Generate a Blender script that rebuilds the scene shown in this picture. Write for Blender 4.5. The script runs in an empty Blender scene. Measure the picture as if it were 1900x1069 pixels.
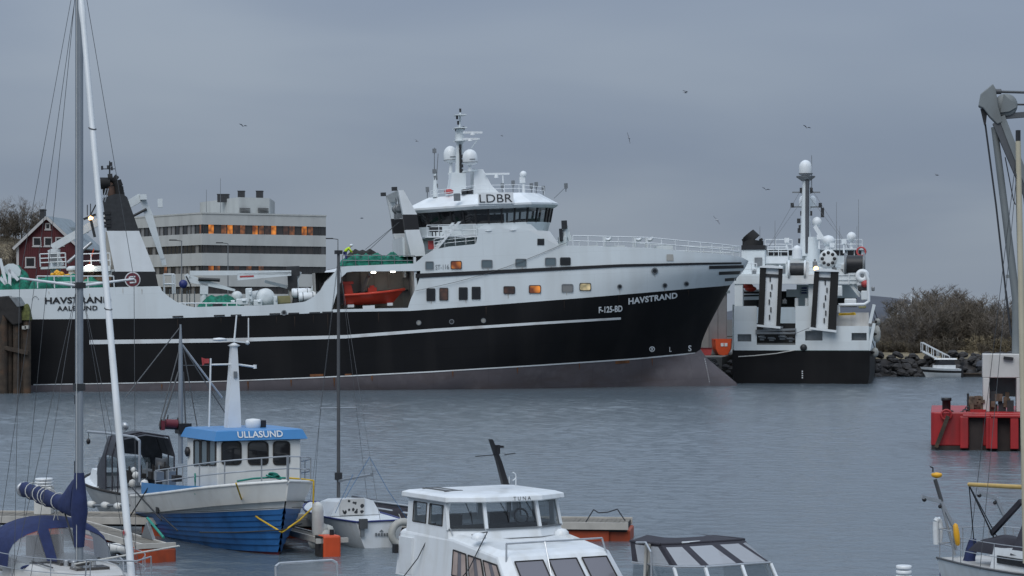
import bpy, math, random
from mathutils import Vector, Matrix, noise as mnoise
V = Vector
sc = bpy.context.scene
COL = sc.collection
R = math.radians
random.seed(7)

# ---------------------------------------------------------------- camera
F_PX, CAM_H, V_HOR = 4285.0, 7.25, 578.0       # focal length in photo pixels, eye height over water, horizon row
cam = bpy.data.cameras.new('camera')
cam.sensor_width = 36.0
cam.lens = 36.0 * F_PX / 1900.0
cam.shift_y = (V_HOR - 534.5) / 1900.0
cam.clip_start, cam.clip_end = 1.0, 12000.0
cam_o = bpy.data.objects.new('camera', cam)
COL.objects.link(cam_o)
cam_o.location = (0, 0, CAM_H)
cam_o.rotation_euler = (R(90), 0, 0)
sc.camera = cam_o

# ---------------------------------------------------------------- sky, sun, exposure
SUN_EL, SUN_AZ = 48.0, 200.0                    # azimuth from +Y clockwise: behind the camera
world = bpy.data.worlds.new('World')
sc.world = world
world.use_nodes = True
nt = world.node_tree
nt.nodes.clear()
N = nt.nodes.new
L = nt.links.new
out = N('ShaderNodeOutputWorld')
tc = N('ShaderNodeTexCoord')
sep = N('ShaderNodeSeparateXYZ')
L(tc.outputs['Generated'], sep.inputs[0])
def wm(op, a, b=None, clamp=False):
    n = N('ShaderNodeMath'); n.operation = op; n.use_clamp = clamp
    for i, q in enumerate((a, b)):
        if q is None: continue
        if isinstance(q, (int, float)): n.inputs[i].default_value = q
        else: L(q, n.inputs[i])
    return n.outputs[0]
zc = wm('MAXIMUM', sep.outputs[2], 0.0)
den = wm('ADD', zc, 0.16)
cx = wm('DIVIDE', sep.outputs[0], den)
cy = wm('DIVIDE', sep.outputs[1], den)
cmb = N('ShaderNodeCombineXYZ'); L(cx, cmb.inputs[0]); L(cy, cmb.inputs[1]); cmb.inputs[2].default_value = 3.7
def cloud(scale, detail, rough, dist):
    n = N('ShaderNodeTexNoise'); n.inputs['Scale'].default_value = scale; n.inputs['Detail'].default_value = detail
    n.inputs['Roughness'].default_value = rough; n.inputs['Distortion'].default_value = dist
    L(cmb.outputs[0], n.inputs['Vector']); return n.outputs[0]
c1 = cloud(0.85, 4.0, 0.42, 0.3)
ramp = N('ShaderNodeValToRGB')
ramp.color_ramp.interpolation = 'EASE'
ramp.color_ramp.elements[0].position = 0.33; ramp.color_ramp.elements[0].color = (0.188, 0.231, 0.305, 1)
ramp.color_ramp.elements[1].position = 0.68; ramp.color_ramp.elements[1].color = (0.252, 0.297, 0.360, 1)
L(c1, ramp.inputs[0])
# overcast sky: brighter towards the zenith (CIE overcast), a little paler right over the horizon
zg = wm('ADD', wm('MULTIPLY', zc, 3.0), 1.0)
hz = wm('MULTIPLY', wm('POWER', wm('SUBTRACT', 1.0, zc, True), 26.0), 0.10)
gain = wm('ADD', zg, hz)
vm = N('ShaderNodeVectorMath'); vm.operation = 'SCALE'
L(ramp.outputs[0], vm.inputs[0]); L(gain, vm.inputs['Scale'])
sky = N('ShaderNodeTexSky'); sky.sky_type = 'NISHITA'; sky.sun_disc = False
sky.sun_elevation = R(SUN_EL); sky.sun_rotation = R(SUN_AZ)
bg1 = N('ShaderNodeBackground'); L(sky.outputs[0], bg1.inputs[0]); bg1.inputs[1].default_value = 0.05
bg2 = N('ShaderNodeBackground'); L(vm.outputs[0], bg2.inputs[0]); bg2.inputs[1].default_value = 0.96
mx = N('ShaderNodeMixShader'); mx.inputs[0].default_value = 0.94
L(bg1.outputs[0], mx.inputs[1]); L(bg2.outputs[0], mx.inputs[2]); L(mx.outputs[0], out.inputs[0])

sun = bpy.data.lights.new('sun', 'SUN')
sun.energy = 1.5; sun.angle = R(40); sun.color = (1.0, 0.97, 0.93)
sun_o = bpy.data.objects.new('sun', sun); COL.objects.link(sun_o)
sun_o.rotation_euler = (R(90 - SUN_EL), 0, R(-SUN_AZ) + math.pi)
sun_o.location = (0, -50, 60)
vs = sc.view_settings
vs.view_transform = 'Standard'; vs.look = 'None'; vs.exposure = 0.0; vs.gamma = 1.0; vs.use_curve_mapping = False
sc.cycles.max_bounces = 6
sc.cycles.transparent_max_bounces = 12
sc.cycles.caustics_reflective = False
sc.cycles.caustics_refractive = False

# ---------------------------------------------------------------- materials
MATS = {}
def mat(name, col, rough=0.5, var=0.10, scale=1.5, metal=0.0, streak=None, bump=0.0, bscale=20.0, spec=0.5, blotch=None, emit=None, seam=None):
    """procedural paint: colour varied by noise, optional vertical streaks (colour, amount, xyz scale) and blotches (colour, amount, scale)"""
    m = bpy.data.materials.new(name); m.use_nodes = True
    nt = m.node_tree; nd = nt.nodes; ln = nt.links.new
    b = nd['Principled BSDF']
    b.inputs['Roughness'].default_value = rough; b.inputs['Metallic'].default_value = metal
    b.inputs['Specular IOR Level'].default_value = spec
    tc = nd.new('ShaderNodeTexCoord')
    n = nd.new('ShaderNodeTexNoise'); n.inputs['Scale'].default_value = scale; n.inputs['Detail'].default_value = 6.0
    n.inputs['Roughness'].default_value = 0.6
    ln(tc.outputs['Object'], n.inputs['Vector'])
    r = nd.new('ShaderNodeValToRGB')
    r.color_ramp.elements[0].position = 0.3; r.color_ramp.elements[1].position = 0.7
    r.color_ramp.elements[0].color = (*[c * (1 - var) for c in col], 1)
    r.color_ramp.elements[1].color = (*[min(1, c * (1 + var)) for c in col], 1)
    ln(n.outputs[0], r.inputs[0])
    cur = r.outputs[0]
    def over(color, amount, vec_scale, lo, hi, sc_):
        nonlocal cur
        mp = nd.new('ShaderNodeMapping'); mp.inputs['Scale'].default_value = vec_scale
        ln(tc.outputs['Object'], mp.inputs[0])
        q = nd.new('ShaderNodeTexNoise'); q.inputs['Scale'].default_value = sc_; q.inputs['Detail'].default_value = 5.0
        ln(mp.outputs[0], q.inputs['Vector'])
        rr = nd.new('ShaderNodeMapRange'); rr.inputs[1].default_value = lo; rr.inputs[2].default_value = hi
        rr.inputs[3].default_value = 0.0; rr.inputs[4].default_value = amount
        ln(q.outputs[0], rr.inputs[0])
        mxx = nd.new('ShaderNodeMixRGB'); ln(rr.outputs[0], mxx.inputs[0]); ln(cur, mxx.inputs[1]); mxx.inputs[2].default_value = (*color, 1)
        cur = mxx.outputs[0]
    if seam:      # welded plates: each a hair lighter or darker, the seams slightly raised
        sx_ = nd.new('ShaderNodeSeparateXYZ'); ln(tc.outputs['Object'], sx_.inputs[0])
        cx_ = nd.new('ShaderNodeCombineXYZ'); ln(sx_.outputs[0], cx_.inputs[0]); ln(sx_.outputs[2], cx_.inputs[1])
        bk = nd.new('ShaderNodeTexBrick'); ln(cx_.outputs[0], bk.inputs['Vector']); bk.inputs['Scale'].default_value = 1.0
        bk.inputs['Brick Width'].default_value = seam[0]; bk.inputs['Row Height'].default_value = seam[1]; bk.inputs['Mortar Size'].default_value = 0.03
        bk.inputs['Color1'].default_value = (1 - seam[2],) * 3 + (1,); bk.inputs['Color2'].default_value = (1 + seam[2],) * 3 + (1,); bk.inputs['Mortar'].default_value = (1 - seam[2] * 2.2,) * 3 + (1,)
        mu = nd.new('ShaderNodeMixRGB'); mu.blend_type = 'MULTIPLY'; mu.inputs[0].default_value = 1.0; ln(cur, mu.inputs[1]); ln(bk.outputs[0], mu.inputs[2]); cur = mu.outputs[0]
    if streak: over(streak[0], streak[1], streak[2], 0.5, 0.75, 1.0)
    if blotch: over(blotch[0], blotch[1], (1, 1, 1), 0.52, 0.72, blotch[2])
    ln(cur, b.inputs['Base Color'])
    if bump:
        bn = nd.new('ShaderNodeTexNoise'); bn.inputs['Scale'].default_value = bscale; bn.inputs['Detail'].default_value = 4.0
        ln(tc.outputs['Object'], bn.inputs['Vector'])
        bb = nd.new('ShaderNodeBump'); bb.inputs['Strength'].default_value = bump; bb.inputs['Distance'].default_value = 0.05
        ln(bn.outputs[0], bb.inputs['Height']); ln(bb.outputs[0], b.inputs['Normal'])
    if emit:
        ln(cur, b.inputs['Emission Color']); b.inputs['Emission Strength'].default_value = emit
    MATS[name] = m
    return m
def glass(name, tint=(0.05, 0.06, 0.07), see=0.35, rough=0.03):
    """window pane: part see-through, part mirror by Fresnel, part dark tint"""
    m = bpy.data.materials.new(name); m.use_nodes = True
    nt = m.node_tree; nd = nt.nodes; ln = nt.links.new
    nd.clear()
    o = nd.new('ShaderNodeOutputMaterial')
    tr = nd.new('ShaderNodeBsdfTransparent'); tr.inputs[0].default_value = (0.75, 0.8, 0.82, 1)
    df = nd.new('ShaderNodeBsdfDiffuse'); df.inputs[0].default_value = (*tint, 1)
    gl = nd.new('ShaderNodeBsdfGlossy'); gl.inputs['Roughness'].default_value = rough
    lw = nd.new('ShaderNodeLayerWeight'); lw.inputs[0].default_value = 0.5
    pw_ = nd.new('ShaderNodeMath'); pw_.operation = 'POWER'; pw_.inputs[1].default_value = 4.0; ln(lw.outputs['Facing'], pw_.inputs[0])
    fr = nd.new('ShaderNodeMath'); fr.operation = 'MULTIPLY_ADD'; fr.inputs[1].default_value = 0.9; fr.inputs[2].default_value = 0.06; ln(pw_.outputs[0], fr.inputs[0])
    a = nd.new('ShaderNodeMixShader'); a.inputs[0].default_value = see
    ln(df.outputs[0], a.inputs[1]); ln(tr.outputs[0], a.inputs[2])
    c = nd.new('ShaderNodeMixShader'); ln(fr.outputs[0], c.inputs[0]); ln(a.outputs[0], c.inputs[1]); ln(gl.outputs[0], c.inputs[2])
    ln(c.outputs[0], o.inputs[0])
    MATS[name] = m
    return m
def lit(name, c0, c1, strength, scale=3.0):
    """a lit window: uneven warm room light behind the pane"""
    m = bpy.data.materials.new(name); m.use_nodes = True
    nt = m.node_tree; nd = nt.nodes; ln = nt.links.new
    b = nd['Principled BSDF']; b.inputs['Base Color'].default_value = (0.02, 0.02, 0.02, 1); b.inputs['Roughness'].default_value = 0.1
    tc = nd.new('ShaderNodeTexCoord')
    n = nd.new('ShaderNodeTexVoronoi'); n.inputs['Scale'].default_value = scale
    ln(tc.outputs['Object'], n.inputs['Vector'])
    r = nd.new('ShaderNodeValToRGB'); r.color_ramp.elements[0].color = (*c0, 1); r.color_ramp.elements[1].color = (*c1, 1)
    r.color_ramp.elements[0].position = 0.15; r.color_ramp.elements[1].position = 0.75
    ln(n.outputs['Distance'], r.inputs[0]); ln(r.outputs[0], b.inputs['Emission Color'])
    b.inputs['Emission Strength'].default_value = strength
    MATS[name] = m
    return m
RUST = (0.16, 0.065, 0.025)
mat('white_paint', (0.70, 0.735, 0.75), 0.42, 0.05, 0.6, streak=((0.42, 0.40, 0.36), 0.22, (0.9, 0.9, 0.08)))
mat('ship_white', (0.65, 0.70, 0.715), 0.42, 0.045, 0.25, streak=((0.40, 0.39, 0.36), 0.28, (0.55, 0.55, 0.05)), bump=0.12, bscale=0.55, seam=(5.2, 2.1, 0.022))
mat('ship_black', (0.0050, 0.0052, 0.0062), 0.5, 0.3, 0.25, streak=((0.018, 0.017, 0.017), 0.5, (0.35, 0.35, 0.04)), spec=0.2, bump=0.07, bscale=0.5, seam=(5.2, 2.1, 0.10), blotch=((0.014, 0.013, 0.013), 0.4, 0.12))
mat('antifouling', (0.098, 0.086, 0.094), 0.6, 0.16, 0.30, streak=((0.075, 0.055, 0.05), 0.65, (0.30, 0.30, 0.9)), blotch=((0.15, 0.135, 0.142), 0.5, 0.8), seam=(5.2, 2.1, 0.06))
mat('stripe_white', (0.66, 0.69, 0.70), 0.5, 0.06, 0.5, blotch=((0.22, 0.16, 0.12), 0.5, 0.5))
mat('rust_run', (0.36, 0.30, 0.22), 0.8, 0.3, 2.0)
mat('rust_dark', (0.030, 0.018, 0.012), 0.8, 0.3, 2.0)
mat('pipe_brown', (0.085, 0.05, 0.035), 0.8, 0.4, 1.5)
mat('rust', RUST, 0.9, 0.4, 2.0)
mat('black_paint', (0.012, 0.012, 0.014), 0.5, 0.2, 1.0)
mat('soot', (0.008, 0.008, 0.008), 0.8, 0.2, 1.0)
mat('dark_metal', (0.035, 0.037, 0.040), 0.5, 0.25, 3.0, metal=0.3)
mat('grey_metal', (0.20, 0.215, 0.225), 0.45, 0.15, 3.0, metal=0.4)
mat('steel', (0.42, 0.44, 0.46), 0.35, 0.12, 4.0, metal=0.6)
mat('deck_grey', (0.13, 0.135, 0.13), 0.8, 0.2, 1.0, bump=0.1)
mat('deck_green', (0.05, 0.10, 0.08), 0.8, 0.2, 1.0)
mat('recess_paint', (0.36, 0.35, 0.32), 0.7, 0.15, 0.7, streak=((0.2, 0.18, 0.15), 0.4, (1.2, 1.2, 0.2)))
mat('net_green', (0.010, 0.15, 0.10), 0.9, 0.5, 2.2, bump=1.0, bscale=6, blotch=((0.004, 0.02, 0.018), 0.9, 2.6))
mat('net_black', (0.02, 0.022, 0.02), 0.9, 0.4, 2.5, bump=0.8, bscale=9)
mat('net_brown', (0.09, 0.055, 0.035), 0.9, 0.4, 2.5, bump=0.8, bscale=9)
mat('float_yellow', (0.70, 0.36, 0.02), 0.5, 0.2, 2.0)
mat('rescue_orange', (0.55, 0.045, 0.02), 0.4, 0.12, 1.5)
mat('dark_orange', (0.33, 0.05, 0.012), 0.55, 0.25, 1.6, streak=((0.08, 0.03, 0.02), 0.6, (2.5, 2.5, 0.5)))
mat('bright_orange', (0.58, 0.075, 0.018), 0.5, 0.12, 2.0)
mat('hivis', (0.50, 0.72, 0.02), 0.6, 0.1, 4.0)
mat('red_paint', (0.34, 0.016, 0.018), 0.45, 0.15, 1.0, streak=((0.06, 0.02, 0.02), 0.45, (1.5, 1.5, 0.25)))
mat('barge_low', (0.03, 0.022, 0.02), 0.8, 0.3, 2.0)
mat('house_red', (0.070, 0.009, 0.013), 0.75, 0.15, 1.5)
mat('house_trim', (0.42, 0.42, 0.42), 0.6, 0.08, 2.0)
mat('slate_roof', (0.20, 0.24, 0.26), 0.6, 0.2, 1.2)
mat('concrete_light', (0.45, 0.47, 0.46), 0.8, 0.07, 0.35, streak=((0.22, 0.225, 0.22), 0.4, (0.5, 0.5, 0.06)))
mat('concrete_dark', (0.20, 0.205, 0.20), 0.8, 0.12, 0.4)
mat('quay_concrete', (0.16, 0.155, 0.145), 0.9, 0.2, 0.5, streak=((0.06, 0.055, 0.05), 0.6, (0.6, 0.6, 0.1)))
mat('shed_wall', (0.17, 0.175, 0.18), 0.7, 0.12, 0.6)
mat('old_wood', (0.052, 0.039, 0.028), 0.9, 0.4, 1.6, streak=((0.025, 0.02, 0.017), 0.7, (3, 3, 0.4)), bump=0.5, bscale=12, blotch=((0.12, 0.06, 0.03), 0.6, 1.0))
mat('dark_rubber', (0.022, 0.02, 0.019), 0.85, 0.3, 2.0, bump=0.3)
mat('lichen', (0.09, 0.10, 0.03), 0.95, 0.4, 3.0)
mat('rock', (0.040, 0.038, 0.038), 0.9, 0.55, 0.9, bump=0.8, bscale=4, blotch=((0.075, 0.072, 0.068), 0.55, 0.7))
mat('dry_grass', (0.20, 0.165, 0.105), 0.95, 0.35, 0.8, bump=0.6, bscale=5, blotch=((0.05, 0.045, 0.03), 0.7, 0.25))
mat('soil', (0.05, 0.045, 0.038), 0.95, 0.3, 0.4)
mat('twig_brown', (0.125, 0.104, 0.080), 0.9, 0.35, 0.4)
mat('twig_grey', (0.15, 0.132, 0.115), 0.9, 0.3, 0.4)
mat('bush_dark', (0.095, 0.080, 0.060), 0.9, 0.35, 0.5)
mat('hill_far', (0.055, 0.062, 0.078), 0.95, 0.25, 0.02)
mat('gel_white', (0.69, 0.72, 0.735), 0.28, 0.05, 1.1, streak=((0.44, 0.43, 0.38), 0.38, (3.0, 3.0, 0.35)), blotch=((0.52, 0.52, 0.49), 0.35, 2.2))
mat('old_white', (0.50, 0.495, 0.475), 0.45, 0.08, 1.2, streak=((0.30, 0.27, 0.22), 0.4, (2.2, 2.2, 0.3)))
mat('cream_paint', (0.68, 0.685, 0.66), 0.4, 0.06, 1.4, streak=((0.36, 0.33, 0.28), 0.3, (2.0, 2.0, 0.25)))
mat('hull_blue', (0.020, 0.115, 0.31), 0.4, 0.2, 1.3, streak=((0.008, 0.03, 0.07), 0.6, (1.5, 1.5, 0.3)))
mat('roof_blue', (0.045, 0.20, 0.44), 0.35, 0.06, 1.5)
mat('canvas_navy', (0.013, 0.024, 0.088), 0.85, 0.22, 4.0, bump=0.35, bscale=8)
mat('canvas_grey', (0.045, 0.050, 0.062), 0.85, 0.2, 4.0, bump=0.25, bscale=10)
mat('canvas_dark', (0.026, 0.025, 0.034), 0.85, 0.2, 4.0, bump=0.25, bscale=10)
mat('rope_white', (0.50, 0.50, 0.47), 0.8, 0.12, 8.0)
mat('rope_yellow', (0.62, 0.40, 0.03), 0.8, 0.2, 8.0)
mat('rope_green', (0.02, 0.22, 0.17), 0.8, 0.2, 8.0)
mat('rope_blue', (0.04, 0.14, 0.30), 0.8, 0.2, 8.0)
mat('rope_dark', (0.03, 0.034, 0.04), 0.8, 0.2, 8.0)
mat('wire', (0.10, 0.105, 0.11), 0.5, 0.1, 8.0, metal=0.3)
mat('mast_alu', (0.27, 0.30, 0.33), 0.4, 0.08, 1.0, metal=0.35)
mat('mast_cream', (0.47, 0.43, 0.32), 0.5, 0.1, 1.0)
mat('mast_dark', (0.085, 0.088, 0.092), 0.5, 0.15, 2.0, metal=0.2)
mat('varnish', (0.50, 0.34, 0.11), 0.45, 0.15, 2.5)
mat('crane_grey', (0.17, 0.19, 0.195), 0.55, 0.12, 0.8, streak=((0.10, 0.10, 0.09), 0.4, (1, 1, 0.2)))
mat('crane_dark', (0.075, 0.082, 0.090), 0.6, 0.15, 0.8)
mat('jetty_wood', (0.17, 0.155, 0.13), 0.9, 0.25, 2.5, streak=((0.07, 0.065, 0.055), 0.5, (0.5, 6, 2)), bump=0.3)
mat('jetty_edge', (0.42, 0.40, 0.36), 0.85, 0.15, 2.0)
mat('fender_white', (0.58, 0.58, 0.55), 0.5, 0.12, 3.0, blotch=((0.25, 0.23, 0.2), 0.4, 2.0))
mat('fender_grey', (0.38, 0.38, 0.35), 0.6, 0.2, 3.0, blotch=((0.14, 0.13, 0.11), 0.7, 1.5))
mat('curtain', (0.36, 0.29, 0.26), 0.9, 0.2, 3.0)
mat('skin', (0.42, 0.24, 0.17), 0.6, 0.1, 5.0)
mat('gull_white', (0.40, 0.42, 0.44), 0.8, 0.2, 5.0)
mat('gull_dark', (0.16, 0.17, 0.19), 0.8, 0.2, 5.0)
mat('maroon', (0.13, 0.018, 0.028), 0.5, 0.1, 2.0)
mat('sign_blue', (0.02, 0.03, 0.15), 0.5, 0.1, 2.0)
mat('olive_box', (0.24, 0.225, 0.11), 0.7, 0.1, 2.0)
mat('barge_rust', (0.11, 0.078, 0.055), 0.9, 0.5, 3.0, blotch=((0.05, 0.035, 0.03), 0.8, 2.0))
mat('lens_clear', (0.25, 0.28, 0.28), 0.3, 0.1, 2.0)
mat('pale_red', (0.42, 0.06, 0.06), 0.6, 0.2, 2.0)
mat('lamp_white', (1.0, 0.93, 0.80), 0.5, 0.0, 1.0, emit=7.0)
mat('lamp_warm', (1.0, 0.50, 0.16), 0.5, 0.0, 1.0, emit=7.0)
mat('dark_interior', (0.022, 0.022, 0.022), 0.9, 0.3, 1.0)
glass('dark_glass', (0.012, 0.012, 0.014), 0.12)
glass('clear_glass', (0.03, 0.035, 0.04), 0.72)
glass('office_glass', (0.035, 0.036, 0.036), 0.02, 0.08)
glass('tint_glass', (0.055, 0.05, 0.048), 0.10, 0.08)
glass('blind_glass', (0.22, 0.22, 0.215), 0.02, 0.1)
glass('reflection_tint_glass', (0.17, 0.165, 0.185), 0.08, 0.12)  # pale lilac tint paints a reflection into the cruiser's lower panes
glass('grey_glass', (0.13, 0.17, 0.19), 0.05, 0.1)
glass('vinyl', (0.42, 0.43, 0.44), 0.72, 0.12)
glass('vinyl_dull', (0.40, 0.40, 0.41), 0.40, 0.2)
lit('lit_orange', (1.0, 0.34, 0.05), (0.16, 0.04, 0.01), 0.75, 1.1)
lit('lit_dim', (0.28, 0.10, 0.035), (0.06, 0.03, 0.02), 0.75, 1.6)
lit('lit_cream', (0.75, 0.62, 0.36), (0.22, 0.20, 0.12), 0.85, 1.8)
lit('lit_brown', (0.10, 0.05, 0.035), (0.03, 0.02, 0.02), 0.6, 1.6)

# ---------------------------------------------------------------- mesh helpers
class MB:
    """collects shapes; build() links them as one mesh object"""
    def __init__(s): s.v, s.f, s.sm = [], [], []
    def add(s, vs, fs, smooth=False):
        o = len(s.v); s.v += [tuple(p) for p in vs]
        s.f += [tuple(i + o for i in f) for f in fs]; s.sm += [smooth] * len(fs)
        return s
    def box(s, c, size, rot=None):
        c = V(c); hx, hy, hz = size[0] / 2, size[1] / 2, size[2] / 2
        pts = [V((x, y, z)) for x in (-hx, hx) for y in (-hy, hy) for z in (-hz, hz)]
        if rot is not None: pts = [rot @ p for p in pts]
        return s.add([p + c for p in pts], [(0, 1, 3, 2), (4, 6, 7, 5), (0, 4, 5, 1), (2, 3, 7, 6), (0, 2, 6, 4), (1, 5, 7, 3)])
    def bx(s, x0, x1, y0, y1, z0, z1): return s.box(((x0 + x1) / 2, (y0 + y1) / 2, (z0 + z1) / 2), (abs(x1 - x0), abs(y1 - y0), abs(z1 - z0)))
    def tube(s, p0, p1, r0, r1=None, n=6, cap=True):
        p0, p1 = V(p0), V(p1); r1 = r0 if r1 is None else r1
        d = (p1 - p0)
        if d.length < 1e-6: return s
        d.normalize(); a = d.orthogonal().normalized(); b = d.cross(a)
        vs = []
        for p, r in ((p0, r0), (p1, r1)):
            vs += [p + a * (r * math.cos(2 * math.pi * i / n)) + b * (r * math.sin(2 * math.pi * i / n)) for i in range(n)]
        s.add(vs, [(i, (i + 1) % n, n + (i + 1) % n, n + i) for i in range(n)], n > 5)
        if cap: s.add(vs, [tuple(range(n - 1, -1, -1)), tuple(range(n, 2 * n))])
        return s
    def pipe(s, pts, r, n=6):
        pts = [V(p) for p in pts]
        for a, b in zip(pts, pts[1:]): s.tube(a, b, r, r, n)
        return s
    def beam(s, p0, p1, w, h, up=(0, 0, 1)):
        """square bar from p0 to p1"""
        p0, p1 = V(p0), V(p1); d = (p1 - p0).normalized(); u = V(up)
        if abs(d.dot(u)) > 0.98: u = V((1, 0, 0))
        a = d.cross(u).normalized(); b = a.cross(d)
        vs = [p + a * (i * w / 2) + b * (j * h / 2) for p in (p0, p1) for i, j in ((-1, -1), (1, -1), (1, 1), (-1, 1))]
        return s.add(vs, [(0, 1, 2, 3), (7, 6, 5, 4), (0, 4, 5, 1), (1, 5, 6, 2), (2, 6, 7, 3), (3, 7, 4, 0)])
    def prism(s, poly, ext):
        poly = [V(p) for p in poly]; ext = V(ext); n = len(poly)
        return s.add(poly + [p + ext for p in poly], [tuple(range(n)), tuple(range(2 * n - 1, n - 1, -1))] + [(i, n + i, n + (i + 1) % n, (i + 1) % n) for i in range(n)])
    def loft(s, rings, closed=True, caps=True, smooth=False):
        n = len(rings[0]); vs = [p for r in rings for p in r]; fs = []
        for k in range(len(rings) - 1):
            for i in range(n if closed else n - 1):
                j = (i + 1) % n; fs.append((k * n + i, k * n + j, (k + 1) * n + j, (k + 1) * n + i))
        s.add(vs, fs, smooth)
        if caps and closed: s.add([*rings[0], *rings[-1]], [tuple(range(n - 1, -1, -1)), tuple(range(n, 2 * n))])
        return s
    def lathe(s, prof, c, n=14, axis=(0, 0, 1), smooth=True):
        q = V((0, 0, 1)).rotation_difference(V(axis).normalized()); c = V(c)
        rings = [[c + q @ V((max(r, 1e-4) * math.cos(2 * math.pi * i / n), max(r, 1e-4) * math.sin(2 * math.pi * i / n), z)) for i in range(n)] for r, z in prof]
        return s.loft(rings, True, True, smooth)
    def ball(s, c, rad, n=10, squash=(1, 1, 1)):
        rings = []
        for k in range(n // 2 + 1):
            t = math.pi * k / (n // 2)
            rings.append([V(c) + V((squash[0] * rad * max(math.sin(t), 0.01) * math.cos(2 * math.pi * i / n), squash[1] * rad * max(math.sin(t), 0.01) * math.sin(2 * math.pi * i / n), -squash[2] * rad * math.cos(t))) for i in range(n)])
        return s.loft(rings, True, True, True)
    def torus(s, c, R_, r, axis=(0, 1, 0), n=16, m=6, a0=0, a1=2 * math.pi):
        q = V((0, 0, 1)).rotation_difference(V(axis).normalized()); rings = []
        full = abs(a1 - a0) > 6.28
        for k in range(n + 1):
            t = a0 + (a1 - a0) * k / n; ct, st = math.cos(t), math.sin(t)
            rings.append([V(c) + q @ V(((R_ + r * math.cos(2 * math.pi * j / m)) * ct, (R_ + r * math.cos(2 * math.pi * j / m)) * st, r * math.sin(2 * math.pi * j / m))) for j in range(m)])
        return s.loft(rings, True, not full, True)
    def quad(s, *p): return s.add(p, [tuple(range(len(p)))])
    def grid(s, rows, smooth=True):
        n = len(rows[0]); return s.add([p for r in rows for p in r], [(k * n + i, k * n + i + 1, (k + 1) * n + i + 1, (k + 1) * n + i) for k in range(len(rows) - 1) for i in range(n - 1)], smooth)
    def mesh(s, name, m):
        me = bpy.data.meshes.new(name); me.from_pydata(s.v, [], s.f)
        me.polygons.foreach_set('use_smooth', s.sm); me.materials.append(MATS[m]); me.update()
        return me
    def build(s, name, m, parent=None, **kw):
        return link(name, s.mesh(name, m), parent, **kw)
def link(name, data, parent=None, label=None, cat=None, group=None, kind=None, loc=None, bevel=0):
    o = bpy.data.objects.new(name, data); COL.objects.link(o)
    if parent is not None: o.parent = parent
    if loc is not None: o.location = loc
    tag(o, label, cat, group, kind)
    if bevel:
        b = o.modifiers.new('bevel', 'BEVEL'); b.width = bevel; b.segments = 2; b.limit_method = 'ANGLE'; b.angle_limit = R(35)
    return o
def tag(o, label=None, cat=None, group=None, kind=None):
    for k, q in (('label', label), ('category', cat), ('group', group), ('kind', kind)):
        if q: o[k] = q
    return o
class Frame:
    """a thing's own coordinates (x forward, y to port, z up) and the way from a point of the photograph to a point on one of its planes"""
    def __init__(s, loc, yaw, pitch=0.0, name=None, label=None, cat=None, group=None):
        s.M = Matrix.Translation(V((loc[0], loc[1], loc[2] if len(loc) > 2 else 0))) @ Matrix.Rotation(R(yaw), 4, 'Z') @ Matrix.Rotation(R(-pitch), 4, 'Y')
        s.I = s.M.inverted(); s.root = None
        if name:
            s.root = bpy.data.objects.new(name, None); COL.objects.link(s.root); s.root.matrix_world = s.M
            s.root.empty_display_size = 0.5
            tag(s.root, label, cat, group)
    def ray(s, u, v):
        o = s.I @ V((0, 0, CAM_H)); d = s.I.to_3x3() @ V(((u - 950) / F_PX, 1.0, (V_HOR - v) / F_PX))
        return o, d
    def on(s, u, v, ax, val):
        o, d = s.ray(u, v); i = 'xyz'.index(ax); t = (val - o[i]) / d[i]
        return o + d * t
    def y(s, u, v, val=0.0): return s.on(u, v, 'y', val)
    def x(s, u, v, val=0.0): return s.on(u, v, 'x', val)
    def z(s, u, v, val=0.0): return s.on(u, v, 'z', val)
    def w(s, p): return s.I @ V(p)
    def size(s, px, p): return px * (s.M @ V(p)).y / F_PX      # photo pixels to metres at a local point
def px(u, v, Y): return V(((u - 950) * Y / F_PX, Y, CAM_H + (V_HOR - v) * Y / F_PX))
def interp(tab, x):
    if x <= tab[0][0]: return tab[0][1]
    for (a, b), (c, d) in zip(tab, tab[1:]):
        if x <= c: return b + (d - b) * (x - a) / (c - a) if c > a else d
    return tab[-1][1]
def clamp(x, a=0.0, b=1.0): return max(a, min(b, x))
def smooth(x): x = clamp(x); return x * x * (3 - 2 * x)
def text_shapes(txt, bold=0.0, space=1.0):
    """vertices (x, y) and faces of a line of lettering, cap height 1, and its width"""
    cu = bpy.data.curves.new('lettering', 'FONT'); cu.body = txt; cu.offset = bold; cu.space_character = space; cu.resolution_u = 3
    ob = bpy.data.objects.new('lettering', cu); COL.objects.link(ob)
    dg = bpy.context.evaluated_depsgraph_get(); me = bpy.data.meshes.new_from_object(ob.evaluated_get(dg))
    vs = [(q.co.x, q.co.y) for q in me.vertices]; fs = [tuple(p.vertices) for p in me.polygons]
    bpy.data.objects.remove(ob); bpy.data.curves.remove(cu); bpy.data.meshes.remove(me)
    x0 = min(a for a, b in vs); x1 = max(a for a, b in vs); y0 = min(b for a, b in vs); y1 = max(b for a, b in vs)
    return [((a - x0) / (y1 - y0), (b - y0) / (y1 - y0)) for a, b in vs], fs, (x1 - x0) / (y1 - y0)
def lettering(txt, place, name, m, parent, bold=0.02, space=1.0):
    """place(s, t): s 0..1 along the line, t 0..1 up the capitals -> local point"""
    vs, fs, w = text_shapes(txt, bold, space)
    b = MB(); b.add([place(a / w, t) for a, t in vs], fs)
    return b.build(name, m, parent)
def flat_place(p0, p1, up):
    p0, p1, up = V(p0), V(p1), V(up)
    return lambda s, t: p0 + (p1 - p0) * s + up * t
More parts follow.
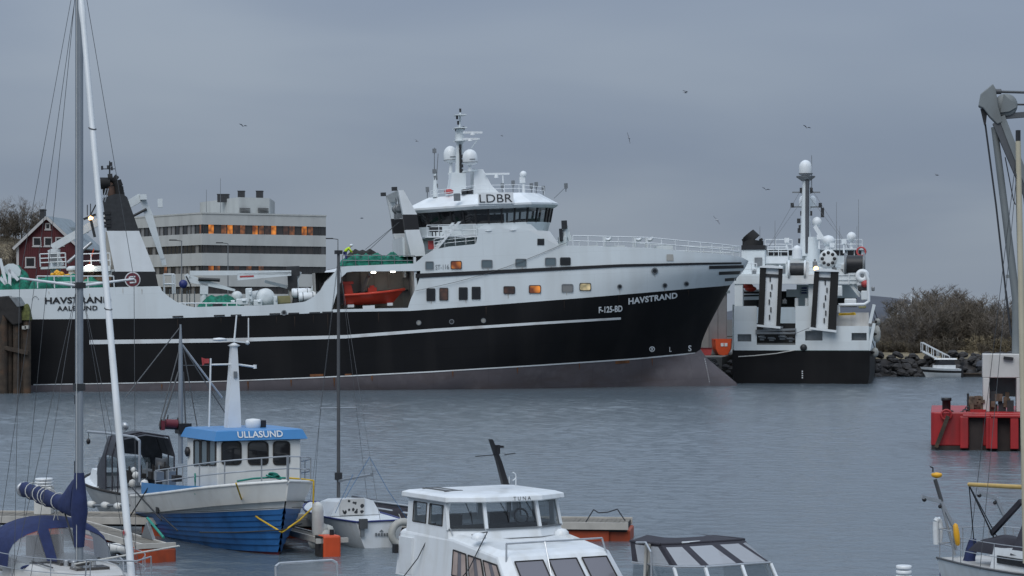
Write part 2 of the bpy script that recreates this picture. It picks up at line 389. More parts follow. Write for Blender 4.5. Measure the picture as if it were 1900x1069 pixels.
def heap(name, m, parent, cx, cy, lx, ly, z0, h, seed=0, n=16, rough=0.35, **kw):
    """a slumped pile of netting: an uneven mound"""
    b = MB(); rows = []
    for i in range(n + 1):
        r = []
        for j in range(n + 1):
            a, c = i / n * 2 - 1, j / n * 2 - 1
            e = max(0, 1 - abs(a) ** 3) * max(0, 1 - abs(c) ** 3)
            q = mnoise.noise(V((a * lx * .55 + seed, c * ly * .6, seed * 1.7))) + 0.35 * mnoise.noise(V((a * lx * 1.3 + seed, c * ly * 1.3, seed)))
            r.append(V((cx + a * lx / 2, cy + c * ly / 2, z0 + max(0, e ** 0.5 * h * (1 + rough * q * 1.6)))))
        rows.append(r)
    b.grid(rows)
    return b.build(name, m, parent, **kw)
def rail(b, pts, h, r=0.03, mids=(0.5,), step=1.5):
    """posts, a top rail and mid rails along a line of deck points"""
    pts = [V(p) for p in pts]; up = V((0, 0, 1))
    for m_ in (1.0,) + tuple(mids): b.pipe([p + up * h * m_ for p in pts], r, 5)
    acc = 0.0
    for a, c in zip(pts, pts[1:]):
        ln = (c - a).length; k = 0.0
        while k < ln:
            if acc <= 0: p = a.lerp(c, k / ln); b.tube(p, p + up * h, r, r, 5); acc = step
            d = min(acc, ln - k) if ln - k > 1e-6 else 1; k += max(d, 1e-3); acc -= max(d, 1e-3)
    b.tube(pts[-1], pts[-1] + up * h, r, r, 5)
    return b

# ---------------------------------------------------------------- water
def make_water():
    m = bpy.data.materials.new('harbour_water'); m.use_nodes = True
    nt = m.node_tree; nd = nt.nodes; ln = nt.links.new
    b = nd['Principled BSDF']
    b.inputs['Base Color'].default_value = (0.098, 0.124, 0.144, 1); b.inputs['IOR'].default_value = 1.33
    b.inputs['Roughness'].default_value = 0.18; b.inputs['Specular IOR Level'].default_value = 1.0
    tc = nd.new('ShaderNodeTexCoord')
    def nz(scale, vec, det, rough=0.55, dist=0.0):
        mp = nd.new('ShaderNodeMapping'); mp.inputs['Scale'].default_value = vec; ln(tc.outputs['Object'], mp.inputs[0])
        n = nd.new('ShaderNodeTexNoise'); n.inputs['Scale'].default_value = scale; n.inputs['Detail'].default_value = det
        n.inputs['Roughness'].default_value = rough; n.inputs['Distortion'].default_value = dist
        ln(mp.outputs[0], n.inputs['Vector']); return n.outputs[0]
    rip = nz(3.2, (1, 1.2, 1), 4.0, 0.6, 0.3)
    swell = nz(0.28, (0.7, 1.2, 1), 3.0)
    patch = nz(0.035, (0.55, 1.0, 1), 3.0)
    def mt(op, a, c):
        n = nd.new('ShaderNodeMath'); n.operation = op
        for i, q in enumerate((a, c)):
            if isinstance(q, (int, float)): n.inputs[i].default_value = q
            else: ln(q, n.inputs[i])
        return n.outputs[0]
    amp = nd.new('ShaderNodeMapRange'); amp.inputs[1].default_value = 0.35; amp.inputs[2].default_value = 0.65
    amp.inputs[3].default_value = 0.72; amp.inputs[4].default_value = 1.15; ln(patch, amp.inputs[0])
    hgt = mt('ADD', mt('MULTIPLY', rip, amp.outputs[0]), mt('MULTIPLY', swell, 0.0))
    bp = nd.new('ShaderNodeBump'); bp.inputs['Strength'].default_value = 1.0; bp.inputs['Distance'].default_value = 0.05
    ln(hgt, bp.inputs['Height']); ln(bp.outputs[0], b.inputs['Normal'])
    MATS['harbour_water'] = m
make_water()
import numpy as np
def wave_patch():
    """the harbour's wind ripples as real waves, finely meshed where the harbour basin is; a flat sheet carries on outside"""
    rs = np.random.RandomState(5)
    ys = [38.0]
    while ys[-1] < 268: ys.append(ys[-1] + 0.11 + 0.0007 * ys[-1])
    ys = np.array(ys); ss = np.linspace(-0.30, 0.30, 560)
    Y = np.repeat(ys[:, None], len(ss), 1); Xw = Y * ss[None, :]
    Z = np.zeros_like(Y)
    patch = 0.92 + 0.22 * np.sin(Xw * 0.11 + Y * 0.05 + 1.0 + 1.5 * np.sin(Y * 0.043)) * np.sin(Y * 0.085 - Xw * 0.03 + 2.0) + 0.10 * np.sin(Xw * 0.31 - Y * 0.21)
    for k in range(46):
        lam = 0.50 * (4.0 ** rs.rand() ** 1.7); kk = 2 * math.pi / lam
        th = R(78) + rs.randn() * 0.65
        kx, ky = kk * math.cos(th), kk * math.sin(th)
        slope = 0.019 * (0.7 + 0.6 * rs.rand()); amp = slope / kk
        wob = 0.8 * np.sin(Xw * 0.23 * rs.rand() + Y * 0.2 * rs.rand() + rs.rand() * 6)
        fade = np.clip((0.0045 * Y + 0.25) * 0 + np.clip((lam / (0.11 + 0.0007 * Y) - 2.2) / 1.5, 0, 1), 0, 1)   # waves finer than the mesh fade out
        Z += amp * np.sin(kx * Xw + ky * Y + wob + rs.rand() * 6.283) * fade
    Z *= patch
    me = bpy.data.meshes.new('water'); n, m = Y.shape
    co = np.stack([Xw, Y, Z], -1).reshape(-1, 3).astype(np.float32)
    a = (np.arange(n - 1)[:, None] * m + np.arange(m - 1)[None, :]).reshape(-1)
    q = np.stack([a, a + 1, a + m + 1, a + m], -1).astype(np.int32)
    me.vertices.add(len(co)); me.vertices.foreach_set('co', co.ravel())
    me.loops.add(q.size); me.loops.foreach_set('vertex_index', q.ravel())
    me.polygons.add(len(q)); me.polygons.foreach_set('loop_start', np.arange(0, q.size, 4, dtype=np.int32)); me.polygons.foreach_set('loop_total', np.full(len(q), 4, dtype=np.int32))
    me.polygons.foreach_set('use_smooth', np.ones(len(q), dtype=bool)); me.update(calc_edges=True); me.validate()
    me.materials.append(MATS['harbour_water']); link('water', me, kind='structure')
    print('water quads', len(q))
wave_patch()
w = MB()
xs = [-3000, -300, -60, -20, 0, 20, 60, 300, 3000]; ys = [-100, 30, 60, 120, 240, 500, 1500, 6000]
w.grid([[V((x, y, -.22)) for x in xs] for y in ys], False)
w.build('sea', 'harbour_water', kind='structure')

# ---------------------------------------------------------------- land
SHIP_O, SHIP_YAW, TRIM = (-44.4, 215.4), 9.0, 2.6
sd = V((math.cos(R(SHIP_YAW)), math.sin(R(SHIP_YAW)), 0)); sp = V((-sd.y, sd.x, 0))
def quay_pt(a, off): return V((SHIP_O[0], SHIP_O[1], 0)) + sd * a + sp * off
c1 = quay_pt(68, 9); c2 = c1 + V((0.165, 0.986, 0)) * 95
b = MB(); b.prism([V((p.x, p.y, -3)) for p in (quay_pt(-160, 9), c1, c2, V((-20, 460, 0)), V((-260, 460, 0)))], (0, 0, 5.6))
b.build('quay', 'quay_concrete', kind='structure')
# far land behind everything, and the rising ground on the left
b = MB(); b.bx(-900, 60, 455, 2400, -2, 2.4); b.bx(34, 900, 330, 2400, -2, 2.2); b.build('ground', 'soil', kind='structure')
def hill_left(x, y):
    h = 15.5 * smooth((-x - 47) / 26) * smooth((y - 286) / 55)
    return 2.55 + h + 1.1 * mnoise.noise(V((x * 0.12, y * 0.12, 1.3))) * smooth((-x - 45) / 10)
b = MB(); b.grid([[V((x, y, hill_left(x, y))) for x in range(-150, -39, 4)] for y in range(282, 450, 5)]); b.build('hillside', 'dry_grass', kind='structure')
def bank_z(x, y):
    return 1.2 + 1.5 * smooth((y - 258.5) / 9) + 1.2 * smooth((y - 268) / 40) + 0.5 * mnoise.noise(V((x * 0.15, y * 0.15, 4.1)))
def bank_x(x, y): return x + max(0, (y - 262)) * 0.17 * clamp(1 - (x - 41) / 60)
b = MB(); ys_ = [258.5, 260, 262, 264, 266, 269, 273, 278, 285, 300, 320, 345]
b.grid([[V((bank_x(x, y), y, bank_z(x, y) if y > 258.6 else -1)) for x in [41 + k * 2.5 for k in range(60)]] for y in ys_]); b.build('bank', 'dry_grass', kind='structure')
b = MB(); rows = []
for j in range(9):
    t = j / 8; rows.append([V((x, 1150 + t * 500, -2 + 17 * math.sin(min(1, t * 1.2) * math.pi / 2) * math.exp(-((x - 225) / 70.0) ** 2) + 9 * t * math.exp(-((x - 420) / 260.0) ** 2) + 3 * t * mnoise.noise(V((x * 0.02, t * 2, 0))))) for x in range(-700, 1201, 20)])
b.grid(rows); b.build('far_hill', 'hill_far', kind='structure')

# ---------------------------------------------------------------- bare shrubs and trees (shared meshes)
def stick(b, p0, p1, r0, r1): b.tube(p0, p1, r0, r1, 3, False)
def shrub(seed, H_, nst, spread, nbr, ntw, single=False, tw=0.02):
    rnd = random.Random(seed); st, cr = MB(), MB()
    def rv(k): return V((rnd.uniform(-k, k), rnd.uniform(-k, k), rnd.uniform(-k, k)))
    stems = []
    if single:
        top = V((rnd.uniform(-.2, .2), rnd.uniform(-.2, .2), H_ * 0.28)); st.tube(V((0, 0, -0.6)), top, 0.20, 0.15, 6)
    for i in range(nst):
        if single: p = top - V((0, 0, H_ * 0.10 * rnd.random()))
        else: p = V((rnd.uniform(-spread, spread) * 0.55, rnd.uniform(-spread, spread) * 0.4, -0.5))
        a = rnd.uniform(0, 2 * math.pi); lean = rnd.uniform(0.1, 0.75)
        d = V((math.cos(a) * lean, math.sin(a) * lean, 1)).normalized(); hh = H_ * rnd.uniform(0.62, 1.0) - p.z
        pts = [p]; seg = 6
        for k in range(seg):
            d = (d + rv(0.16) + V((0, 0, 0.10))).normalized(); pts.append(pts[-1] + d * hh / seg)
        r0 = 0.10 if single else 0.055
        for k in range(seg): stick(st, pts[k], pts[k + 1], r0 * (1 - k / seg * 0.75), r0 * (1 - (k + 1) / seg * 0.75))
        for q in range(nbr):
            t = rnd.uniform(0.22, 0.98) * seg; k = min(seg - 1, int(t)); o = pts[k].lerp(pts[k + 1], t - k)
            a = rnd.uniform(0, 2 * math.pi); e = (V((math.cos(a), math.sin(a), rnd.uniform(0.25, 1.3)))).normalized()
            bl = H_ * rnd.uniform(0.10, 0.24); m1 = o + e * bl * 0.5 + rv(0.08 * bl); m2 = m1 + (e + V((0, 0, 0.3))).normalized() * bl * 0.5
            stick(cr, o, m1, 0.032, 0.025); stick(cr, m1, m2, 0.025, 0.014)
            for z in range(ntw):
                f = rnd.random(); s_ = o.lerp(m1, f) if rnd.random() < 0.4 else m1.lerp(m2, f)
                a = rnd.uniform(0, 2 * math.pi); g = (e * 0.5 + V((math.cos(a), math.sin(a), rnd.uniform(-0.1, 1.2)))).normalized()
                stick(cr, s_, s_ + g * H_ * rnd.uniform(0.05, 0.115), tw, tw * 0.45)
    return st, cr
def proto(seed, mt_, *a, **k):
    st, cr = shrub(seed, *a, **k); return st.mesh('stems', mt_), cr.mesh('twigs', mt_)
def plant(name, pr, loc, s, rz, label, cat, group, names=('stem', 'twigs'), sz=1.0):
    o = bpy.data.objects.new(name, None); COL.objects.link(o); o.location = loc; o.rotation_euler = (0, 0, rz); o.scale = (s, s, s * sz)
    tag(o, label, cat, group)
    for nm, me in zip(names, pr): link(nm, me, o)
    return o
rnd = random.Random(11)
bp_ = [proto(21 + k, ('twig_brown', 'bush_dark', 'twig_brown', 'twig_grey')[k], 7.0, 15, 2.6, 12, 9, tw=0.026) for k in range(4)]
top_tab = [(1618, 622), (1640, 592), (1658, 566), (1680, 546), (1700, 536), (1715, 528), (1745, 530), (1775, 534), (1800, 545), (1830, 551), (1850, 553), (1880, 560), (1960, 566), (2200, 560)]
where_b = [(1640, 'closest to the moored ship'), (1700, 'behind the boulders'), (1760, 'behind the white motorboat'), (1820, 'beside the red barge'), (1880, 'behind the grey crane'), (9999, 'past the crane')]
k = 0
for row, (Y, n) in enumerate(((270, 15), (276, 15), (284, 14), (295, 12))):
    for i in range(n):
        u = 1628 + (i + 0.5 + rnd.uniform(-.35, .35)) * (1990 - 1628) / n
        if row == 0 and rnd.random() < 0.25: continue
        if u < 1690 and rnd.random() < .4: continue
        v_t = interp(top_tab, u) + (rnd.uniform(0, 22) if row != 2 else rnd.uniform(-6, 6)) + (14 if row == 0 else 5 if row == 1 else 0)
        p = px(u, 600, Y); z0 = bank_z(p.x, Y); h = CAM_H + (V_HOR - v_t) * Y / F_PX - z0
        wh = next(q for lim, q in where_b if u < lim)
        plant('bare_shrub', bp_[(k * 7 + row) % 4], (p.x, Y, z0), max(h, 2.4) / 6.9, rnd.uniform(0, 6.28), 'leafless brown shrub in the thicket on the far bank, ' + wh, 'shrub', 'leafless shrubs of the far bank thicket, ' + wh)
        k += 1
# undergrowth: low scrub along the bank
up_ = [proto(51 + k, ('bush_dark', 'dry_grass')[k], 2.2, 22, 1.8, 8, 5, tw=0.03) for k in range(2)]
for i in range(46):
    u = 1626 + i * 7.4 + rnd.uniform(-3, 3); Y = rnd.choice((265.5, 268, 271)); p = px(u, 640, Y)
    plant('scrub', up_[i % 2 if rnd.random() < .7 else 0], (p.x, Y, bank_z(p.x, Y)), rnd.uniform(0.35, 0.95), rnd.uniform(0, 6.28), 'low tangled scrub at the foot of the far bank thicket', 'scrub', 'low scrub along the far bank')
tp_ = [proto(81 + k, 'twig_grey', 12.0, 8, 3, 9, 5, single=True, tw=0.022) for k in range(2)]
for (u, vt, Y, q, wh) in ((8, 366, 335, 0, 'at the edge of the picture'), (40, 362, 338, 1, 'with the tallest crown'), (66, 372, 345, 0, 'closest behind the red house gable'), (-14, 372, 330, 1, 'rising furthest from the red house')):
    p = px(u, 400, Y); z0 = hill_left(p.x, Y); h = CAM_H + (V_HOR - vt) * Y / F_PX - z0
    plant('bare_tree', tp_[q], (p.x, Y, z0), h / 11.8, u * 1.3, 'leafless tree on the slope by the red house, ' + wh, 'tree', 'leafless trees on the slope', ('trunk', 'crown'))
for i in range(34):
    u = -22 + i * 4.4 + rnd.uniform(-4, 4); Y = rnd.uniform(305, 340); p = px(u, 460, Y); z0 = hill_left(p.x, Y)
    plant('hillside_shrub', bp_[(i * 3) % 3], (p.x, Y, z0 - 0.3), rnd.uniform(0.45, 0.8), rnd.uniform(0, 6.28), 'dark leafless shrub on the slope beside the red house', 'shrub', 'dark shrubs on the slope by the red house')

# ---------------------------------------------------------------- rock breakwater
def rock_mesh(seed):
    rn = random.Random(seed); b = MB(); b.ball((0, 0, 0), 1.0, 8)
    pts = []
    for p in b.v:
        q = V(p); s = 1 + 0.42 * mnoise.noise(q * 1.3 + V((seed * 3.1, 0, 0))); q = V((q.x * 1.15, q.y, q.z * 0.8)) * s
        for ax in (V((1, .3, .5)), V((-.6, 1, .4)), V((.2, -.7, 1)), V((-.8, -.5, .6))):   # knock facets off
            ax = ax.normalized(); d = q.dot(ax) - 0.72
            if d > 0: q -= ax * d * 0.9
        pts.append(tuple(q))
    b.v = pts; b.sm = [False] * len(b.sm)
    return b.mesh('rock', 'rock')
rocks = [rock_mesh(k) for k in range(6)]
bw = bpy.data.objects.new('rock_breakwater', None); COL.objects.link(bw); bw.location = (60, 258, 0)
tag(bw, 'breakwater of dark tumbled boulders under the far bank', 'breakwater')
b = MB(); b.prism([V((-20, -1.5, -1)), V((60, -1.5, -1)), V((60, 2.2, 1.9)), V((-20, 2.2, 1.9))], (0, 3, -1)); b.build('mound', 'rock', bw)
k = 0
for row in range(5):
    for i in range(54):
        if k >= 260: break
        x = -19.5 + i * 0.92 + rnd.uniform(-.4, .4); t = row / 4
        o = link('rock', rocks[k % 6], bw, loc=(x, -2.1 + t * 4.2 + rnd.uniform(-.3, .3), -0.1 + t * 2.35 + rnd.uniform(-.3, .3)))
        s = rnd.uniform(0.30, 0.70); o.scale = (s * rnd.uniform(.9, 1.4), s, s * rnd.uniform(.7, 1)); o.rotation_euler = (rnd.uniform(-.5, .5), rnd.uniform(-.5, .5), rnd.uniform(0, 6)); k += 1
# rubble slope under the quay corner
rb = bpy.data.objects.new('rubble_slope', None); COL.objects.link(rb); rb.location = (c1.x, c1.y, 0); tag(rb, 'rubble of grey stones at the quay corner behind the bulbous bow', 'rubble')
for i in range(46):
    t = rnd.random(); o = link('rock', rocks[i % 6], rb, loc=(rnd.uniform(-5, 1.2), -1.6 - rnd.uniform(0, .8) + t * 1.5, 0.1 + t * 2.2))
    s = rnd.uniform(.25, .55); o.scale = (s * 1.3, s, s * .8); o.rotation_euler = (0, rnd.uniform(-.4, .4), rnd.uniform(0, 6))

# ---------------------------------------------------------------- office building
def office():
    z0, zt = 2.6, 21.85
    A = V((-46.3, 345, 0)); B_ = V((-28.6, 355, 0)); C_ = V((-62.5, 366, 0)); D_ = B_ + (C_ - A)
    o = bpy.data.objects.new('office_building', None); COL.objects.link(o); o.location = (A.x, A.y, z0)
    tag(o, 'grey flat-roofed office block with long window bands, some lit orange', 'building')
    def P(p, z): return V((p.x - A.x, p.y - A.y, z - z0))
    bands = [(20.25, 18.9), (17.2, 16.0), (14.1, 12.95), (11.0, 9.9), (7.9, 6.7)]
    ctr = (A + D_) * 0.5
    def inset(p, d): q = p - ctr; return p - q.normalized() * d
    # solid core, set back behind the window bands
    b = MB(); b.prism([P(inset(p, 0.75), z0) for p in (A, B_, D_, C_)], (0, 0, zt - z0 - 0.4)); b.build('core', 'concrete_dark', o)
    z_hi = zt
    for i, (a, c) in enumerate(bands + [(z0, z0)]):
        b = MB(); b.prism([P(p, a) for p in (A, B_, D_, C_)], (0, 0, z_hi - a)); b.build('spandrel', 'concrete_light', o); z_hi = c
    b = MB(); b.prism([P(p - (p - ctr).normalized() * -0.12, zt) for p in (A, B_, D_, C_)], (0, 0, 0.22)); b.build('parapet', 'concrete_light', o)
    rn = random.Random(3)
    lit_r = {0: 'o', 1: 'o', 2: '', 3: 'd', 4: 'o', 5: 'd', 6: 'd', 7: 'o', 8: 'o', 9: 'd', 10: '', 11: 'o', 12: 'd', 13: 'd', 14: 'p', 15: '', 16: 'o', 17: 'o', 18: 'd'}
    # alternate with the photograph: bright panes near the corner, the middle and the far end of the top band
    pat0 = ['t', 'o', 't', 'd', 'o', 'p', 'd', 't', 'o', 'd', 'p', 'o', 't', 'p', 'd', 't', 'o', 'd', 't', 't']
    pat2 = ['t', 'o', 'd', 't', 't', 'p', 't', 'd', 't', 'd', 't', 't', 'b', 't', 't', 't', 'b', 't', 't', 't']
    mm = {'t': 'tint_glass', 'o': 'lit_orange', 'd': 'lit_dim', 'p': 'lit_brown', 'b': 'office_glass', 'w': 'blind_glass'}
    for (S, E, n, side) in ((A, B_, 20, 'r'), (A, C_, 22, 'l')):
        d = (E - S); nrm = V((d.y, -d.x, 0)).normalized()
        if nrm.y > 0: nrm = -nrm
        for bi, (hi, lo) in enumerate(bands[:4]):
            for k in range(n):
                s0, s1 = S + d * ((k + 0.05) / n) - nrm * 0.22, S + d * ((k + 0.93) / n) - nrm * 0.22
                if side == 'r': c = (pat0, ['t'] * 20, pat2, ['t'] * 20)[bi][k]
                else: c = 'w' if rn.random() < (0.65, 0.15, 0.45, 0.2)[bi] else ('d' if rn.random() < (.3, 0, .15, 0)[bi] else 'b')
                if side == 'r' and c == 't' and rn.random() < 0.3: c = 'b'
                q = MB(); q.quad(P(s0, lo), P(s1, lo), P(s1, hi), P(s0, hi)); q.build('window_pane', mm[c], o)
            for k in range(n + 1):
                s0 = S + d * (k / n) - nrm * 0.2; q = MB(); q.beam(P(s0, lo), P(s0, hi), 0.10, 0.16); q.build('mullion', 'dark_metal', o)
    # roof house with fans and louvres
    def at(u, v, Y): q = px(u, v, Y); return V((q.x - A.x, q.y - A.y, q.z - z0))
    f = [at(443, 398, 357), at(500, 398, 360), at(510, 398, 372), at(371, 398, 374)]
    zt2 = at(443, 366, 357).z; base = zt - z0 + 0.1
    b = MB(); b.prism([V((p.x, p.y, base)) for p in f], (0, 0, zt2 - base)); b.build('roof_house', 'concrete_light', o)
    for u0, u1, v0, v1 in ((441, 453, 355, 367), (475, 487, 355, 368), (403, 424, 361, 369)):
        p, q = at(u0, v1, 362), at(u1, v0, 362); b = MB(); b.bx(p.x, q.x, p.y, p.y + 1.2, p.z - 0.5, q.z)
        b.bx(p.x - .06, q.x + .06, p.y - .06, p.y + 1.26, q.z - 0.02, q.z + 0.1); b.build('roof_fan', 'dark_metal', o)
    for u0, u1 in ((445, 464), (479, 498)):
        p, q = at(u0, 395, 356.6 + (u0 - 443) * 0.055), at(u1, 386, 356.6 + (u1 - 443) * 0.055)
        for j in range(4):
            b = MB(); zz = p.z + (q.z - p.z) * (j + 0.5) / 4; b.beam(V((p.x, p.y, zz)), V((q.x, q.y, zz)), 0.12, 0.11); b.build('louvre_slat', 'dark_metal', o)
    for u, v in ((383, 352), (409, 331)):
        p = at(u, 392, 350); b = MB(); b.tube(p - V((0, 0, .4)), at(u, v, 350), 0.05, 0.03, 5); b.build('antenna', 'grey_metal', o)
office()

# ---------------------------------------------------------------- red wooden house on the slope
def red_house():
    Y = 303.0; f = Frame((*px(88, 520, Y).xy, 9.2), -4.0, 0, 'red_house', 'dark red wooden gabled house with white trim and grey roof', 'house')
    r = f.root      # local: x to the right along the gable wall, y back along the ridge
    g = lambda u, v, y=0.0: f.y(u, v, y)
    el, ap, er = g(33, 456), g(88, 404), g(146, 457)
    dep = 11.0; zb = 0.0
    b = MB(); b.prism([V((el.x, 0, zb)), V((er.x, 0, zb)), V((er.x, 0, er.z)), V((ap.x, 0, ap.z)), V((el.x, 0, el.z))], (0, dep, 0)); b.build('wall', 'house_red', r)
    for i in range(28):     # upright boards of the gable front
        x = el.x + (er.x - el.x) * (i + .5) / 28; zt = ap.z - abs(x - ap.x) * ((ap.z - er.z) / (er.x - ap.x)) - 0.25
        q = MB(); q.bx(x - .11, x + .11, -0.035, 0.02, zb + .02, zt); q.build('board', 'house_red', r)
    for s, e in ((1, er), (-1, el)):
        d = V((e.x - ap.x, 0, e.z - ap.z)); e2 = V((ap.x, 0, ap.z)) + d * 1.12; a2 = V((ap.x, 0, ap.z + 0.05)); nn = V((-d.z, 0, d.x)).normalized() * (1 if s < 0 else -1)
        if nn.z < 0: nn = -nn
        b = MB(); b.prism([a2 + V((0, -.5, 0)), e2 + V((0, -.5, 0)), e2 + V((0, -.5, 0)) + nn * .2, a2 + V((0, -.5, 0)) + nn * .2], (0, dep + 1, 0)); b.build('roof', 'slate_roof', r)
        b = MB(); b.beam(a2 + V((0, -.56, -0.02)), e2 + V((0, -.56, -0.02)), 0.09, 0.34); b.build('bargeboard', 'house_trim', r)
        b = MB(); b.bx(e.x - .16, e.x + .16, -.06, .05, zb, e.z - .1); b.build('corner_board', 'house_trim', r)
    ch = g(79.5, 408, 3.0); b = MB(); b.bx(g(76, 400, 3).x, g(84, 400, 3).x, 2.5, 3.4, ap.z - .6, g(80, 390, 3).z); b.bx(g(75.5, 400, 3).x, g(84.5, 400, 3).x, 2.4, 3.5, g(80, 391, 3).z, g(80, 388.5, 3).z); b.build('chimney', 'dark_metal', r)
    b = MB(); b.prism([g(126, 432, 5), g(160, 432, 5), g(160, 422, 5), g(128, 422, 5)], (0, 1.2, 0)); b.build('dormer', 'slate_roof', r)
    for u0, v0, u1, v1 in ((61, 440, 77, 457), (82, 440, 97, 457), (103, 440, 119, 456), (47, 477, 66, 496), (84, 414, 94, 426)):
        p, q = g(u0, v1), g(u1, v0); b = MB(); b.bx(p.x + .1, q.x - .1, -.05, .03, p.z + .1, q.z - .1); w_ = b.build('window', 'dark_glass', r)
        b = MB()
        for s in ((p.x, q.x, q.z - .14, q.z), (p.x, q.x, p.z, p.z + .14), (p.x, p.x + .15, p.z + .14, q.z - .14), (q.x - .15, q.x, p.z + .14, q.z - .14)): b.bx(s[0], s[1], -.10, -.03, s[2], s[3])
        b.bx(p.x - .1, q.x + .1, -.13, -.03, p.z - .12, p.z - .004); b.build('frame', 'house_trim', w_)
red_house()
# second gable-roofed house behind the ship's funnel
f = Frame((*px(178, 520, 330).xy, 9.0), 8.0, 0, 'white_house', 'small grey-roofed house behind the trawler funnel beside the red house', 'house'); r = f.root
b = MB(); b.bx(-4, 4, 0, 7, 0, 5.2); b.build('wall', 'house_red', r)
b = MB(); b.prism([V((-4.5, -.4, 5.1)), V((4.5, -.4, 5.1)), V((3.6, 3.5, 7.0)), V((-3.6, 3.5, 7.0))], (0, 0, .2)); b.prism([V((-4.5, 7.4, 5.1)), V((-3.6, 3.5, 7.01)), V((3.6, 3.5, 7.01)), V((4.5, 7.4, 5.1))], (0, 0, .2)); b.build('roof', 'slate_roof', r)
for x in (-2.4, 0.2, 2.5):
    b = MB(); b.bx(x - .55, x + .55, -.06, .02, 2.6, 4.1); w_ = b.build('window', 'dark_glass', r)
    b = MB(); b.bx(x - .68, x + .68, -.1, -.065, 4.1, 4.22); b.bx(x - .68, x + .68, -.1, -.065, 2.48, 2.6); b.bx(x - .68, x - .55, -.1, -.065, 2.6, 4.1); b.bx(x + .55, x + .68, -.1, -.065, 2.6, 4.1); b.build('frame', 'house_trim', w_)

# ---------------------------------------------------------------- street lamps by the office, low buildings on the quay
for u, vt, Y, wh in ((337, 447, 280, 'before the office corner'), (423, 452, 290, 'before the middle of the office front'), (627, 444, 285, 'at the end of the office block')):
    p = px(u, 600, Y); b = MB(); zt = px(u, vt, Y).z
    o = bpy.data.objects.new('street_lamp', None); COL.objects.link(o); o.location = (p.x, Y, 2.6); tag(o, 'slim grey street lamp standing ' + wh, 'street lamp', 'street lamps by the office')
    b.tube((0, 0, 0), (0, 0, zt - 2.6), .10, .06, 6); b.build('pole', 'grey_metal', o)
    b = MB(); b.beam((0, 0, zt - 2.62), (-0.9, 0, zt - 2.5), .08, .08); b.bx(-1.5, -0.6, -.12, .12, zt - 2.58, zt - 2.44); b.build('lamp_head', 'dark_metal', o)
# shed on the quay between the two ships
f = Frame((17.0, 247.0, 2.6), 0.0, 0, 'quay_shed', 'grey panelled quayside shed seen between the two ships', 'shed'); r = f.root
b = MB(); b.bx(-9, 6.0, 0.05, 20, 0, 6.6); b.build('wall', 'shed_wall', r)
b = MB(); b.bx(-9.3, 6.3, -.25, 20.3, 6.6, 6.9); b.build('roof', 'slate_roof', r)
for i in range(16):
    x = -8.6 + i * 0.94; q = MB(); q.bx(x - .41, x + .41, -.03, .04, .05, 6.5); q.build('panel', ('shed_wall', 'concrete_dark')[i % 3 == 1], r)
f = Frame((22.35, 245.2, 2.605), 0.0, 0, 'orange_skiff', 'small orange skiff on the quay with white mark on its bow', 'boat'); r = f.root
b = MB(); b.loft([[V((x * s, -1.0 + y, z)) for x, z in ((-1.0, 1.75), (-.95, .7), (-.6, .1), (0, 0), (.6, .1), (.95, .7), (1.0, 1.75))] for s, y in ((.82, 0), (1, .8), (1, 3.2))], False, False, True)
b.prism([V((x * .82, -1.0, z)) for x, z in ((-1.0, 1.75), (-.95, .7), (-.6, .1), (0, 0), (.6, .1), (.95, .7), (1.0, 1.75))], (0, .03, 0)); b.build('hull', 'bright_orange', r)
b = MB(); b.bx(-1.0, 1.0, -.9, 2.2, 1.6, 1.66); b.build('deck', 'rescue_orange', r)
for x in (-.28, .12):
    b = MB(); b.bx(x, x + .3, -1.06, -1.004, .95, 1.3); b.build('mark', 'stripe_white', r)
f = Frame((20.4, 245.0, 2.605), 0.0, 0, 'fish_tub', 'dark pink fish tub on the quay next to the orange skiff', 'tub'); r = f.root
b = MB(); b.loft([[V((sx * k, sy * k, z)) for sx, sy in ((-.8, -.5), (.8, -.5), (.8, .5), (-.8, .5))] for k, z in ((.85, 0), (1, .8), (.93, .8), (.8, .15))], True, True); b.build('tub', 'pale_red', r)
b = MB(); b.bx(-.86, .86, -.56, .56, .74, .802); b.build('rim', 'maroon', r)

# ================================================================ the big trawler
sh = Frame(SHIP_O, SHIP_YAW, TRIM, 'fishing_trawler', 'longest ship, black and white stern trawler with a grey bulbous bow', 'ship')
SR = sh.root
HALF = 7.5
A0 = -3.4          # the stern reaches behind the fender pier
_st = [sh.y(u, v, 0) for u, v in ((1389, 484), (1382, 499), (1355, 530), (1332, 572), (1312, 610), (1302, 635), (1300, 648), (1306, 660), (1330, 680), (1352, 698), (1366, 710), (1374, 719))]
STEM = sorted((p.z, p.x) for p in _st)
STEM = [(STEM[0][0] - 3, STEM[0][1] - 1.0)] + STEM
Z_KN = sh.y(1300, 648, 0).z; X_KN = sh.y(1300, 648, 0).x
def stem(z): return interp(STEM, z)
def stem_main(z): return stem(z) if z > Z_KN else X_KN - (Z_KN - z) * 0.35
def half(a, z):
    """half breadth of the hull at length a, height z"""
    w_ = smooth((z + 5) / 14.0)
    ent = 30 - 13 * w_
    s = clamp((stem_main(z) - a) / ent)
    lo = math.sin(math.pi / 2 * s) ** 1.15 if s > 0 else 0.0
    hi = (1 - (1 - s) ** 2.3) ** 0.72
    hb = HALF * (lo * (1 - w_) + hi * w_)
    if z < Z_KN:
        tip = stem(z); k = clamp((tip - a) / 9.0)
        bl = 1.9 * math.sqrt(max(0, 1 - (1 - k) ** 2)) * smooth((Z_KN - z) / 2.2 + 0.12)
        hb = max(hb, bl)
    if a < 3: hb *= 1 - 0.05 * (1 - clamp((a - A0) / 6.4)) ** 2
    if z < 0: hb *= 1 - 0.02 * z * z * (1 if a < 40 else 0.3)
    return hb
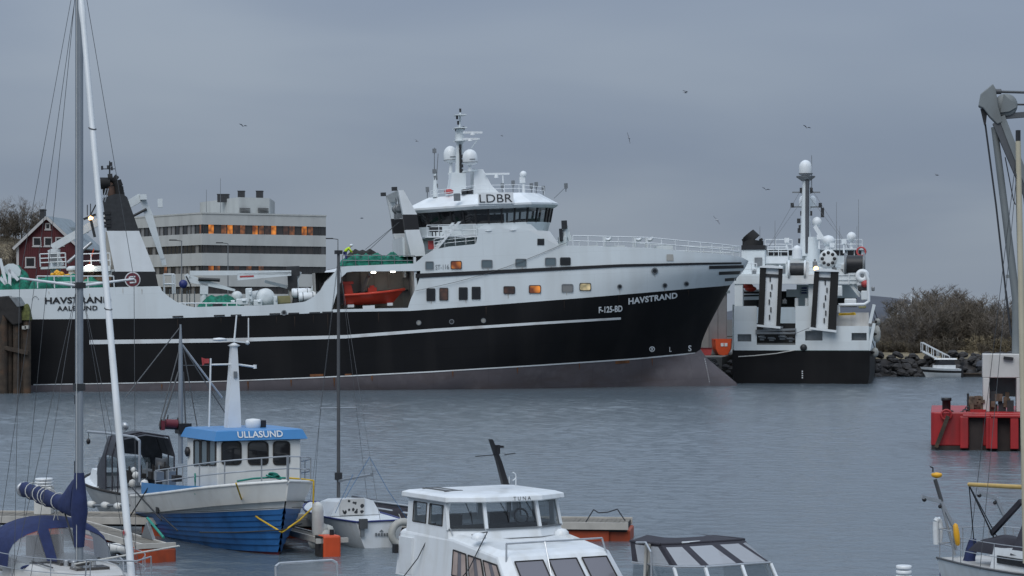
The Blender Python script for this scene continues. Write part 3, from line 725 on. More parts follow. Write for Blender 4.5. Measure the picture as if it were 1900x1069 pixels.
def hull_pt(u, v, out=0.0):
    """the point of the starboard hull side seen at a photo position, moved out towards the eye by `out` metres"""
    y = -HALF
    for _ in range(40):
        p = sh.y(u, v, y); t = -half(p.x, p.z)
        if abs(t - y) < 1e-4: break
        y += (t - y) * 0.6
    if out:
        o, d = sh.ray(u, v); p = p - d.normalized() * out
    return p
def curve_pz(pts):
    """photo polyline -> (share of length, height) pairs on the hull side"""
    r = []
    for u, v in pts:
        p = hull_pt(u, v); r.append(((p.x - A0) / (stem(p.z) - A0), p.z))
    return r
def side(p, z, s): a = A0 + p * (stem(z) - A0); return V((a, s * half(a, z), z))
def band(name, m, lo, hi, p0, p1, n, nz, out=0.0, both=True):
    b = MB()
    ps = [p0 + (p1 - p0) * (1 - (1 - i / n) ** 1.0) for i in range(n + 1)]
    if p1 > 0.97: ps = sorted(set(ps + [1 - 0.06 * (1 - k / 10) ** 2 for k in range(11) if 1 - 0.06 * (1 - k / 10) ** 2 > p0]))
    for s in ((-1, 1) if both else (-1,)):
        rows = []
        for p in ps:
            zl, zh = interp(lo, p), interp(hi, p)
            rows.append([side(p, zl + (zh - zl) * j / nz, s) + V((0, s * out, 0)) for j in range(nz + 1)])
        b.grid(rows if s < 0 else rows[::-1])
    return b.build(name, m, SR)
BOOT = curve_pz([(-8, 716), (400, 708), (600, 700), (800, 690), (1000, 678), (1180, 666), (1250, 660), (1290, 655)]); BOOT += [(1.0, sh.y(1300, 648, 0).z)]
KEEL = [(0, -2.5), (1, STEM[0][0])]
DECKL = curve_pz([(-8, 593), (300, 591), (500, 585), (630, 579), (760, 577), (900, 567), (1080, 553), (1200, 543), (1300, 534), (1340, 531)]) + [(1.0, sh.y(1355, 529, 0).z)]
STRAKE = curve_pz([(600, 519), (770, 511), (1000, 500), (1150, 492), (1300, 489)]) + [(1.0, sh.y(1386, 489, 0).z)]
OPEN_T = curve_pz([(626, 521), (645, 504), (770, 503)]); OPEN_B = curve_pz([(626, 574), (770, 571)])
TOP = curve_pz([(-8, 538), (298, 531), (300, 539), (311, 549), (327, 560), (345, 567), (359, 570), (425, 568), (479, 567), (541, 563), (565, 560), (579, 553), (593, 540), (600, 531), (602, 525), (627, 498), (640, 494), (770, 489), (771, 493 - 4), (784, 476), (805, 463), (831, 458), (883, 453), (885, 440), (889, 425), (975, 424), (1005, 440), (1034, 455), (1064, 456), (1207, 460), (1279, 467), (1339, 472), (1372, 476)]) + [(1.0, sh.y(1389, 485, 0).z)]
TOP_CUT = [q for q in TOP]
p_open0 = curve_pz([(627, 540)])[0][0]; p_open1 = curve_pz([(769, 540)])[0][0]
band('lower_hull', 'antifouling', KEEL, BOOT, 0, 1, 90, 8)
band('topside', 'ship_black', BOOT, DECKL, 0, 1, 90, 8)
W1 = [(p, max(z, interp(DECKL, p) + .02)) for p, z in TOP]
band('aft_bulwark', 'ship_white', DECKL, TOP, 0, p_open0, 150, 3)
band('boat_deck_edge', 'ship_white', OPEN_T, TOP, p_open0, p_open1, 14, 2, both=False)
b = MB(); b.grid([[side(p_open0 + (p_open1 - p_open0) * i / 14, z, 1) for z in (interp(DECKL, p_open0 + (p_open1 - p_open0) * i / 14), interp(TOP, p_open0 + (p_open1 - p_open0) * i / 14))] for i in range(15)]); b.build('port_side_plate', 'ship_white', SR)
band('opening_sill', 'ship_white', DECKL, OPEN_B, p_open0, p_open1, 14, 1, both=False)
band('forward_side', 'ship_white', DECKL, TOP, p_open1, 1, 150, 8)
# transom
b = MB(); zz = [-2.5 + i * (interp(TOP, 0) + 2.5) / 14 for i in range(15)]
b.grid([[V((A0, s * half(A0, z), z)) for s in (-1, 1)] for z in zz[:11]], False); b.build('transom', 'ship_black', SR)
b = MB(); b.grid([[V((A0, s * half(A0, z), z)) for s in (-1, 1)] for z in zz[10:]], False); b.build('transom_bulwark', 'ship_white', SR)
# painted and welded lines, a few centimetres proud
def line_on(name, m, cen, th, out=0.05, n=60):
    """a strip along photo points; th: widths in photo pixels at the ends"""
    b = MB(); rows = []; us = [cen[0][0] + (cen[-1][0] - cen[0][0]) * i / n for i in range(n + 1)]
    for i, u in enumerate(us):
        v = interp(cen, u); h = th[0] + (th[1] - th[0]) * i / n
        rows.append([hull_pt(u, v + h / 2, out), hull_pt(u, v - h / 2, out)])
    b.grid(rows); return b.build(name, m, SR)
line_on('rubbing_strake', 'black_paint', [(771, 512), (1000, 500.5), (1150, 493), (1300, 489.5), (1376, 488.5)], (8, 3.5), 0.08)
line_on('white_stripe', 'stripe_white', [(166, 635), (400, 632), (640, 625), (800, 613), (1000, 600), (1152, 591)], (8, 4.2), 0.05)
line_on('waterline_stripe', 'stripe_white', [(62, 714), (400, 708), (600, 700), (800, 690), (1000, 678), (1180, 666), (1290, 655.5)], (1.6, 2.6), 0.04)
for (u0, u1, v, h) in ((1316, 1380, 496, 6), (1334, 1374, 507, 6), (1345, 1366, 519, 5.5)):
    line_on('bow_bar', 'black_paint', [(u0, v + .5), (u1, v - 1.0)], (h, h), 0.05, 16)
for (u0, u1, v, h) in ((1142, 1168, 672, 7), (575, 600, 697, 5), (640, 652, 696, 4)):
    line_on('rust_patch', 'rust', [(u0, v), (u1, v - 1)], (h, h * .8), 0.03, 10)
for u, v in ((330, 588), (407, 586), (438, 585.5), (510, 583), (545, 582), (584, 581), (608, 580)):
    line_on('freeing_port', 'dark_metal', [(u - 10, v), (u + 10, v - .6)], (3, 3), 0.05, 4)
rr_ = random.Random(9)
def rust_run(u, v, ln_, w_, m):
    b = MB(); b.add([hull_pt(u - w_, v, .045), hull_pt(u + w_, v, .045), hull_pt(u + w_ * .5 + .3, v + ln_ * .6, .045), hull_pt(u + .4, v + ln_, .045), hull_pt(u - w_ * .3, v + ln_ * .55, .045)], [(0, 1, 2, 3, 4)]); b.build('rust_run', m, SR)
for u, v in ((330, 592), (407, 590), (440, 590), (512, 588), (545, 587), (584, 584), (608, 583), (700, 580), (905, 569), (1045, 557), (1150, 548), (1234, 541), (1274, 538)): rust_run(u + rr_.uniform(-4, 4), v, rr_.uniform(12, 34), rr_.uniform(.5, .9), 'rust_dark')
for u, v in ((800, 559), (862, 557), (945, 546), (1053, 543), (1215, 509), (1150, 536), (1234, 534), (905, 498), (966, 496), (1022, 494), (225, 535), (262, 536), (90, 541), (165, 545)): rust_run(u + rr_.uniform(-3, 3), v, rr_.uniform(6, 12), rr_.uniform(.35, .6), 'rust_run')
for u, v in ((300, 713), (460, 708), (540, 705), (620, 701), (690, 698), (840, 689), (960, 682), (1075, 674), (1210, 665)): rust_run(u, v, rr_.uniform(10, 20), rr_.uniform(.8, 2.2), 'rust')
# names and marks
def on_hull(u0, v0, u1, v1, h0, h1=None):
    h1 = h1 or h0
    def pl(s, t): return hull_pt(u0 + (u1 - u0) * s, v0 + (v1 - v0) * s - (h0 + (h1 - h0) * s) * t, 0.06)
    return pl
lettering('HAVSTRAND', on_hull(1166, 565.5, 1257, 553.5, 12, 11), 'bow_name', 'stripe_white', SR, 0.035, 1.05)
lettering('F-125-BD', on_hull(1111, 581.5, 1155, 578.5, 12), 'registration_mark', 'stripe_white', SR, 0.03)
lettering('HAVSTRAND', on_hull(83, 564, 206, 562, 12), 'stern_name', 'black_paint', SR, 0.035, 1.05)
lettering('AALESUND', on_hull(106, 577, 181, 576, 9), 'home_port_name', 'black_paint', SR, 0.03, 1.1)
lettering('ST-116', on_hull(808, 500.5, 833, 499.5, 9), 'side_mark', 'grey_metal', SR, 0.0)
lettering('L', on_hull(1242, 653, 1246, 652.8, 9), 'draught_mark', 'stripe_white', SR, 0.02)
lettering('S', on_hull(1277, 652, 1283, 651.8, 11), 'draught_mark', 'stripe_white', SR, 0.02)
def ring_on(u, v, r, name, m, fill=False, out=0.06, n=20, inner=0.72):
    b = MB(); c = [hull_pt(u + r * math.cos(2 * math.pi * i / n), v + r * math.sin(2 * math.pi * i / n), out) for i in range(n)]
    if fill: b.add(c, [tuple(range(n))])
    else:
        d = [hull_pt(u + r * inner * math.cos(2 * math.pi * i / n), v + r * inner * math.sin(2 * math.pi * i / n), out) for i in range(n)]
        b.add(c + d, [(i, (i + 1) % n, n + (i + 1) % n, n + i) for i in range(n)])
    return b.build(name, m, SR)
ring_on(1210, 648, 5.2, 'thruster_mark', 'stripe_white')
for s in (-1, 1): b = MB(); b.quad(hull_pt(1207, 648 - 3.2 * s, .06), hull_pt(1208, 648 - 4.2 * s, .06), hull_pt(1213, 648 + 3.2 * s, .06), hull_pt(1212, 648 + 4.2 * s, .06)); b.build('thruster_mark', 'stripe_white', SR)
for i in range(12): ring_on(1307 + i * 0.85, 662 + i * 4.2, 0.9, 'draught_mark', 'stripe_white', True, .05, 6)
for u, v, m in ((777, 599, 'fender_grey'), (838, 597, 'dark_metal'), (897, 595, 'fender_grey')):
    ring_on(u, v, 4.2, 'porthole', m, True, .06, 12); ring_on(u, v, 4.8, 'porthole_rim', 'grey_metal', False, .08, 12, .7)
for u, v, r in ((1150, 532, 4), (1234, 530, 4), (1274, 527, 4), (1215, 503, 5.5), (527, 580.5, 4.5)):
    ring_on(u, v, r, 'fairlead', 'dark_metal', True, .05, 12); ring_on(u, v, r * 1.15, 'fairlead_rim', 'grey_metal', False, .09, 12, .6)
for i in range(6): ring_on(60 + i * 2.2, 552 + (3 if i in (0, 5) else -2 if i in (2, 3) else 0), 1.0, 'bell_mark', 'grey_metal', True, .05, 6)
b = MB(); b.quad(hull_pt(1237, 484, .06), hull_pt(1250, 484, .06), hull_pt(1249, 472, .06), hull_pt(1237, 472, .06)); b.build('hatch_plate', 'recess_paint', SR)
# windows in the side: each a framed pane
def side_window(u0, v0, u1, v1, m, fr='dark_metal'):
    b = MB(); e = 0.12 * (u1 - u0)
    def rp(k, out):
        pts = []
        for (cu, cv, a0) in ((u1 - k - e, v0 + k + e, -90), (u1 - k - e, v1 - k - e, 0), (u0 + k + e, v1 - k - e, 90), (u0 + k + e, v0 + k + e, 180)):
            for a in (0, 45, 90): pts.append(hull_pt(cu + e * math.cos(R(a0 + a)), cv + e * math.sin(R(a0 + a)), out))
        return pts
    o_ = rp(-.9, .10); i_ = rp(0.5, .10); n = len(o_)
    g = rp(0.2, .05); b.add(g, [tuple(range(n))]); w_ = b.build('window', m, SR)
    b = MB(); b.add(o_ + i_, [(i, (i + 1) % n, n + (i + 1) % n, n + i) for i in range(n)]); b.build('frame', fr, w_)
for q in ((792, 536, 807, 558, 'dark_glass'), (816, 535, 831, 557, 'lit_brown'), (852, 534, 867, 556, 'dark_glass'), (876, 533, 891, 555, 'dark_glass'), (935, 532, 955, 545, 'lit_brown'), (982, 530, 1003, 544, 'lit_orange'), (1043, 528, 1063, 542, 'blind_glass'), (1076, 526, 1096, 539, 'lit_cream'),
          (837, 485, 856, 499, 'lit_orange'), (894, 483, 913, 497, 'grey_glass'), (957, 481, 976, 495, 'grey_glass'), (1012, 479, 1031, 493, 'grey_glass'), (1040, 478.5, 1058, 492, 'dark_glass'), (790, 486, 804, 500, 'grey_glass')):
    side_window(*q, fr='dark_metal' if 'lit' in q[4] or 'dark' in q[4] else 'grey_metal')
b = MB(); b.quad(hull_pt(997, 455, .05), hull_pt(1010, 455, .05), hull_pt(1010, 443, .05), hull_pt(997, 443, .05)); b.build('window', 'dark_glass', SR)

# decks
def deck(name, m, a0, a1, z, inset=0.08, n=24):
    b = MB(); rows = []
    for i in range(n + 1):
        a = a0 + (a1 - a0) * i / n; h = max(0.01, half(min(a, stem(z) - .02), z) - inset); rows.append([V((a, -h, z)), V((a, h, z))])
    b.grid(rows, False); return b.build(name, m, SR)
zs = lambda u, v: hull_pt(u, v).z
xs_ = lambda u, v: hull_pt(u, v).x
A_POOP = xs_(300, 540); Z_POOP = zs(180, 533) - 1.05; Z_MAIN = zs(450, 586) ; A_BOAT = xs_(601, 530); A_OPEN1 = xs_(769, 540); A_OPEN0 = xs_(627, 540)
Z_BOAT = zs(700, 492) - .05; A_HOUSE = xs_(800, 470); Z_FC = zs(1064, 457) - .06
deck('poop_deck', 'deck_green', A0 + .05, A_POOP, Z_POOP)
deck('trawl_deck', 'deck_green', A_POOP - .5, A_BOAT + 6, Z_MAIN)
deck('boat_deck', 'deck_grey', A_BOAT + 1.5, A_HOUSE + 3, Z_BOAT)
p_h = curve_pz([(1036, 456)])[0][0]
b = MB(); rows = []
for i in range(41):
    p_ = p_h + (0.998 - p_h) * i / 40; z_ = interp(TOP, p_) - .06; q = side(p_, z_, -1); rows.append([V((q.x, min(q.y + .06, 0), z_)), V((q.x, max(-q.y - .06, 0), z_))])
b.grid(rows, False); b.build('forecastle_deck', 'deck_green', SR)
deck('upper_deck', 'deck_green', A_OPEN1 - 1, xs_(1036, 456), Z_FC - 0.25, 0.10, 20)
b = MB(); b.bx(A_POOP - .25, A_POOP - .05, -7.2, 7.2, Z_MAIN, Z_POOP); b.build('poop_bulkhead', 'ship_white', SR)
b = MB(); b.bx(A_OPEN1 + .06, A_OPEN1 + .3, -7.35, 7.35, Z_MAIN, Z_FC - .3); b.build('house_bulkhead', 'ship_white', SR)
# sloped end plate of the boat deck
b = MB(); p, q = hull_pt(602, 525), hull_pt(628, 497); b.quad(V((p.x, -7.4, p.z)), V((p.x, 7.4, p.z)), V((q.x, 7.4, q.z)), V((q.x, -7.4, q.z))); b.build('sloped_plate', 'white_paint', SR)
b = MB(); b.quad(V((A_BOAT + .12, -3.2, Z_MAIN)), V((A_BOAT + .12, 7.4, Z_MAIN)), V((p.x + .12, 7.4, p.z - .1)), V((p.x + .12, -3.2, p.z - .1))); b.build('fore_bulkhead', 'ship_white', SR)
# the boat recess in the side
zo, zt_ = interp(OPEN_B, (p_open0 + p_open1) / 2) - .05, zs(700, 503) + .08
b = MB(); x0, x1, yi = A_OPEN0 - 2.0, A_OPEN1 + .04, -3.3
b.quad(V((x0, yi, zo - .2)), V((x1, yi, zo - .2)), V((x1, yi, zt_)), V((x0, yi, zt_))); b.build('recess_back', 'recess_paint', SR)
for i in range(7):
    x = x0 + (x1 - x0) * (i + .5) / 7; q = MB(); q.bx(x - .06, x + .06, yi - .14, yi - .01, zo, zt_ - .02); q.build('stiffener', 'recess_paint', SR)
q = MB(); q.bx(x0 + 4.2, x1 - .2, yi - .5, yi - .02, (zo + zt_) / 2 - .25, (zo + zt_) / 2 - .1); q.build('recess_shelf', 'dark_metal', SR)
b = MB(); b.quad(V((x0, -7.3, zo)), V((x1, -7.3, zo)), V((x1, yi, zo)), V((x0, yi, zo))); b.build('recess_floor', 'deck_grey', SR)
b = MB(); b.quad(V((x0, -7.42, zt_)), V((x1, -7.42, zt_)), V((x1, yi, zt_)), V((x0, yi, zt_))); b.build('recess_ceiling', 'recess_paint', SR)
b = MB(); b.quad(V((x0, -7.3, zo)), V((x0, yi, zo)), V((x0, yi, zt_)), V((x0, -7.3, zt_))); b.build('recess_end', 'recess_paint', SR)
for u in (693, 729):
    c = sh.y(u, 506.5, -5.6); b = MB(); b.lathe([(.0, -.12), (.22, -.10), (.24, 0), (.16, .1)], (c.x, c.y, zt_ - .14), 10); b.build('recess_lamp', 'lamp_white', SR)
b = MB(); c = sh.y(673, 530, -4.2); b.beam(V((c.x - .6, -4.2, zo)), V((c.x + .5, -4.6, zt_ - .5)), .25, .3); b.beam(V((c.x + .5, -4.6, zt_ - .5)), V((c.x + .5, -6.2, zt_ - .35)), .2, .25); b.build('boat_davit', 'recess_paint', SR)

# ---------------------------------------------------------------- wheelhouse
yw = 6.3
def wp(u, v, y=-yw): return sh.y(u, v, y)
a1 = wp(882, 400).x; a2 = wp(980, 400).x
plan = [(a1 - 5.2, 1.9), (a1, yw), (a2, yw), (a2 + 2.2, 3.9), (a2 + 3.2, 1.4)]
ctr_a = (a1 + a2) / 2
def ring_at(z, g, inflate=0.0):
    """closed plan ring at height z; g scales about the centre, inflate moves the corners outwards"""
    pts = [(a, -y) for a, y in plan] + [(a, y) for a, y in plan[::-1]]; r = []
    for a, y in pts:
        d = V((a - ctr_a, y, 0)); dn = d.normalized(); r.append(V((ctr_a + d.x * g, d.y * g, z)) + dn * inflate)
    return r
z_base = wp(930, 428).z; z_wb = wp(930, 413.5).z; z_wt = wp(930, 387).z; z_ro = wp(930, 381.5).z; z_rt = wp(930, 357.5).z
WH = MB(); WH.loft([ring_at(z_base - .3, .90), ring_at(z_wb, .955)], True, True); wh = WH.build('wheelhouse', 'ship_white', SR)
b = MB(); b.loft([ring_at(z_wt, 1.01), ring_at(z_ro - .22, 1.045), ring_at(z_ro, 1.10), ring_at(z_ro + .18, 1.10), ring_at(z_rt, .80)], True, True); roof = b.build('wheelhouse_roof', 'white_paint', SR)
lo_r, hi_r = ring_at(z_wb, .953), ring_at(z_wt + .01, 1.005)
nseg = len(lo_r)
for i in range(nseg):
    j = (i + 1) % nseg; ln_ = (lo_r[j] - lo_r[i]).length; k = max(1, round(ln_ / 1.35))
    for q in range(k):
        f0, f1 = q / k, (q + 1) / k; e = .06 / ln_
        A_, B2, C2, D2 = lo_r[i].lerp(lo_r[j], f0 + e), lo_r[i].lerp(lo_r[j], f1 - e), hi_r[i].lerp(hi_r[j], f1 - e), hi_r[i].lerp(hi_r[j], f0 + e)
        b = MB(); b.quad(A_, B2, C2, D2); b.build('window_pane', 'clear_glass' if (A_.x > a1 + 0.9) else 'dark_glass', wh)
        b = MB(); b.beam(lo_r[i].lerp(lo_r[j], f0), hi_r[i].lerp(hi_r[j], f0), .16, .16); b.build('mullion', 'black_paint', wh)
b = MB(); b.bx(a1 - 1, a2 - 1.5, -1.2, 1.2, z_wb - .02, z_wb + 1.0); b.bx(a2 - .5, a2 + 1.5, -3.4, 3.4, z_wb - .02, z_wb + .38); b.build('console', 'dark_interior', wh)
b = MB(); b.bx(a1 - 3.0, a1 - .2, -2.4, 2.4, z_wb - .02, z_wt); b.build('chart_room', 'dark_interior', wh)
# call sign board on the roof edge
p0, p1 = wp(890, 377, -yw * 1.12), wp(951, 376, -yw * 1.12); up = V((0, .10, 1.0)) * (wp(890, 359.5).z - wp(890, 377).z)
b = MB(); b.prism([p0 - V((.12, 0, .08)), p1 + V((.12, 0, -.08)), p1 + V((.12, 0, 0)) + up * 1.1, p0 - V((.12, 0, 0)) + up * 1.1], (0, .08, 0)); cb = b.build('call_sign_board', 'white_paint', SR)
lettering('LDBR', flat_place(p0 + V((0, -.03, .05)), p1 + V((0, -.03, .05)), up * .86), 'call_sign', 'dark_metal', cb, 0.0, 1.0)
# upper house under the wheelhouse
def block(name, m, pts, y0, y1):
    """side outline given at the y0 plane by photo points, carried across to y1"""
    b = MB(); poly = [sh.y(u, v, y0) for u, v in pts]; b.prism(poly, (0, y1 - y0, 0)); return b.build(name, m, SR)
block('upper_house', 'ship_white', [(887, 460), (887, 424), (900, 417), (985, 416), (1008, 438), (1036, 457)], -6.9, 6.9)
block('front_plate', 'white_paint', [(975, 426), (1020, 429), (1038, 455), (1003, 452)], -6.93, -6.6)
block('aft_house', 'ship_white', [(806, 470), (806, 440), (800, 420), (890, 416), (890, 462)], -4.6, 4.6)
block('bridge_deck', 'white_paint', [(792, 441), (792, 438.5), (888, 437), (888, 440)], -6.6, 6.6)
b = MB(); pts = [sh.y(u, v, -6.5) for u, v in ((793, 438), (840, 437), (884, 436))]; rail(b, pts, 1.0, .035, (.5,), 1.1); b.build('bridge_rail', 'white_paint', SR)
b = MB(); pts = [sh.y(u, v, -7.1) for u, v in ((806, 462), (832, 457), (882, 452))]; rail(b, pts, .9, .03, (.35, .7), 1.0); b.build('deck_rail', 'white_paint', SR)
for k, (uu, vv, ul, vl) in enumerate(((852, 412, 810, 462), (840, 414, 800, 470))):
    b = MB(); p, q = sh.y(uu, vv, -6.9 + k * 1.0), sh.y(ul, vl, -6.9 + k * 1.0)
    for dy in (-.35, .35): b.beam(p + V((0, dy, 0)), q + V((0, dy, 0)), .06, .16)
    for t in range(9): c = p.lerp(q, t / 8); b.box(c, (.25, .66, .05))
    b.build('stairway', 'white_paint', SR)
b = MB(); b.bx(*[sh.y(u, 450, -4.7).x for u in (792, 802)], -5.9, -5.5, sh.y(797, 463, -5.7).z, sh.y(797, 447, -5.7).z); b.build('fire_locker', 'pale_red', SR)
for u in (802, 808, 815):
    p = sh.y(u, 426, -6.2); b = MB(); b.box(p, (.5, .4, .45)); b.tube(p, p - V((0, 0, .7)), .06, .06, 5); b.build('floodlight', 'dark_metal', SR)
for u, v in ((905, 430), (950, 429)):
    p = sh.y(u, v, -7.0); b = MB(); b.lathe([(.0, -.10), (.35, -.1), (.62, .04), (.6, .1)], p, 12); b.build('deck_lamp', 'white_paint', SR)

# ---------------------------------------------------------------- masts and domes over the bridge
def S(u, v, y=0.0): return sh.y(u, v, y)
def bar(name, m, p, q, r, r1=None, n=8, par=None):
    b = MB(); b.tube(p, q, r, r1, n); return b.build(name, m, par or SR)
b = MB(); base = [S(832, 362), S(897, 362), S(880, 318), S(858, 300)]; b.prism([q + V((0, -1.0, 0)) for q in (S(830, 362), S(862, 362), S(862, 322), S(836, 322))], (0, 2, 0)); b.build('mast_foot', 'ship_white', SR)
b = MB(); b.prism([q + V((0, -1.3, 0)) for q in (S(876, 362), S(925, 362), S(908, 345), S(893, 316), S(876, 314))], (0, 2.6, 0)); b.build('mast_house', 'white_paint', SR)
b = MB(); b.tube(S(851, 362), S(853, 262), .42, .34, 8); b.tube(S(853, 264), S(853, 240), .46, .42, 8); b.tube(S(853, 241), S(854, 203), .14, .06, 6); mast = b.build('main_mast', 'ship_white', SR)
for v, w_ in ((214, .9), (238, 1.0), (262, .9)):
    p = S(853, v); b = MB(); b.box(p, (w_ * 1.2, 1.8, .08)); b.build('mast_platform', 'ship_white', mast)
for u, v in ((848, 218), (850, 228), (846, 240), (860, 238), (854, 205)):
    b = MB(); p = S(u, v); b.box(p, (.18, .18, .35)); b.build('mast_light', 'dark_metal', mast)
b = MB(); b.tube(S(854, 268, -.5), S(855, 360, -.5), .11, .11, 6)
for v in range(272, 360, 9): b.box(S(857 if v > 285 else 854, v, -.5), (.22, .3, .30))
b.build('cable_tray', 'dark_metal', mast)
for u, v, w_, vv in ((877, 246, 18, 251), (872, 258, 14, 262)):
    p, q = S(u - w_, v, -1.2), S(u + w_, v, -1.2); b = MB(); b.beam(p, q, .18, .20); b.tube(S(u, v, -1.2), S(u, vv, -1.2), .2, .25, 8); b.build('radar_scanner', 'white_paint', mast)
b = MB(); b.beam(S(853, 258), S(890, 258), .3, .14); b.beam(S(857, 300), S(885, 260), .1, .1); b.build('radar_bracket', 'ship_white', mast)
b = MB(); b.beam(S(900, 323, -1.5), S(945, 322.5, -1.5), .2, .18); b.tube(S(921, 323, -1.5), S(921, 330, -1.5), .16, .22, 8); b.tube(S(933, 324, -1.5), S(934, 352, -1.5), .07, .07, 6); b.build('radar_scanner', 'white_paint', mast)
def dome(u, v0, v1, r_px, y, vb, par):
    c = S(u, (v0 + v1) / 2, y); r = sh.size(r_px, c); h = sh.size(v1 - v0, c); zb = S(u, v1, y).z
    prof = [(r * .35, -h * .10), (r * .9, 0), (r, h * .12), (r, h * .45)] + [(r * math.cos(t), h * .45 + (h * .55) * math.sin(t)) for t in (.3, .6, .9, 1.2, 1.45, 1.57)]
    b = MB(); b.lathe(prof, (c.x, y, zb), 20); d = b.build('radome', 'white_paint', par)
    b = MB(); b.torus((c.x, y, zb + h * .1), r * 1.0, .03, (0, 0, 1), 20, 5); b.build('radome_seam', 'grey_metal', d)
    b = MB(); b.tube((c.x, y, zb - h * .05), S(u, vb, y), r * .22, r * .3, 8); b.build('radome_post', 'white_paint', d)
    b = MB(); b.add([V((c.x + (r + .02) * math.sin(a), y - (r + .02) * math.cos(a), zb + h * (.24 + k))) for k in (0, .07) for a in (-.2, 0, .2, .4, .6)], [(i, i + 1, 6 + i, 5 + i) for i in range(4)]); b.build('maker_strip', 'grey_metal', d)
dome(836, 271, 300, 13.3, 1.5, 330, SR); dome(872, 277, 304, 14, -1.8, 318, SR)
b = MB(); b.beam(S(836, 323, 1.5), S(880, 316, -1.8), .6, .16); b.build('dome_platform', 'ship_white', SR)
b = MB(); c = S(833, 357, -3); b.lathe([(.0, -.15), (.4, -.1), (.45, .15), (.2, .3)], c, 10); b.build('life_float', 'pale_red', SR)
bar('whip_antenna', 'grey_metal', S(806, 365, -2), S(806, 274, -2), .07, .03, 5)
bar('whip_antenna', 'grey_metal', S(810, 330, -2), S(813, 285, -2), .04, .03, 5)
for u, v in ((806, 280), (806, 318), (808, 330), (809, 345)): b = MB(); b.box(S(u, v, -2), (.35, .3, .4)); b.build('aerial_fitting', 'grey_metal', SR)
b = MB(); b.tube(S(808, 366, -2), S(807, 320, -2), .28, .12, 8); b.build('aerial_post', 'ship_white', SR)
b = MB(); b.ball(S(971, 324, -2), .36, 10); b.tube(S(971, 327, -2), S(972, 358, -2), .12, .16, 8); b.box(S(969, 334, -2), (.5, .4, .6)); b.build('searchlight', 'white_paint', SR)
for u, v0, v1 in ((952, 340, 357), (986, 345, 359), (1008, 350, 362), (793, 352, 368), (1050, 345, 356), (932, 345, 357), (995, 343, 358)):
    b = MB(); b.tube(S(u, v1, -3), S(u, v0, -3), .05, .05, 5); b.box(S(u, v0, -3), (.3, .3, .5)); b.build('navigation_light', 'grey_metal', SR)
bar('roof_aerial', 'grey_metal', S(1028, 368, -3), S(1049, 348, -3), .03, .03, 4)
b = MB(); rail(b, [S(u, v, -4.6) for u, v in ((800, 368), (884, 358), (960, 356.5), (1010, 361))], .7, .025, (.5,), 1.4); b.build('roof_rail', 'white_paint', SR)
b = MB(); b.box(S(848, 366, -yw * .95), (.6, .3, .7)); b.build('roof_floodlight', 'grey_metal', SR)
for u, v in ((862, 357), (872, 356)): b = MB(); b.lathe([(.0, -.2), (.3, -.2), (.3, .25), (.1, .3)], S(u, v, -4), 8); b.build('roof_vent', 'dark_metal', SR)
# foredeck gear and the forecastle rail
b = MB(); b.tube(S(1048, 455, -2), S(1049, 414, -2), .3, .18, 8); b.beam(S(1049, 418, -2), S(1058, 446, -2), .3, .35); b.beam(S(1040, 428, -2), S(1050, 427, -2), .12, .12); b.box(S(1043, 450, -2), (.7, .6, 1.0)); b.build('deck_crane', 'ship_white', SR)
b = MB(); b.box(S(1047, 417, -2.3), (.5, .3, .8)); b.box(S(1041, 436, -2.3), (.3, .3, 1.2)); b.build('crane_gear', 'dark_metal', SR)
b = MB(); pts = [hull_pt(u, interp([(1064, 457), (1207, 460.5), (1279, 467.5), (1339, 472.5), (1372, 476.5)], u)) + V((0, .12, 0)) for u in range(1064, 1373, 14)]
tip = pts[-1]; far = [V((p.x, -p.y, p.z)) for p in pts[::-1]]
rail(b, pts, 1.0, .05, (.5,), 1.45); b.build('forecastle_rail', 'white_paint', SR)
b = MB(); rail(b, [tip] + [V((tip.x + .5 * math.cos(t), -abs(tip.y) * math.sin(-t) * (1 if t > 0 else 1), tip.z)) for t in (-1.0, -.5, 0, .5, 1.0)] + far, 1.0, .04, (.5,), 1.8); b.build('far_rail', 'white_paint', SR)
for u in (1126, 1183, 1204):
    p = hull_pt(u, 458) + V((0, .9, 0)); b = MB(); b.tube(p, p + V((0, 0, .95)), .13, .13, 8); b.torus(p + V((.3, 0, .95)), .3, .14, (0, 1, 0), 8, 8, 0, math.pi); b.build('gooseneck_vent', 'white_paint', SR)
for u in (1100, 1150, 1240):
    p = hull_pt(u, 460) + V((0, 2.0, -.1)); b = MB(); b.bx(p.x - .8, p.x + .8, p.y - .5, p.y + .5, p.z - .2, p.z + .35); b.build('deck_box', 'white_paint', SR)
# mooring lines seen against the sky, from bow crane to the recess
b = MB(); p, q = S(1052, 450, -7.6), hull_pt(770, 540, .2)
for t in range(10): b.tube(p.lerp(q, t / 10) - V((0, 0, .5 * math.sin(math.pi * t / 10))), p.lerp(q, (t + 1) / 10) - V((0, 0, .5 * math.sin(math.pi * (t + 1) / 10))), .025, .025, 4)
b.build('stay_wire', 'wire', SR)

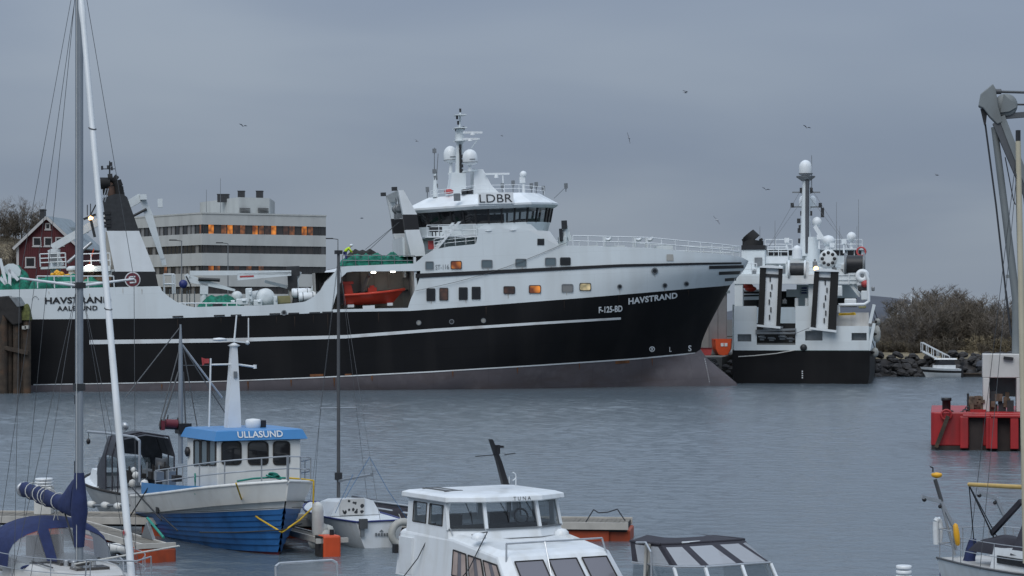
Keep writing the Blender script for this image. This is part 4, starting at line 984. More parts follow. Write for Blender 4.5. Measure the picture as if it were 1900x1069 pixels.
# ---------------------------------------------------------------- twin-legged gantry before the bridge
for y0, y1 in ((-5.6, -4.7), (4.7, 5.6)):
    e = [(738.5, 353), (749, 353), (774, 398), (778, 426), (787, 456), (792, 495), (766, 495), (762, 471), (751.6, 427), (748, 398)]
    P_ = [S(u, v, -5.6) for u, v in e]; P_ = [V((p.x, y0, p.z)) for p in P_]
    b = MB(); b.prism([P_[0], P_[1], P_[2], P_[9]], (0, y1 - y0, 0)); b.prism([P_[8], P_[3], P_[4], P_[5], P_[6], P_[7]], (0, y1 - y0, 0)); b.build('gantry_leg', 'white_paint', SR)
    b = MB(); b.prism([P_[9], P_[2], P_[3], P_[8]], (0, y1 - y0, 0)); b.build('gantry_black_band', 'black_paint', SR)
p, q, r_ = S(738.5, 353, -5.6), S(749, 353, -5.6), S(756, 366, -5.6)
b = MB(); b.prism([V((p.x - .02, -4.7, p.z)), V((q.x, -4.7, q.z)), V((r_.x, -4.7, r_.z)), V((p.x + .3, -4.7, r_.z))], (0, 9.4, 0)); b.build('gantry_crossbeam', 'white_paint', SR)
b = MB(); b.bx(p.x + .3, p.x + .5, -4.7, 4.7, S(740, 471, -5.6).z - 2.2, S(740, 440, -5.6).z); b.build('gantry_back_plate', 'ship_white', SR)
for yy in (-3.4, -1.2):
    c = V((p.x + .25, yy, p.z - 1.6)); b = MB(); b.lathe([(.2, -.2), (.42, -.2), (.36, 0), (.42, .2), (.2, .2)], c, 12, (0, 1, 0)); b.box(c + V((0, 0, -.5)), (.5, .3, .9)); b.tube(c, c + V((0, 0, 1.3)), .07, .07, 5); b.build('gantry_block', 'grey_metal', SR)
for du in (0, 8):
    b = MB(); b.tube(S(741 - du * .1, 412, -3), S(678 + du, 463, -3), .03, .03, 4); b.build('trawl_wire', 'wire', SR)
for dy in (-5.3, 4.9): b = MB(); b.box(V((p.x - .3, dy, p.z + .15)), (.5, .4, .35)); b.build('gantry_floodlight', 'dark_metal', SR)
# ---------------------------------------------------------------- funnels with exhausts
for y0, y1, near in ((-6.6, -4.2, True), (4.2, 6.6, False)):
    f_ = lambda u, v: V((S(u, v, -6.6).x, y0, S(u, v, -6.6).z))
    b = MB(); b.prism([f_(213, 504), f_(288, 504), f_(258, 428.5), f_(198, 428.5)], (0, y1 - y0, 0)); fn = b.build('funnel', 'white_paint', SR)
    b = MB(); b.prism([f_(198, 428.4), f_(258, 428.4), f_(236, 366), f_(228, 360), f_(213, 360), f_(190, 368)], (0, y1 - y0, 0)); b.build('funnel_top', 'dark_metal', fn)
    b = MB(); b.prism([f_(205, 532), f_(294, 532), f_(288, 504.1), f_(208, 504.1)], (0, y1 - y0, 0)); b.build('funnel_base', 'black_paint', fn)
    ym = (y0 + y1) / 2; g_ = lambda u, v: V((S(u, v, -6.6).x, ym, S(u, v, -6.6).z))
    b = MB(); b.pipe([g_(207, 362), g_(205, 345), g_(198, 338), g_(188, 338)], .38, 10); b.build('exhaust_pipe', 'pipe_brown', fn)
    b = MB(); b.tube(g_(204, 338), g_(186, 339), .5, .56, 10); b.build('exhaust_cowl', 'soot', fn)
    b = MB(); b.pipe([g_(222, 364), g_(220, 345), g_(216, 334), g_(209, 329), g_(200, 330)], .42, 10); b.build('exhaust_pipe', 'soot', fn)
    if near:
        b = MB(); b.tube(g_(203, 330), g_(203, 297), .09, .05, 6); b.beam(g_(188, 312), g_(213, 312), .08, .08); b.build('funnel_mast', 'dark_metal', fn)
        for u, v in ((206, 303), (200, 309), (207, 311), (189, 310)): b = MB(); b.box(g_(u, v), (.2, .25, .35)); b.build('mast_light', 'dark_metal', fn)
        for i, v in enumerate((396, 405, 414, 420)):
            b = MB(); q = f_(194, v); b.bx(q.x - .2, q.x + .55, y0 - .1, y0 + .5, q.z - .12, q.z + .12); b.build('louvre_slat', 'black_paint', fn)
        for t in (0, .55): b = MB(); b.tube(f_(190 + t * 8, 375), f_(197 + t * 8, 350), .05, .05, 5); b.build('funnel_stay', 'steel', fn)
        c = f_(246, 519) + V((0, -.04, 0)); rr = sh.size(14.5, c)
        b = MB(); b.lathe([(rr, -.02), (rr, .02)], c, 28, (0, 1, 0)); b.build('emblem_rim', 'stripe_white', fn)
        b = MB(); b.lathe([(rr * .86, -.02), (rr * .86, .02)], c + V((0, -.03, 0)), 28, (0, 1, 0)); b.build('emblem_disc', 'maroon', fn)
        for args in ((-.34, .38, .28, .46), (-.34, .38, -.09, .09), (-.38, .34, -.46, -.28), (-.46, -.28, 0.02, .40), (.28, .46, -.40, -.02)):
            b = MB(); b.bx(c.x + rr * args[0], c.x + rr * args[1], c.y - .09, c.y - .06, c.z + rr * args[2], c.z + rr * args[3]); b.build('emblem_letter', 'stripe_white', fn)
        for dx, dz in ((2.2, .9), (1.0, .3)): pass

# ---------------------------------------------------------------- gear on the trawler's decks
def knuckle(name, y, ped, arms, w, par=SR, m='ship_white'):
    """pedestal: (u, v_top, v_bottom, half width px); arms: list of (u0, v0, u1, v1, h0, h1) boxes tapering from one end to the other"""
    b = MB(); u, vt, vb, hw = ped; r = sh.size(hw, S(u, vt, y)); b.tube(S(u, vb, y), S(u, vt, y), r * 1.15, r, 10); cr = b.build(name, m, par)
    for (u0, v0, u1, v1, h0, h1) in arms:
        p, q = S(u0, v0, y), S(u1, v1, y); k0, k1 = sh.size(h0, p) / 2, sh.size(h1, p) / 2
        d = (q - p).normalized(); n_ = V((-d.z, 0, d.x)); b = MB()
        b.loft([[p + n_ * k0 + V((0, -w / 2, 0)), p - n_ * k0 + V((0, -w / 2, 0)), p - n_ * k0 + V((0, w / 2, 0)), p + n_ * k0 + V((0, w / 2, 0))], [q + n_ * k1 + V((0, -w / 2, 0)), q - n_ * k1 + V((0, -w / 2, 0)), q - n_ * k1 + V((0, w / 2, 0)), q + n_ * k1 + V((0, w / 2, 0))]])
        b.build('crane_arm', m, cr)
    return cr
# aft knuckle crane
c_ = knuckle('aft_crane', -1.0, (103, 462, 545, 9), [(96, 462, 110, 495, 16, 20), (97, 460, 262, 366, 13, 15), (262, 362, 276, 400, 9, 15), (276, 400, 302, 482, 15, 7), (302, 480, 305, 492, 9, 8)], .8)
b = MB(); b.tube(S(125, 488, -1.5), S(170, 450, -1.5), .16, .16, 8); b.build('crane_ram', 'steel', c_)
b = MB(); b.tube(S(245, 402, -1.5), S(272, 388, -1.5), .12, .12, 8); b.build('crane_ram', 'dark_metal', c_)
b = MB(); p, q = S(76, 496, -1), S(123, 493, -1); b.bx(p.x, q.x, -2.0, .2, p.z - .2, p.z); rail(b, [V((p.x, -2, p.z)), V((q.x, -2, p.z))], 1.2, .06, (.33, .66), .8); b.build('crane_platform', 'ship_white', c_)
b = MB(); b.box(S(100, 478, -1.8), (.6, .4, .9)); b.build('crane_controls', 'grey_metal', c_)
b = MB(); b.box(S(266, 366, -1.5), (.6, 1.0, .5)); b.box(S(297, 377, -1.0), (.45, .7, .8)); b.build('crane_joint', 'ship_white', c_)
# stern gear: drum, rails, lamps
b = MB(); rail(b, [S(u, 535, -6.9) for u in (70, 120, 170, 212)], 1.1, .05, (.5,), 1.5); b.build('poop_rail', 'white_paint', SR)
b = MB()
for p, q in (((0, 480), (16, 545)), ((16, 500), (34, 520)), ((18, 498), (18, 545)), ((0, 515), (18, 535))): b.beam(S(*p, -5), S(*q, -5), .28, .28)
b.build('stern_frame', 'white_paint', SR)
b = MB(); b.tube(S(21, 507, -4), S(21, 507, 4), .9, .9, 12); b.build('net_drum', 'ship_white', SR)
b = MB(); b.beam(S(145, 500, -5.4), S(205, 498, -5.4), .8, .5); b.beam(S(148, 500, -5.4), S(148, 535, -5.4), .4, .4); b.beam(S(205, 500, -5.2), S(205, 535, -5.2), .6, .6); b.build('work_platform', 'ship_white', SR)
b = MB(); rail(b, [S(145, 498, -5.4), S(205, 496, -5.4)], 1.3, .05, (.5,), 1.2); b.build('platform_rail', 'white_paint', SR)
b = MB(); b.prism([S(u, v, -4.5) for u, v in ((197, 500), (213, 500), (207, 430), (196, 430))], (0, 2.0, 0)); b.build('stair_casing', 'recess_paint', SR)
b = MB(); b.ball(S(165.5, 495.5, -6.3), .36, 10, (1.15, .8, .55)); b.build('deck_floodlight', 'lamp_white', SR)
b = MB(); b.ball(S(168, 404.5, -3.0), .24, 8); b.build('mast_floodlight', 'lamp_warm', SR)
b = MB(); b.beam(S(155, 407, -3), S(178, 398, -3), .3, .2); b.beam(S(165, 405, -3), S(178, 380, -3), .12, .12); b.beam(S(162, 400, -3), S(162, 380, -3), .08, .08); b.beam(S(168, 400, -3), S(168, 378, -3), .08, .08); b.beam(S(168, 406, -3), S(176, 440, -3), .25, .25); b.build('light_bracket', 'dark_metal', SR)
b = MB()
for dy in (0, .45): b.beam(S(165, 492, -4.2 + dy), S(174, 462, -4.2 + dy), .09, .09)
for t in range(7): p = S(165, 492, -4.2).lerp(S(174, 462, -4.2), t / 6); b.beam(p, p + V((0, .45, 0)), .06, .06)
b.build('ladder', 'bright_orange', SR)
b = MB(); b.tube(S(134, 535, -4), S(134, 500, -4), .35, .35, 10); b.lathe([(.5, 0), (.55, .2), (.3, .4)], S(134, 502, -4), 10); b.build('vent_post', 'ship_white', SR)
# trawl-deck cranes
c_ = knuckle('trawl_deck_crane', -3.2, (378, 531, 590, 6.5), [(350, 517, 436, 539, 14, 4), (345, 509, 350, 519, 7, 12), (352, 507, 540, 506, 9, 8), (440, 514, 540, 508, 13, 7), (371, 536, 386, 536, 20, 20)], .7)
b = MB(); b.tube(S(368, 518, -3.7), S(408, 520, -3.7), .16, .16, 8); b.build('crane_ram', 'dark_metal', c_)
b = MB(); b.tube(S(345, 512, -3.7), S(354, 530, -3.7), .06, .06, 6); b.tube(S(354, 530, -3.7), S(352, 535, -3.7), .06, .06, 6); b.build('crane_hose', 'dark_metal', c_)
b = MB(); b.lathe([(.0, -.1), (.4, -.1), (.4, .1), (0, .1)], S(340, 527, -3.75), 12, (0, 1, 0)); b.build('round_sign', 'sign_blue', c_)
b = MB(); p = S(434, 514, -3.56); b.box(p + V((1.2, 0, 0)), (1.3, .02, .16)); b.build('crane_plate', 'pale_red', c_)
c2_ = knuckle('midship_crane', -2.0, (546, 512, 590, 8.0), [(491, 522, 533, 533, 5, 6), (536, 500, 556, 512, 12, 14)], .8)
b = MB(); b.box(S(544, 503, -2.6), (1.2, .4, .9)); b.box(S(543, 525, -2.8), (.9, .3, 1.3)); b.build('crane_winch', 'dark_metal', c2_)
b = MB(); b.bx(S(537, 570, -2).x, S(552, 570, -2).x, -2.8, -1.2, S(540, 590, -2).z, S(540, 534, -2).z); b.build('crane_trunk', 'recess_paint', c2_)
# winches
def winch(u, v, r_px, y, ln, name='winch'):
    c = S(u, v, y); r = sh.size(r_px, c); b = MB(); b.lathe([(r * .45, 0), (r * .45, ln)], c, 14, (0, 1, 0)); w_ = b.build(name, 'grey_metal', SR)
    for o_ in (0, ln):
        b = MB(); b.lathe([(r * .2, -.06), (r, -.06), (r, .06), (r * .2, .06)], c + V((0, o_, 0)), 20, (0, 1, 0)); b.build('flange', 'ship_white', w_)
    b = MB(); b.bx(c.x - r * .9, c.x + r * .9, c.y + .1, c.y + ln - .1, Z_MAIN, c.z - r * .5); b.build('bed', 'ship_white', w_)
    return w_
winch(493, 552, 17, -4.5, 3.0); winch(477, 553, 14, -1, 3.0); winch(440, 550, 10, -3.5, 2.0)
for u, v, w_, h in ((462, 548, 12, 26), (449, 560, 22, 12), (478, 562, 16, 12), (511, 559, 7, 20), (432, 562, 8, 10), (463, 556, 6, 8)):
    p = S(u, v, -4.8); a = sh.size(w_, p) / 2; c = sh.size(h, p) / 2; b = MB(); b.box(p, (2 * a, 1.0, 2 * c)); b.box(p + V((a * .3, -.55, c * .3)), (a * .7, .2, c * .6)); b.build('winch_housing', 'ship_white', SR, bevel=.08)
p = S(526, 557, -4); b = MB(); b.box(p, (sh.size(22, p), 1.5, sh.size(16, p))); b.bx(p.x - .6, p.x + .6, p.y - .8, p.y - .7, p.z - .25, p.z + .25); b.build('deck_chest', 'olive_box', SR)
b = MB(); rail(b, [S(u, 583, -7.1) for u in (325, 365, 400, 440)], 1.0, .06, (.5,), .95); b.build('bulwark_rail', 'white_paint', SR)
b = MB(); rail(b, [S(u, 545, -1.0) for u in (305, 325)], 1.8, .1, (.5,), .8); b.build('hatch_frame', 'white_paint', SR)
for u, r_ in ((353, 2), (369, 2), (400, 3)):
    pass
b = MB()
for u in (315, 322, 330, 338, 347, 352, 361): b.tube(S(u, 575, 2), S(u, 536 + (u % 7), 2), .05, .05, 5)
b.build('lashing_post', 'grey_metal', SR)
p = S(404, 575, -7.3); b = MB(); b.box(p + V((0, 0, .2)), (.9, .25, .7)); b.build('roller_fairlead', 'dark_metal', SR)
# life raft canisters
for i, (u, v, y) in enumerate(((561, 544, -6.2), (571, 551, -6.6), (558, 543, -4.8), (575, 549, -5.2))):
    c = S(u, v, y); f = link('life_raft_canister', None, None, ('upper white life raft canister at the rising bulwark', 'lower white life raft canister before the boat recess', 'inboard white life raft canister, hindmost of the four', 'inboard white life raft canister, nearest the boat recess')[i], 'life raft', 'life raft canisters on the trawler')
    f.matrix_world = sh.M @ Matrix.Translation(c)
    b = MB(); b.lathe([(.05, -.85), (.38, -.82), (.42, -.7), (.42, .7), (.38, .82), (.05, .85)], (0, 0, 0), 14, (1, 0, 0)); b.build('canister', 'white_paint', f)
    for x in (-.45, .45): b = MB(); b.lathe([(.44, -.04), (.44, .04)], (x, 0, 0), 14, (1, 0, 0)); b.build('strap', 'grey_metal', f)
    b = MB(); b.beam((-.5, 0, -.4), (-.6, 0, -1.0), .12, .5); b.beam((.5, 0, -.4), (.6, 0, -1.0), .12, .5); b.build('cradle', 'dark_metal', f)
# netting (things of their own lying on the decks)
def net(u, v, y, lx, ly, h, m, label, seed):
    p = sh.M @ S(u, v, y); o = heap('fishing_net', m, None, 0, 0, lx, ly, 0, h, seed, 26, .45, label=label, cat='net', group='nets on the trawler')
    o.location = p; o.rotation_euler = (0, 0, R(SHIP_YAW)); return o
net(702, 494, -6.0, 7.4, 2.4, 1.0, 'net_green', 'long green net heaped along the boat deck rail', 3)
net(676, 492, -3.2, 4.2, 2.2, 1.0, 'net_black', 'black net bundle on the boat deck behind green netting', 5)
net(410, 577, -4.0, 4.6, 3.0, 1.15, 'net_green', 'green net mound on the trawl deck beside white winches', 8)
net(125, 538, -5.0, 7.0, 3.0, 1.1, 'net_green', 'green net heap on the poop below the aft crane', 9)
net(28, 546, -3.5, 3.0, 3.5, 1.9, 'net_green', 'green net piled at the very stern', 12)
net(180, 534, -4.6, 3.6, 2.4, 1.4, 'net_brown', 'brown net heap beside the funnel foot', 14)
fl = bpy.data.objects.new('float_heap', None); COL.objects.link(fl); fl.matrix_world = sh.M @ Matrix.Translation(S(117, 515, -4.4)); tag(fl, 'heap of yellow net floats under the aft crane', 'floats')
for i in range(26):
    t = i / 25; b = MB(); b.ball((-.9 + t * 2.2 + rnd.uniform(-.2, .2), rnd.uniform(-.4, .4), .35 - t * .5 + rnd.uniform(-.15, .3)), .2, 8); b.build('float', 'float_yellow', fl)
# green rail netting along the boat deck
b = MB(); pts = [S(u, 493, -7.2) for u in (636, 680, 725, 770)]; rail(b, pts, .95, .035, (.5,), 1.2); b.build('boat_deck_rail', 'grey_metal', SR)
# ---------------------------------------------------------------- rescue boat in the recess
f0 = S(638, 572, -5.6); f1 = S(752, 572, -5.6)
rbt = bpy.data.objects.new('rescue_boat', None); COL.objects.link(rbt); rbt.matrix_world = sh.M @ Matrix.Translation(f0 + V((0, 0, .25))); tag(rbt, 'open orange-red rescue boat stowed in the ship side recess', 'boat')
LB = f1.x - f0.x
def hull_simple(b, Lh, Bh, zk, zs0, zs1, nst=12, full=.55, flare=.6, rake=.6, t0=0., t1=1., nt_=6, tr=.85, outset=0., pw=2.4, sg=(-1, 1), sx=2.2):
    """an open boat shell; stern at x=0; returns sheer points of the starboard side"""
    sheer = []
    for s_ in sg:
        rows = []
        for i in range(nst + 1):
            s = i / nst; hb = Bh / 2 * ((tr + (1 - tr) * math.sin(min(1, s / .45) * math.pi / 2)) if s < .45 else max(0.015, 1 - ((s - .45) / .55) ** pw))
            zt = zs0 + (zs1 - zs0) * s ** sx; kx = full + (1 - full) * s ** 3 * flare * 1.6; row = []
            for j in range(nt_ + 1):
                t = t0 + (t1 - t0) * j / nt_; x = s * Lh * (1 - rake / Lh * (1 - t) * s ** 2)
                row.append(V((x, s_ * (hb * max(0, t) ** kx + outset * (1 - (j / nt_)) * 1.0), zk + (zt - zk) * t)))
            rows.append(row)
            if s_ < 0: sheer.append(rows[-1][-1])
        b.grid(rows if s_ < 0 else rows[::-1])
    return sheer
b = MB(); shr = hull_simple(b, LB, 2.3, 0, .95, 1.25, rake=1.2); b.add([V((0, sy * 1.15 * .85 * (t ** .55), .95 * t)) for t in (0, .3, .6, 1) for sy in (-1, 1)], [(0, 1, 3, 2), (2, 3, 5, 4), (4, 5, 7, 6)]); b.build('hull', 'rescue_orange', rbt)
b = MB(); b.pipe(shr, .13, 8); b.pipe([V((p.x, -p.y, p.z)) for p in shr], .13, 8); b.build('fender_collar', 'rescue_orange', rbt)
b = MB(); b.quad(V((.1, -.9, .7)), V((.1, .9, .7)), V((LB * .9, .1, .8)), V((LB * .9, -.1, .8))); b.build('sole', 'dark_orange', rbt)
b = MB(); b.prism([V((.15, -.5, .7)), V((.95, -.5, .7)), V((.75, -.5, 1.9)), V((.05, -.5, 2.1))], (0, 1, 0)); b.bx(-.05, .95, -.6, .6, 1.95, 2.2); b.build('engine_arch', 'rescue_orange', rbt)
b = MB(); b.bx(2.3, 3.1, -.4, .4, .7, 1.55); b.bx(2.5, 2.9, -.3, .3, 1.5, 1.75); b.build('console', 'rescue_orange', rbt)
b = MB(); b.bx(1.4, 2.0, -.45, .45, .7, 1.2); b.build('seat', 'black_paint', rbt)
b = MB(); b.bx(-.35, .05, -.25, .25, .1, 1.1); b.build('outboard', 'black_paint', rbt)
b = MB(); b.bx(.3, .9, -.7, .7, -.2, .06); b.bx(4.0, 4.5, -.6, .6, -.2, .06); b.build('cradle', 'white_paint', rbt)
b = MB(); p = S(684, 571, -6.9); b.bx(p.x - .55, p.x + .55, -7.1, -6.7, p.z - .45, p.z + .2); b.build('boarding_step', 'white_paint', SR)
# ---------------------------------------------------------------- crew member in a high visibility jacket, bent over the net
def person(M, pose, parts, label):
    o = bpy.data.objects.new('person', None); COL.objects.link(o); o.matrix_world = M; tag(o, label, 'person')
    for nm, m, edges in parts:
        vs, es, rs = [], [], []
        for chain in edges:
            prev = None
            for (k, r) in chain:
                if k in vs: i = vs.index(k)
                else: vs.append(k); rs.append(r); i = len(vs) - 1
                if prev is not None: es.append((prev, i))
                prev = i
        me = bpy.data.meshes.new(nm); me.from_pydata([pose[k] for k in vs], es, []); me.materials.append(MATS[m])
        ob = link(nm, me, o); md = ob.modifiers.new('skin', 'SKIN'); md.use_smooth_shade = True
        for i, sv in enumerate(me.skin_vertices[0].data): sv.radius = (rs[i], rs[i]); sv.use_root = (i == 0)
        s2 = ob.modifiers.new('sub', 'SUBSURF'); s2.levels = 1; s2.render_levels = 1
    return o
pose = {'pel': (0, 0, .88), 'waist': (.10, 0, 1.05), 'chest': (.32, 0, 1.22), 'neck': (.47, 0, 1.32), 'hd0': (.52, 0, 1.36), 'hd1': (.60, 0, 1.46),
        'sl': (.36, .2, 1.26), 'el': (.50, .30, 1.02), 'wl': (.62, .25, .82), 'sr': (.36, -.2, 1.26), 'er': (.52, -.30, 1.02), 'wr': (.66, -.22, .85),
        'hl': (0, .1, .82), 'kl': (.1, .13, .46), 'al': (0, .13, .08), 'tl': (.2, .14, .05), 'hr': (0, -.1, .82), 'kr': (.14, -.13, .46), 'ar': (-.05, -.13, .08), 'tr': (.15, -.14, .05),
        'fl': (.70, .24, .76), 'fr': (.74, -.2, .79)}
parts = [('jacket', 'hivis', [[('pel', .17), ('waist', .17), ('chest', .18), ('neck', .08)], [('chest', .18), ('sl', .10), ('el', .075), ('wl', .06)], [('chest', .18), ('sr', .10), ('er', .075), ('wr', .06)]]),
         ('trousers', 'sign_blue', [[('pel', .165), ('hl', .11), ('kl', .08), ('al', .06), ('tl', .05)], [('pel', .165), ('hr', .11), ('kr', .08), ('ar', .06), ('tr', .05)]]),
         ('head', 'skin', [[('neck', .055), ('hd0', .085), ('hd1', .10)]]), ('hand', 'skin', [[('wl', .045), ('fl', .04)]]), ('hand', 'skin', [[('wr', .045), ('fr', .04)]])]
pm = sh.M @ Matrix.Translation(V((S(641, 490, -6.3).x, -6.3, Z_BOAT + .5)))
pr_ = person(pm, pose, parts, 'crew member in yellow high visibility jacket and white helmet bending over netting')
b = MB(); b.ball((.62, 0, 1.50), .15, 10, (1.1, .9, .8)); b.build('helmet', 'white_paint', pr_)
# mooring pole in front of the recess is the small sailboat's mast, built with that boat

# ================================================================ second trawler, seen from astern
t2 = Frame((29.0, 232.0), 80.5, 0, 'stern_trawler', 'black and white trawler seen stern-on with two big otter boards', 'ship')
TR = t2.root
def T(u, v, x=0.0): return t2.x(u, v, x)
def t_box(name, m, u0, v0, u1, v1, x0, dx, par=None, bevel=0):
    p, q = T(u0, v1, x0), T(u1, v0, x0); b = MB(); b.bx(x0, x0 + dx, p.y, q.y, p.z, q.z); return b.build(name, m, par or TR, bevel=bevel)
def t_poly(name, m, pts, x0, dx, par=None):
    b = MB(); b.prism([T(u, v, x0) for u, v in pts], (dx, 0, 0)); return b.build(name, m, par or TR)
def t_beam(b, u0, v0, x0, u1, v1, x1, w_, h=None): b.beam(T(u0, v0, x0), T(u1, v1, x1), w_, h or w_)
B2 = 6.85
def hb2(x, z): return (B2 + .35 * smooth(x / 6)) * (1 if x < 26 else max(.01, 1 - ((x - 26) / 20) ** 2.2)) * (1 - .06 * smooth((1 - z) / 2.5) * (1 if x < 2 else 1))
def band2(name, m, z0, z1):
    b = MB()
    for s in (-1, 1):
        rows = [[V((x, s * hb2(x, z0 + (z1 - z0) * j / 4), z0 + (z1 - z0) * j / 4)) for j in range(5)] for x in (0, 2, 4, 6, 10, 18, 26, 32, 38, 42, 45, 46)]
        b.grid(rows if s < 0 else rows[::-1])
    b.grid([[V((0, s * hb2(0, z0 + (z1 - z0) * j / 4), z0 + (z1 - z0) * j / 4)) for s in (-1, 1)] for j in range(5)], False)
    return b.build(name, m, TR)
zb = T(1500, 651, 0).z
band2('hull', 'ship_black', -1.5, zb)
# white bulwark round the stern, with its openings left out
zt2 = T(1420, 565, 0).z
cells = [(1362, 565, 1366, 651), (1366, 565, 1405, 620), (1366, 634, 1405, 651), (1405, 565, 1406, 651), (1394, 620, 1406, 634)]
def wall2(cols):
    for u0, v0, u1, v1 in cols: t_box('bulwark_plate', 'ship_white', u0, v0, u1, v1, 0.0, .25)
wall2([(1362, 568, 1404, 620.2), (1362, 633.8, 1404, 650), (1362, 620, 1368.5, 634), (1394, 620, 1404, 634),
       (1404, 640, 1476, 650), (1476, 568, 1494, 650), (1494, 568, 1526, 614), (1494, 632, 1526, 650), (1526, 605, 1578, 650), (1578, 605, 1612, 617.8), (1578, 631.8, 1612, 650), (1608, 617.5, 1612, 632), (1578, 617.6, 1580, 632)])
for u0, v0, u1, v1 in ((1368, 620, 1394.5, 634), (1494, 614, 1526, 632), (1579.5, 617.6, 1608.5, 632)): t_box('opening_back', 'grey_metal', u0, v0, u1, v1, .7, .1)
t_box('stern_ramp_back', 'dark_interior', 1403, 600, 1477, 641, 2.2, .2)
t_box('stern_ramp_floor', 'deck_grey', 1404, 637, 1476, 641, .05, 2.2)
for v in (611, 618): b = MB(); t_beam(b, 1402, v + (3 if v < 615 else 0), -.15, 1477, v, -.15, .22); b.build('ramp_bar', 'grey_metal', TR)
for u, v, w_, h in ((1414, 627, 8, 9), (1432, 629, 9, 7), (1452, 626, 10, 9), (1467, 630, 6, 9), (1445, 609, 16, 8), (1424, 612, 10, 6)):
    p = T(u, v, .9); b = MB(); b.box(p, (.5, t2.size(w_, p), t2.size(h, p))); b.tube(p + V((-.3, -.4, 0)), p + V((-.3, .4, .1)), .1, .1, 6); b.build('ramp_gear', 'grey_metal', TR)
ang = [V((0, s * hb2(0, 2), 0)) for s in (-1, 1)]
# decks and the house
b = MB(); b.bx(.3, 40, -B2 + .1, B2 - .1, zb - .2, zb - .1); b.build('working_deck', 'deck_green', TR)
for s in (-1, 1): b = MB(); rows = [[V((x, s * hb2(x, 4), zz)) for zz in (zb + .003, T(1500, 610, 0).z if s < 0 else zt2)] for x in (.02, 4, 10, 18, 26, 32, 38, 42, 45, 46)]; b.grid(rows); b.build('side_bulwark', 'ship_white', TR)
t_box('house_wall', 'ship_white', 1478, 528, 1530, 568, 8, .3); t_box('house_wall', 'ship_white', 1550, 528, 1590, 553, 8, .3); t_box('house_dark', 'dark_interior', 1380, 540, 1590, 570, 10, .3)
t_box('wall_locker', 'white_paint', 1459, 537, 1484, 551, 7.6, .3); t_box('wall_vent', 'sign_blue', 1487, 533, 1497, 545, 7.8, .2)
for k in range(2): b = MB(); t_beam(b, 1487, 537 + k * 4, 7.7, 1497, 537 + k * 4, 7.7, .08); b.build('vent_slat', 'white_paint', TR)
t_box('crossbeam', 'ship_white', 1362, 511, 1598, 527, 3.5, 1.6); t_box('gallows_deck', 'ship_white', 1362, 508, 1590, 511.5, 3.6, 9)
t_box('gallows_column', 'ship_white', 1363, 527, 1378, 570, 3.6, 1.4); t_box('gallows_column', 'ship_white', 1500, 527, 1510, 570, 4.2, 1.0)
for u, v in ((1387, 531), (1393, 536)): b = MB(); b.ball(T(u, v, 7), .5, 10, (1, 1.3, .6)); b.build('orange_buoy', 'rescue_orange', TR)
b = MB(); t_beam(b, 1377, 539, 7.0, 1408, 539, 7.0, .2); t_beam(b, 1377, 554, 6.5, 1408, 553, 6.5, .35); t_beam(b, 1377, 546, 7, 1408, 546, 7, .12); b.build('side_rail', 'ship_white', TR)
# otter boards
for i, (c, tp) in enumerate((([(1406, 603), (1447, 607), (1452, 497), (1410, 495)], 'left'), ([(1504, 608), (1551, 614), (1556, 503), (1511, 502)], 'right'))):
    o = bpy.data.objects.new('otter_board', None); COL.objects.link(o); o.matrix_world = t2.M @ Matrix.Translation(T(c[0][0] + 20, c[0][1], -.5))
    tag(o, ('tall black and grey otter board over the stern ramp, nearer the funnel', 'tall black and grey otter board hung nearer the white fenders')[i], 'otter board', 'otter boards on the second trawler stern')
    off = T(c[0][0] + 20, c[0][1], -.5)
    def q_(u, v, x=-.5): return T(u, v, x) - off
    (a, d_, e_, g) = c
    def mixu(p, q, t): return (p[0] + (q[0] - p[0]) * t, p[1] + (q[1] - p[1]) * t)
    cuts = (0, .27, .83, 1) if i == 0 else (0, .20, .68, 1)
    for k, (m, dp) in enumerate((('soot', -.25), ('white_paint', 0), ('soot', -.25))):
        b0, b1, t1_, t0_ = mixu(a, d_, cuts[k]), mixu(a, d_, cuts[k + 1]), mixu(g, e_, cuts[k + 1]), mixu(g, e_, cuts[k])
        b = MB(); b.prism([q_(*p, -.5 + dp) for p in (b0, b1, t1_, t0_)], (.3 - dp, 0, 0)); b.build('board_panel', m, o)
    top = [q_(g[0] + (e_[0] - g[0]) * t, g[1] - 3.2 * math.sin(math.pi * t) - .8 + (e_[1] - g[1]) * t, -.9) for t in (0, .15, .35, .5, .65, .85, 1)]
    b = MB(); b.prism([q_(g[0], g[1] + 1.5, -.9)] + top + [q_(e_[0], e_[1] + 1.5, -.9)], (.9, 0, 0)); b.build('top_cap', 'white_paint', o)
    b = MB(); t_ = [q_(*mixu(a, d_, cuts[1] + .05 + .5 * f), -.85) for f in (0, 1)]; b.beam(q_(a[0] - 2, a[1] + 1, -.8), q_(d_[0] + 1, d_[1] + 1, -.8), .25, .22); b.build('shoe', 'white_paint', o)
    for k in range(6):
        t = .15 + k * .13; l, r_ = mixu(a, g, t), mixu(d_, e_, t); m_ = mixu(l, r_, .52 + .05 * math.sin(k * 2.1)); b = MB(); b.box(q_(*m_, -.55), (.12, .12, .5)); b.build('scuff', 'dark_metal', o)
    l, r_ = mixu(a, g, .86), mixu(d_, e_, .86); b = MB(); b.beam(q_(*mixu(l, r_, cuts[1]), -.55), q_(*mixu(l, r_, cuts[2]), -.55), .1, .3); b.build('board_slot', 'dark_metal', o)
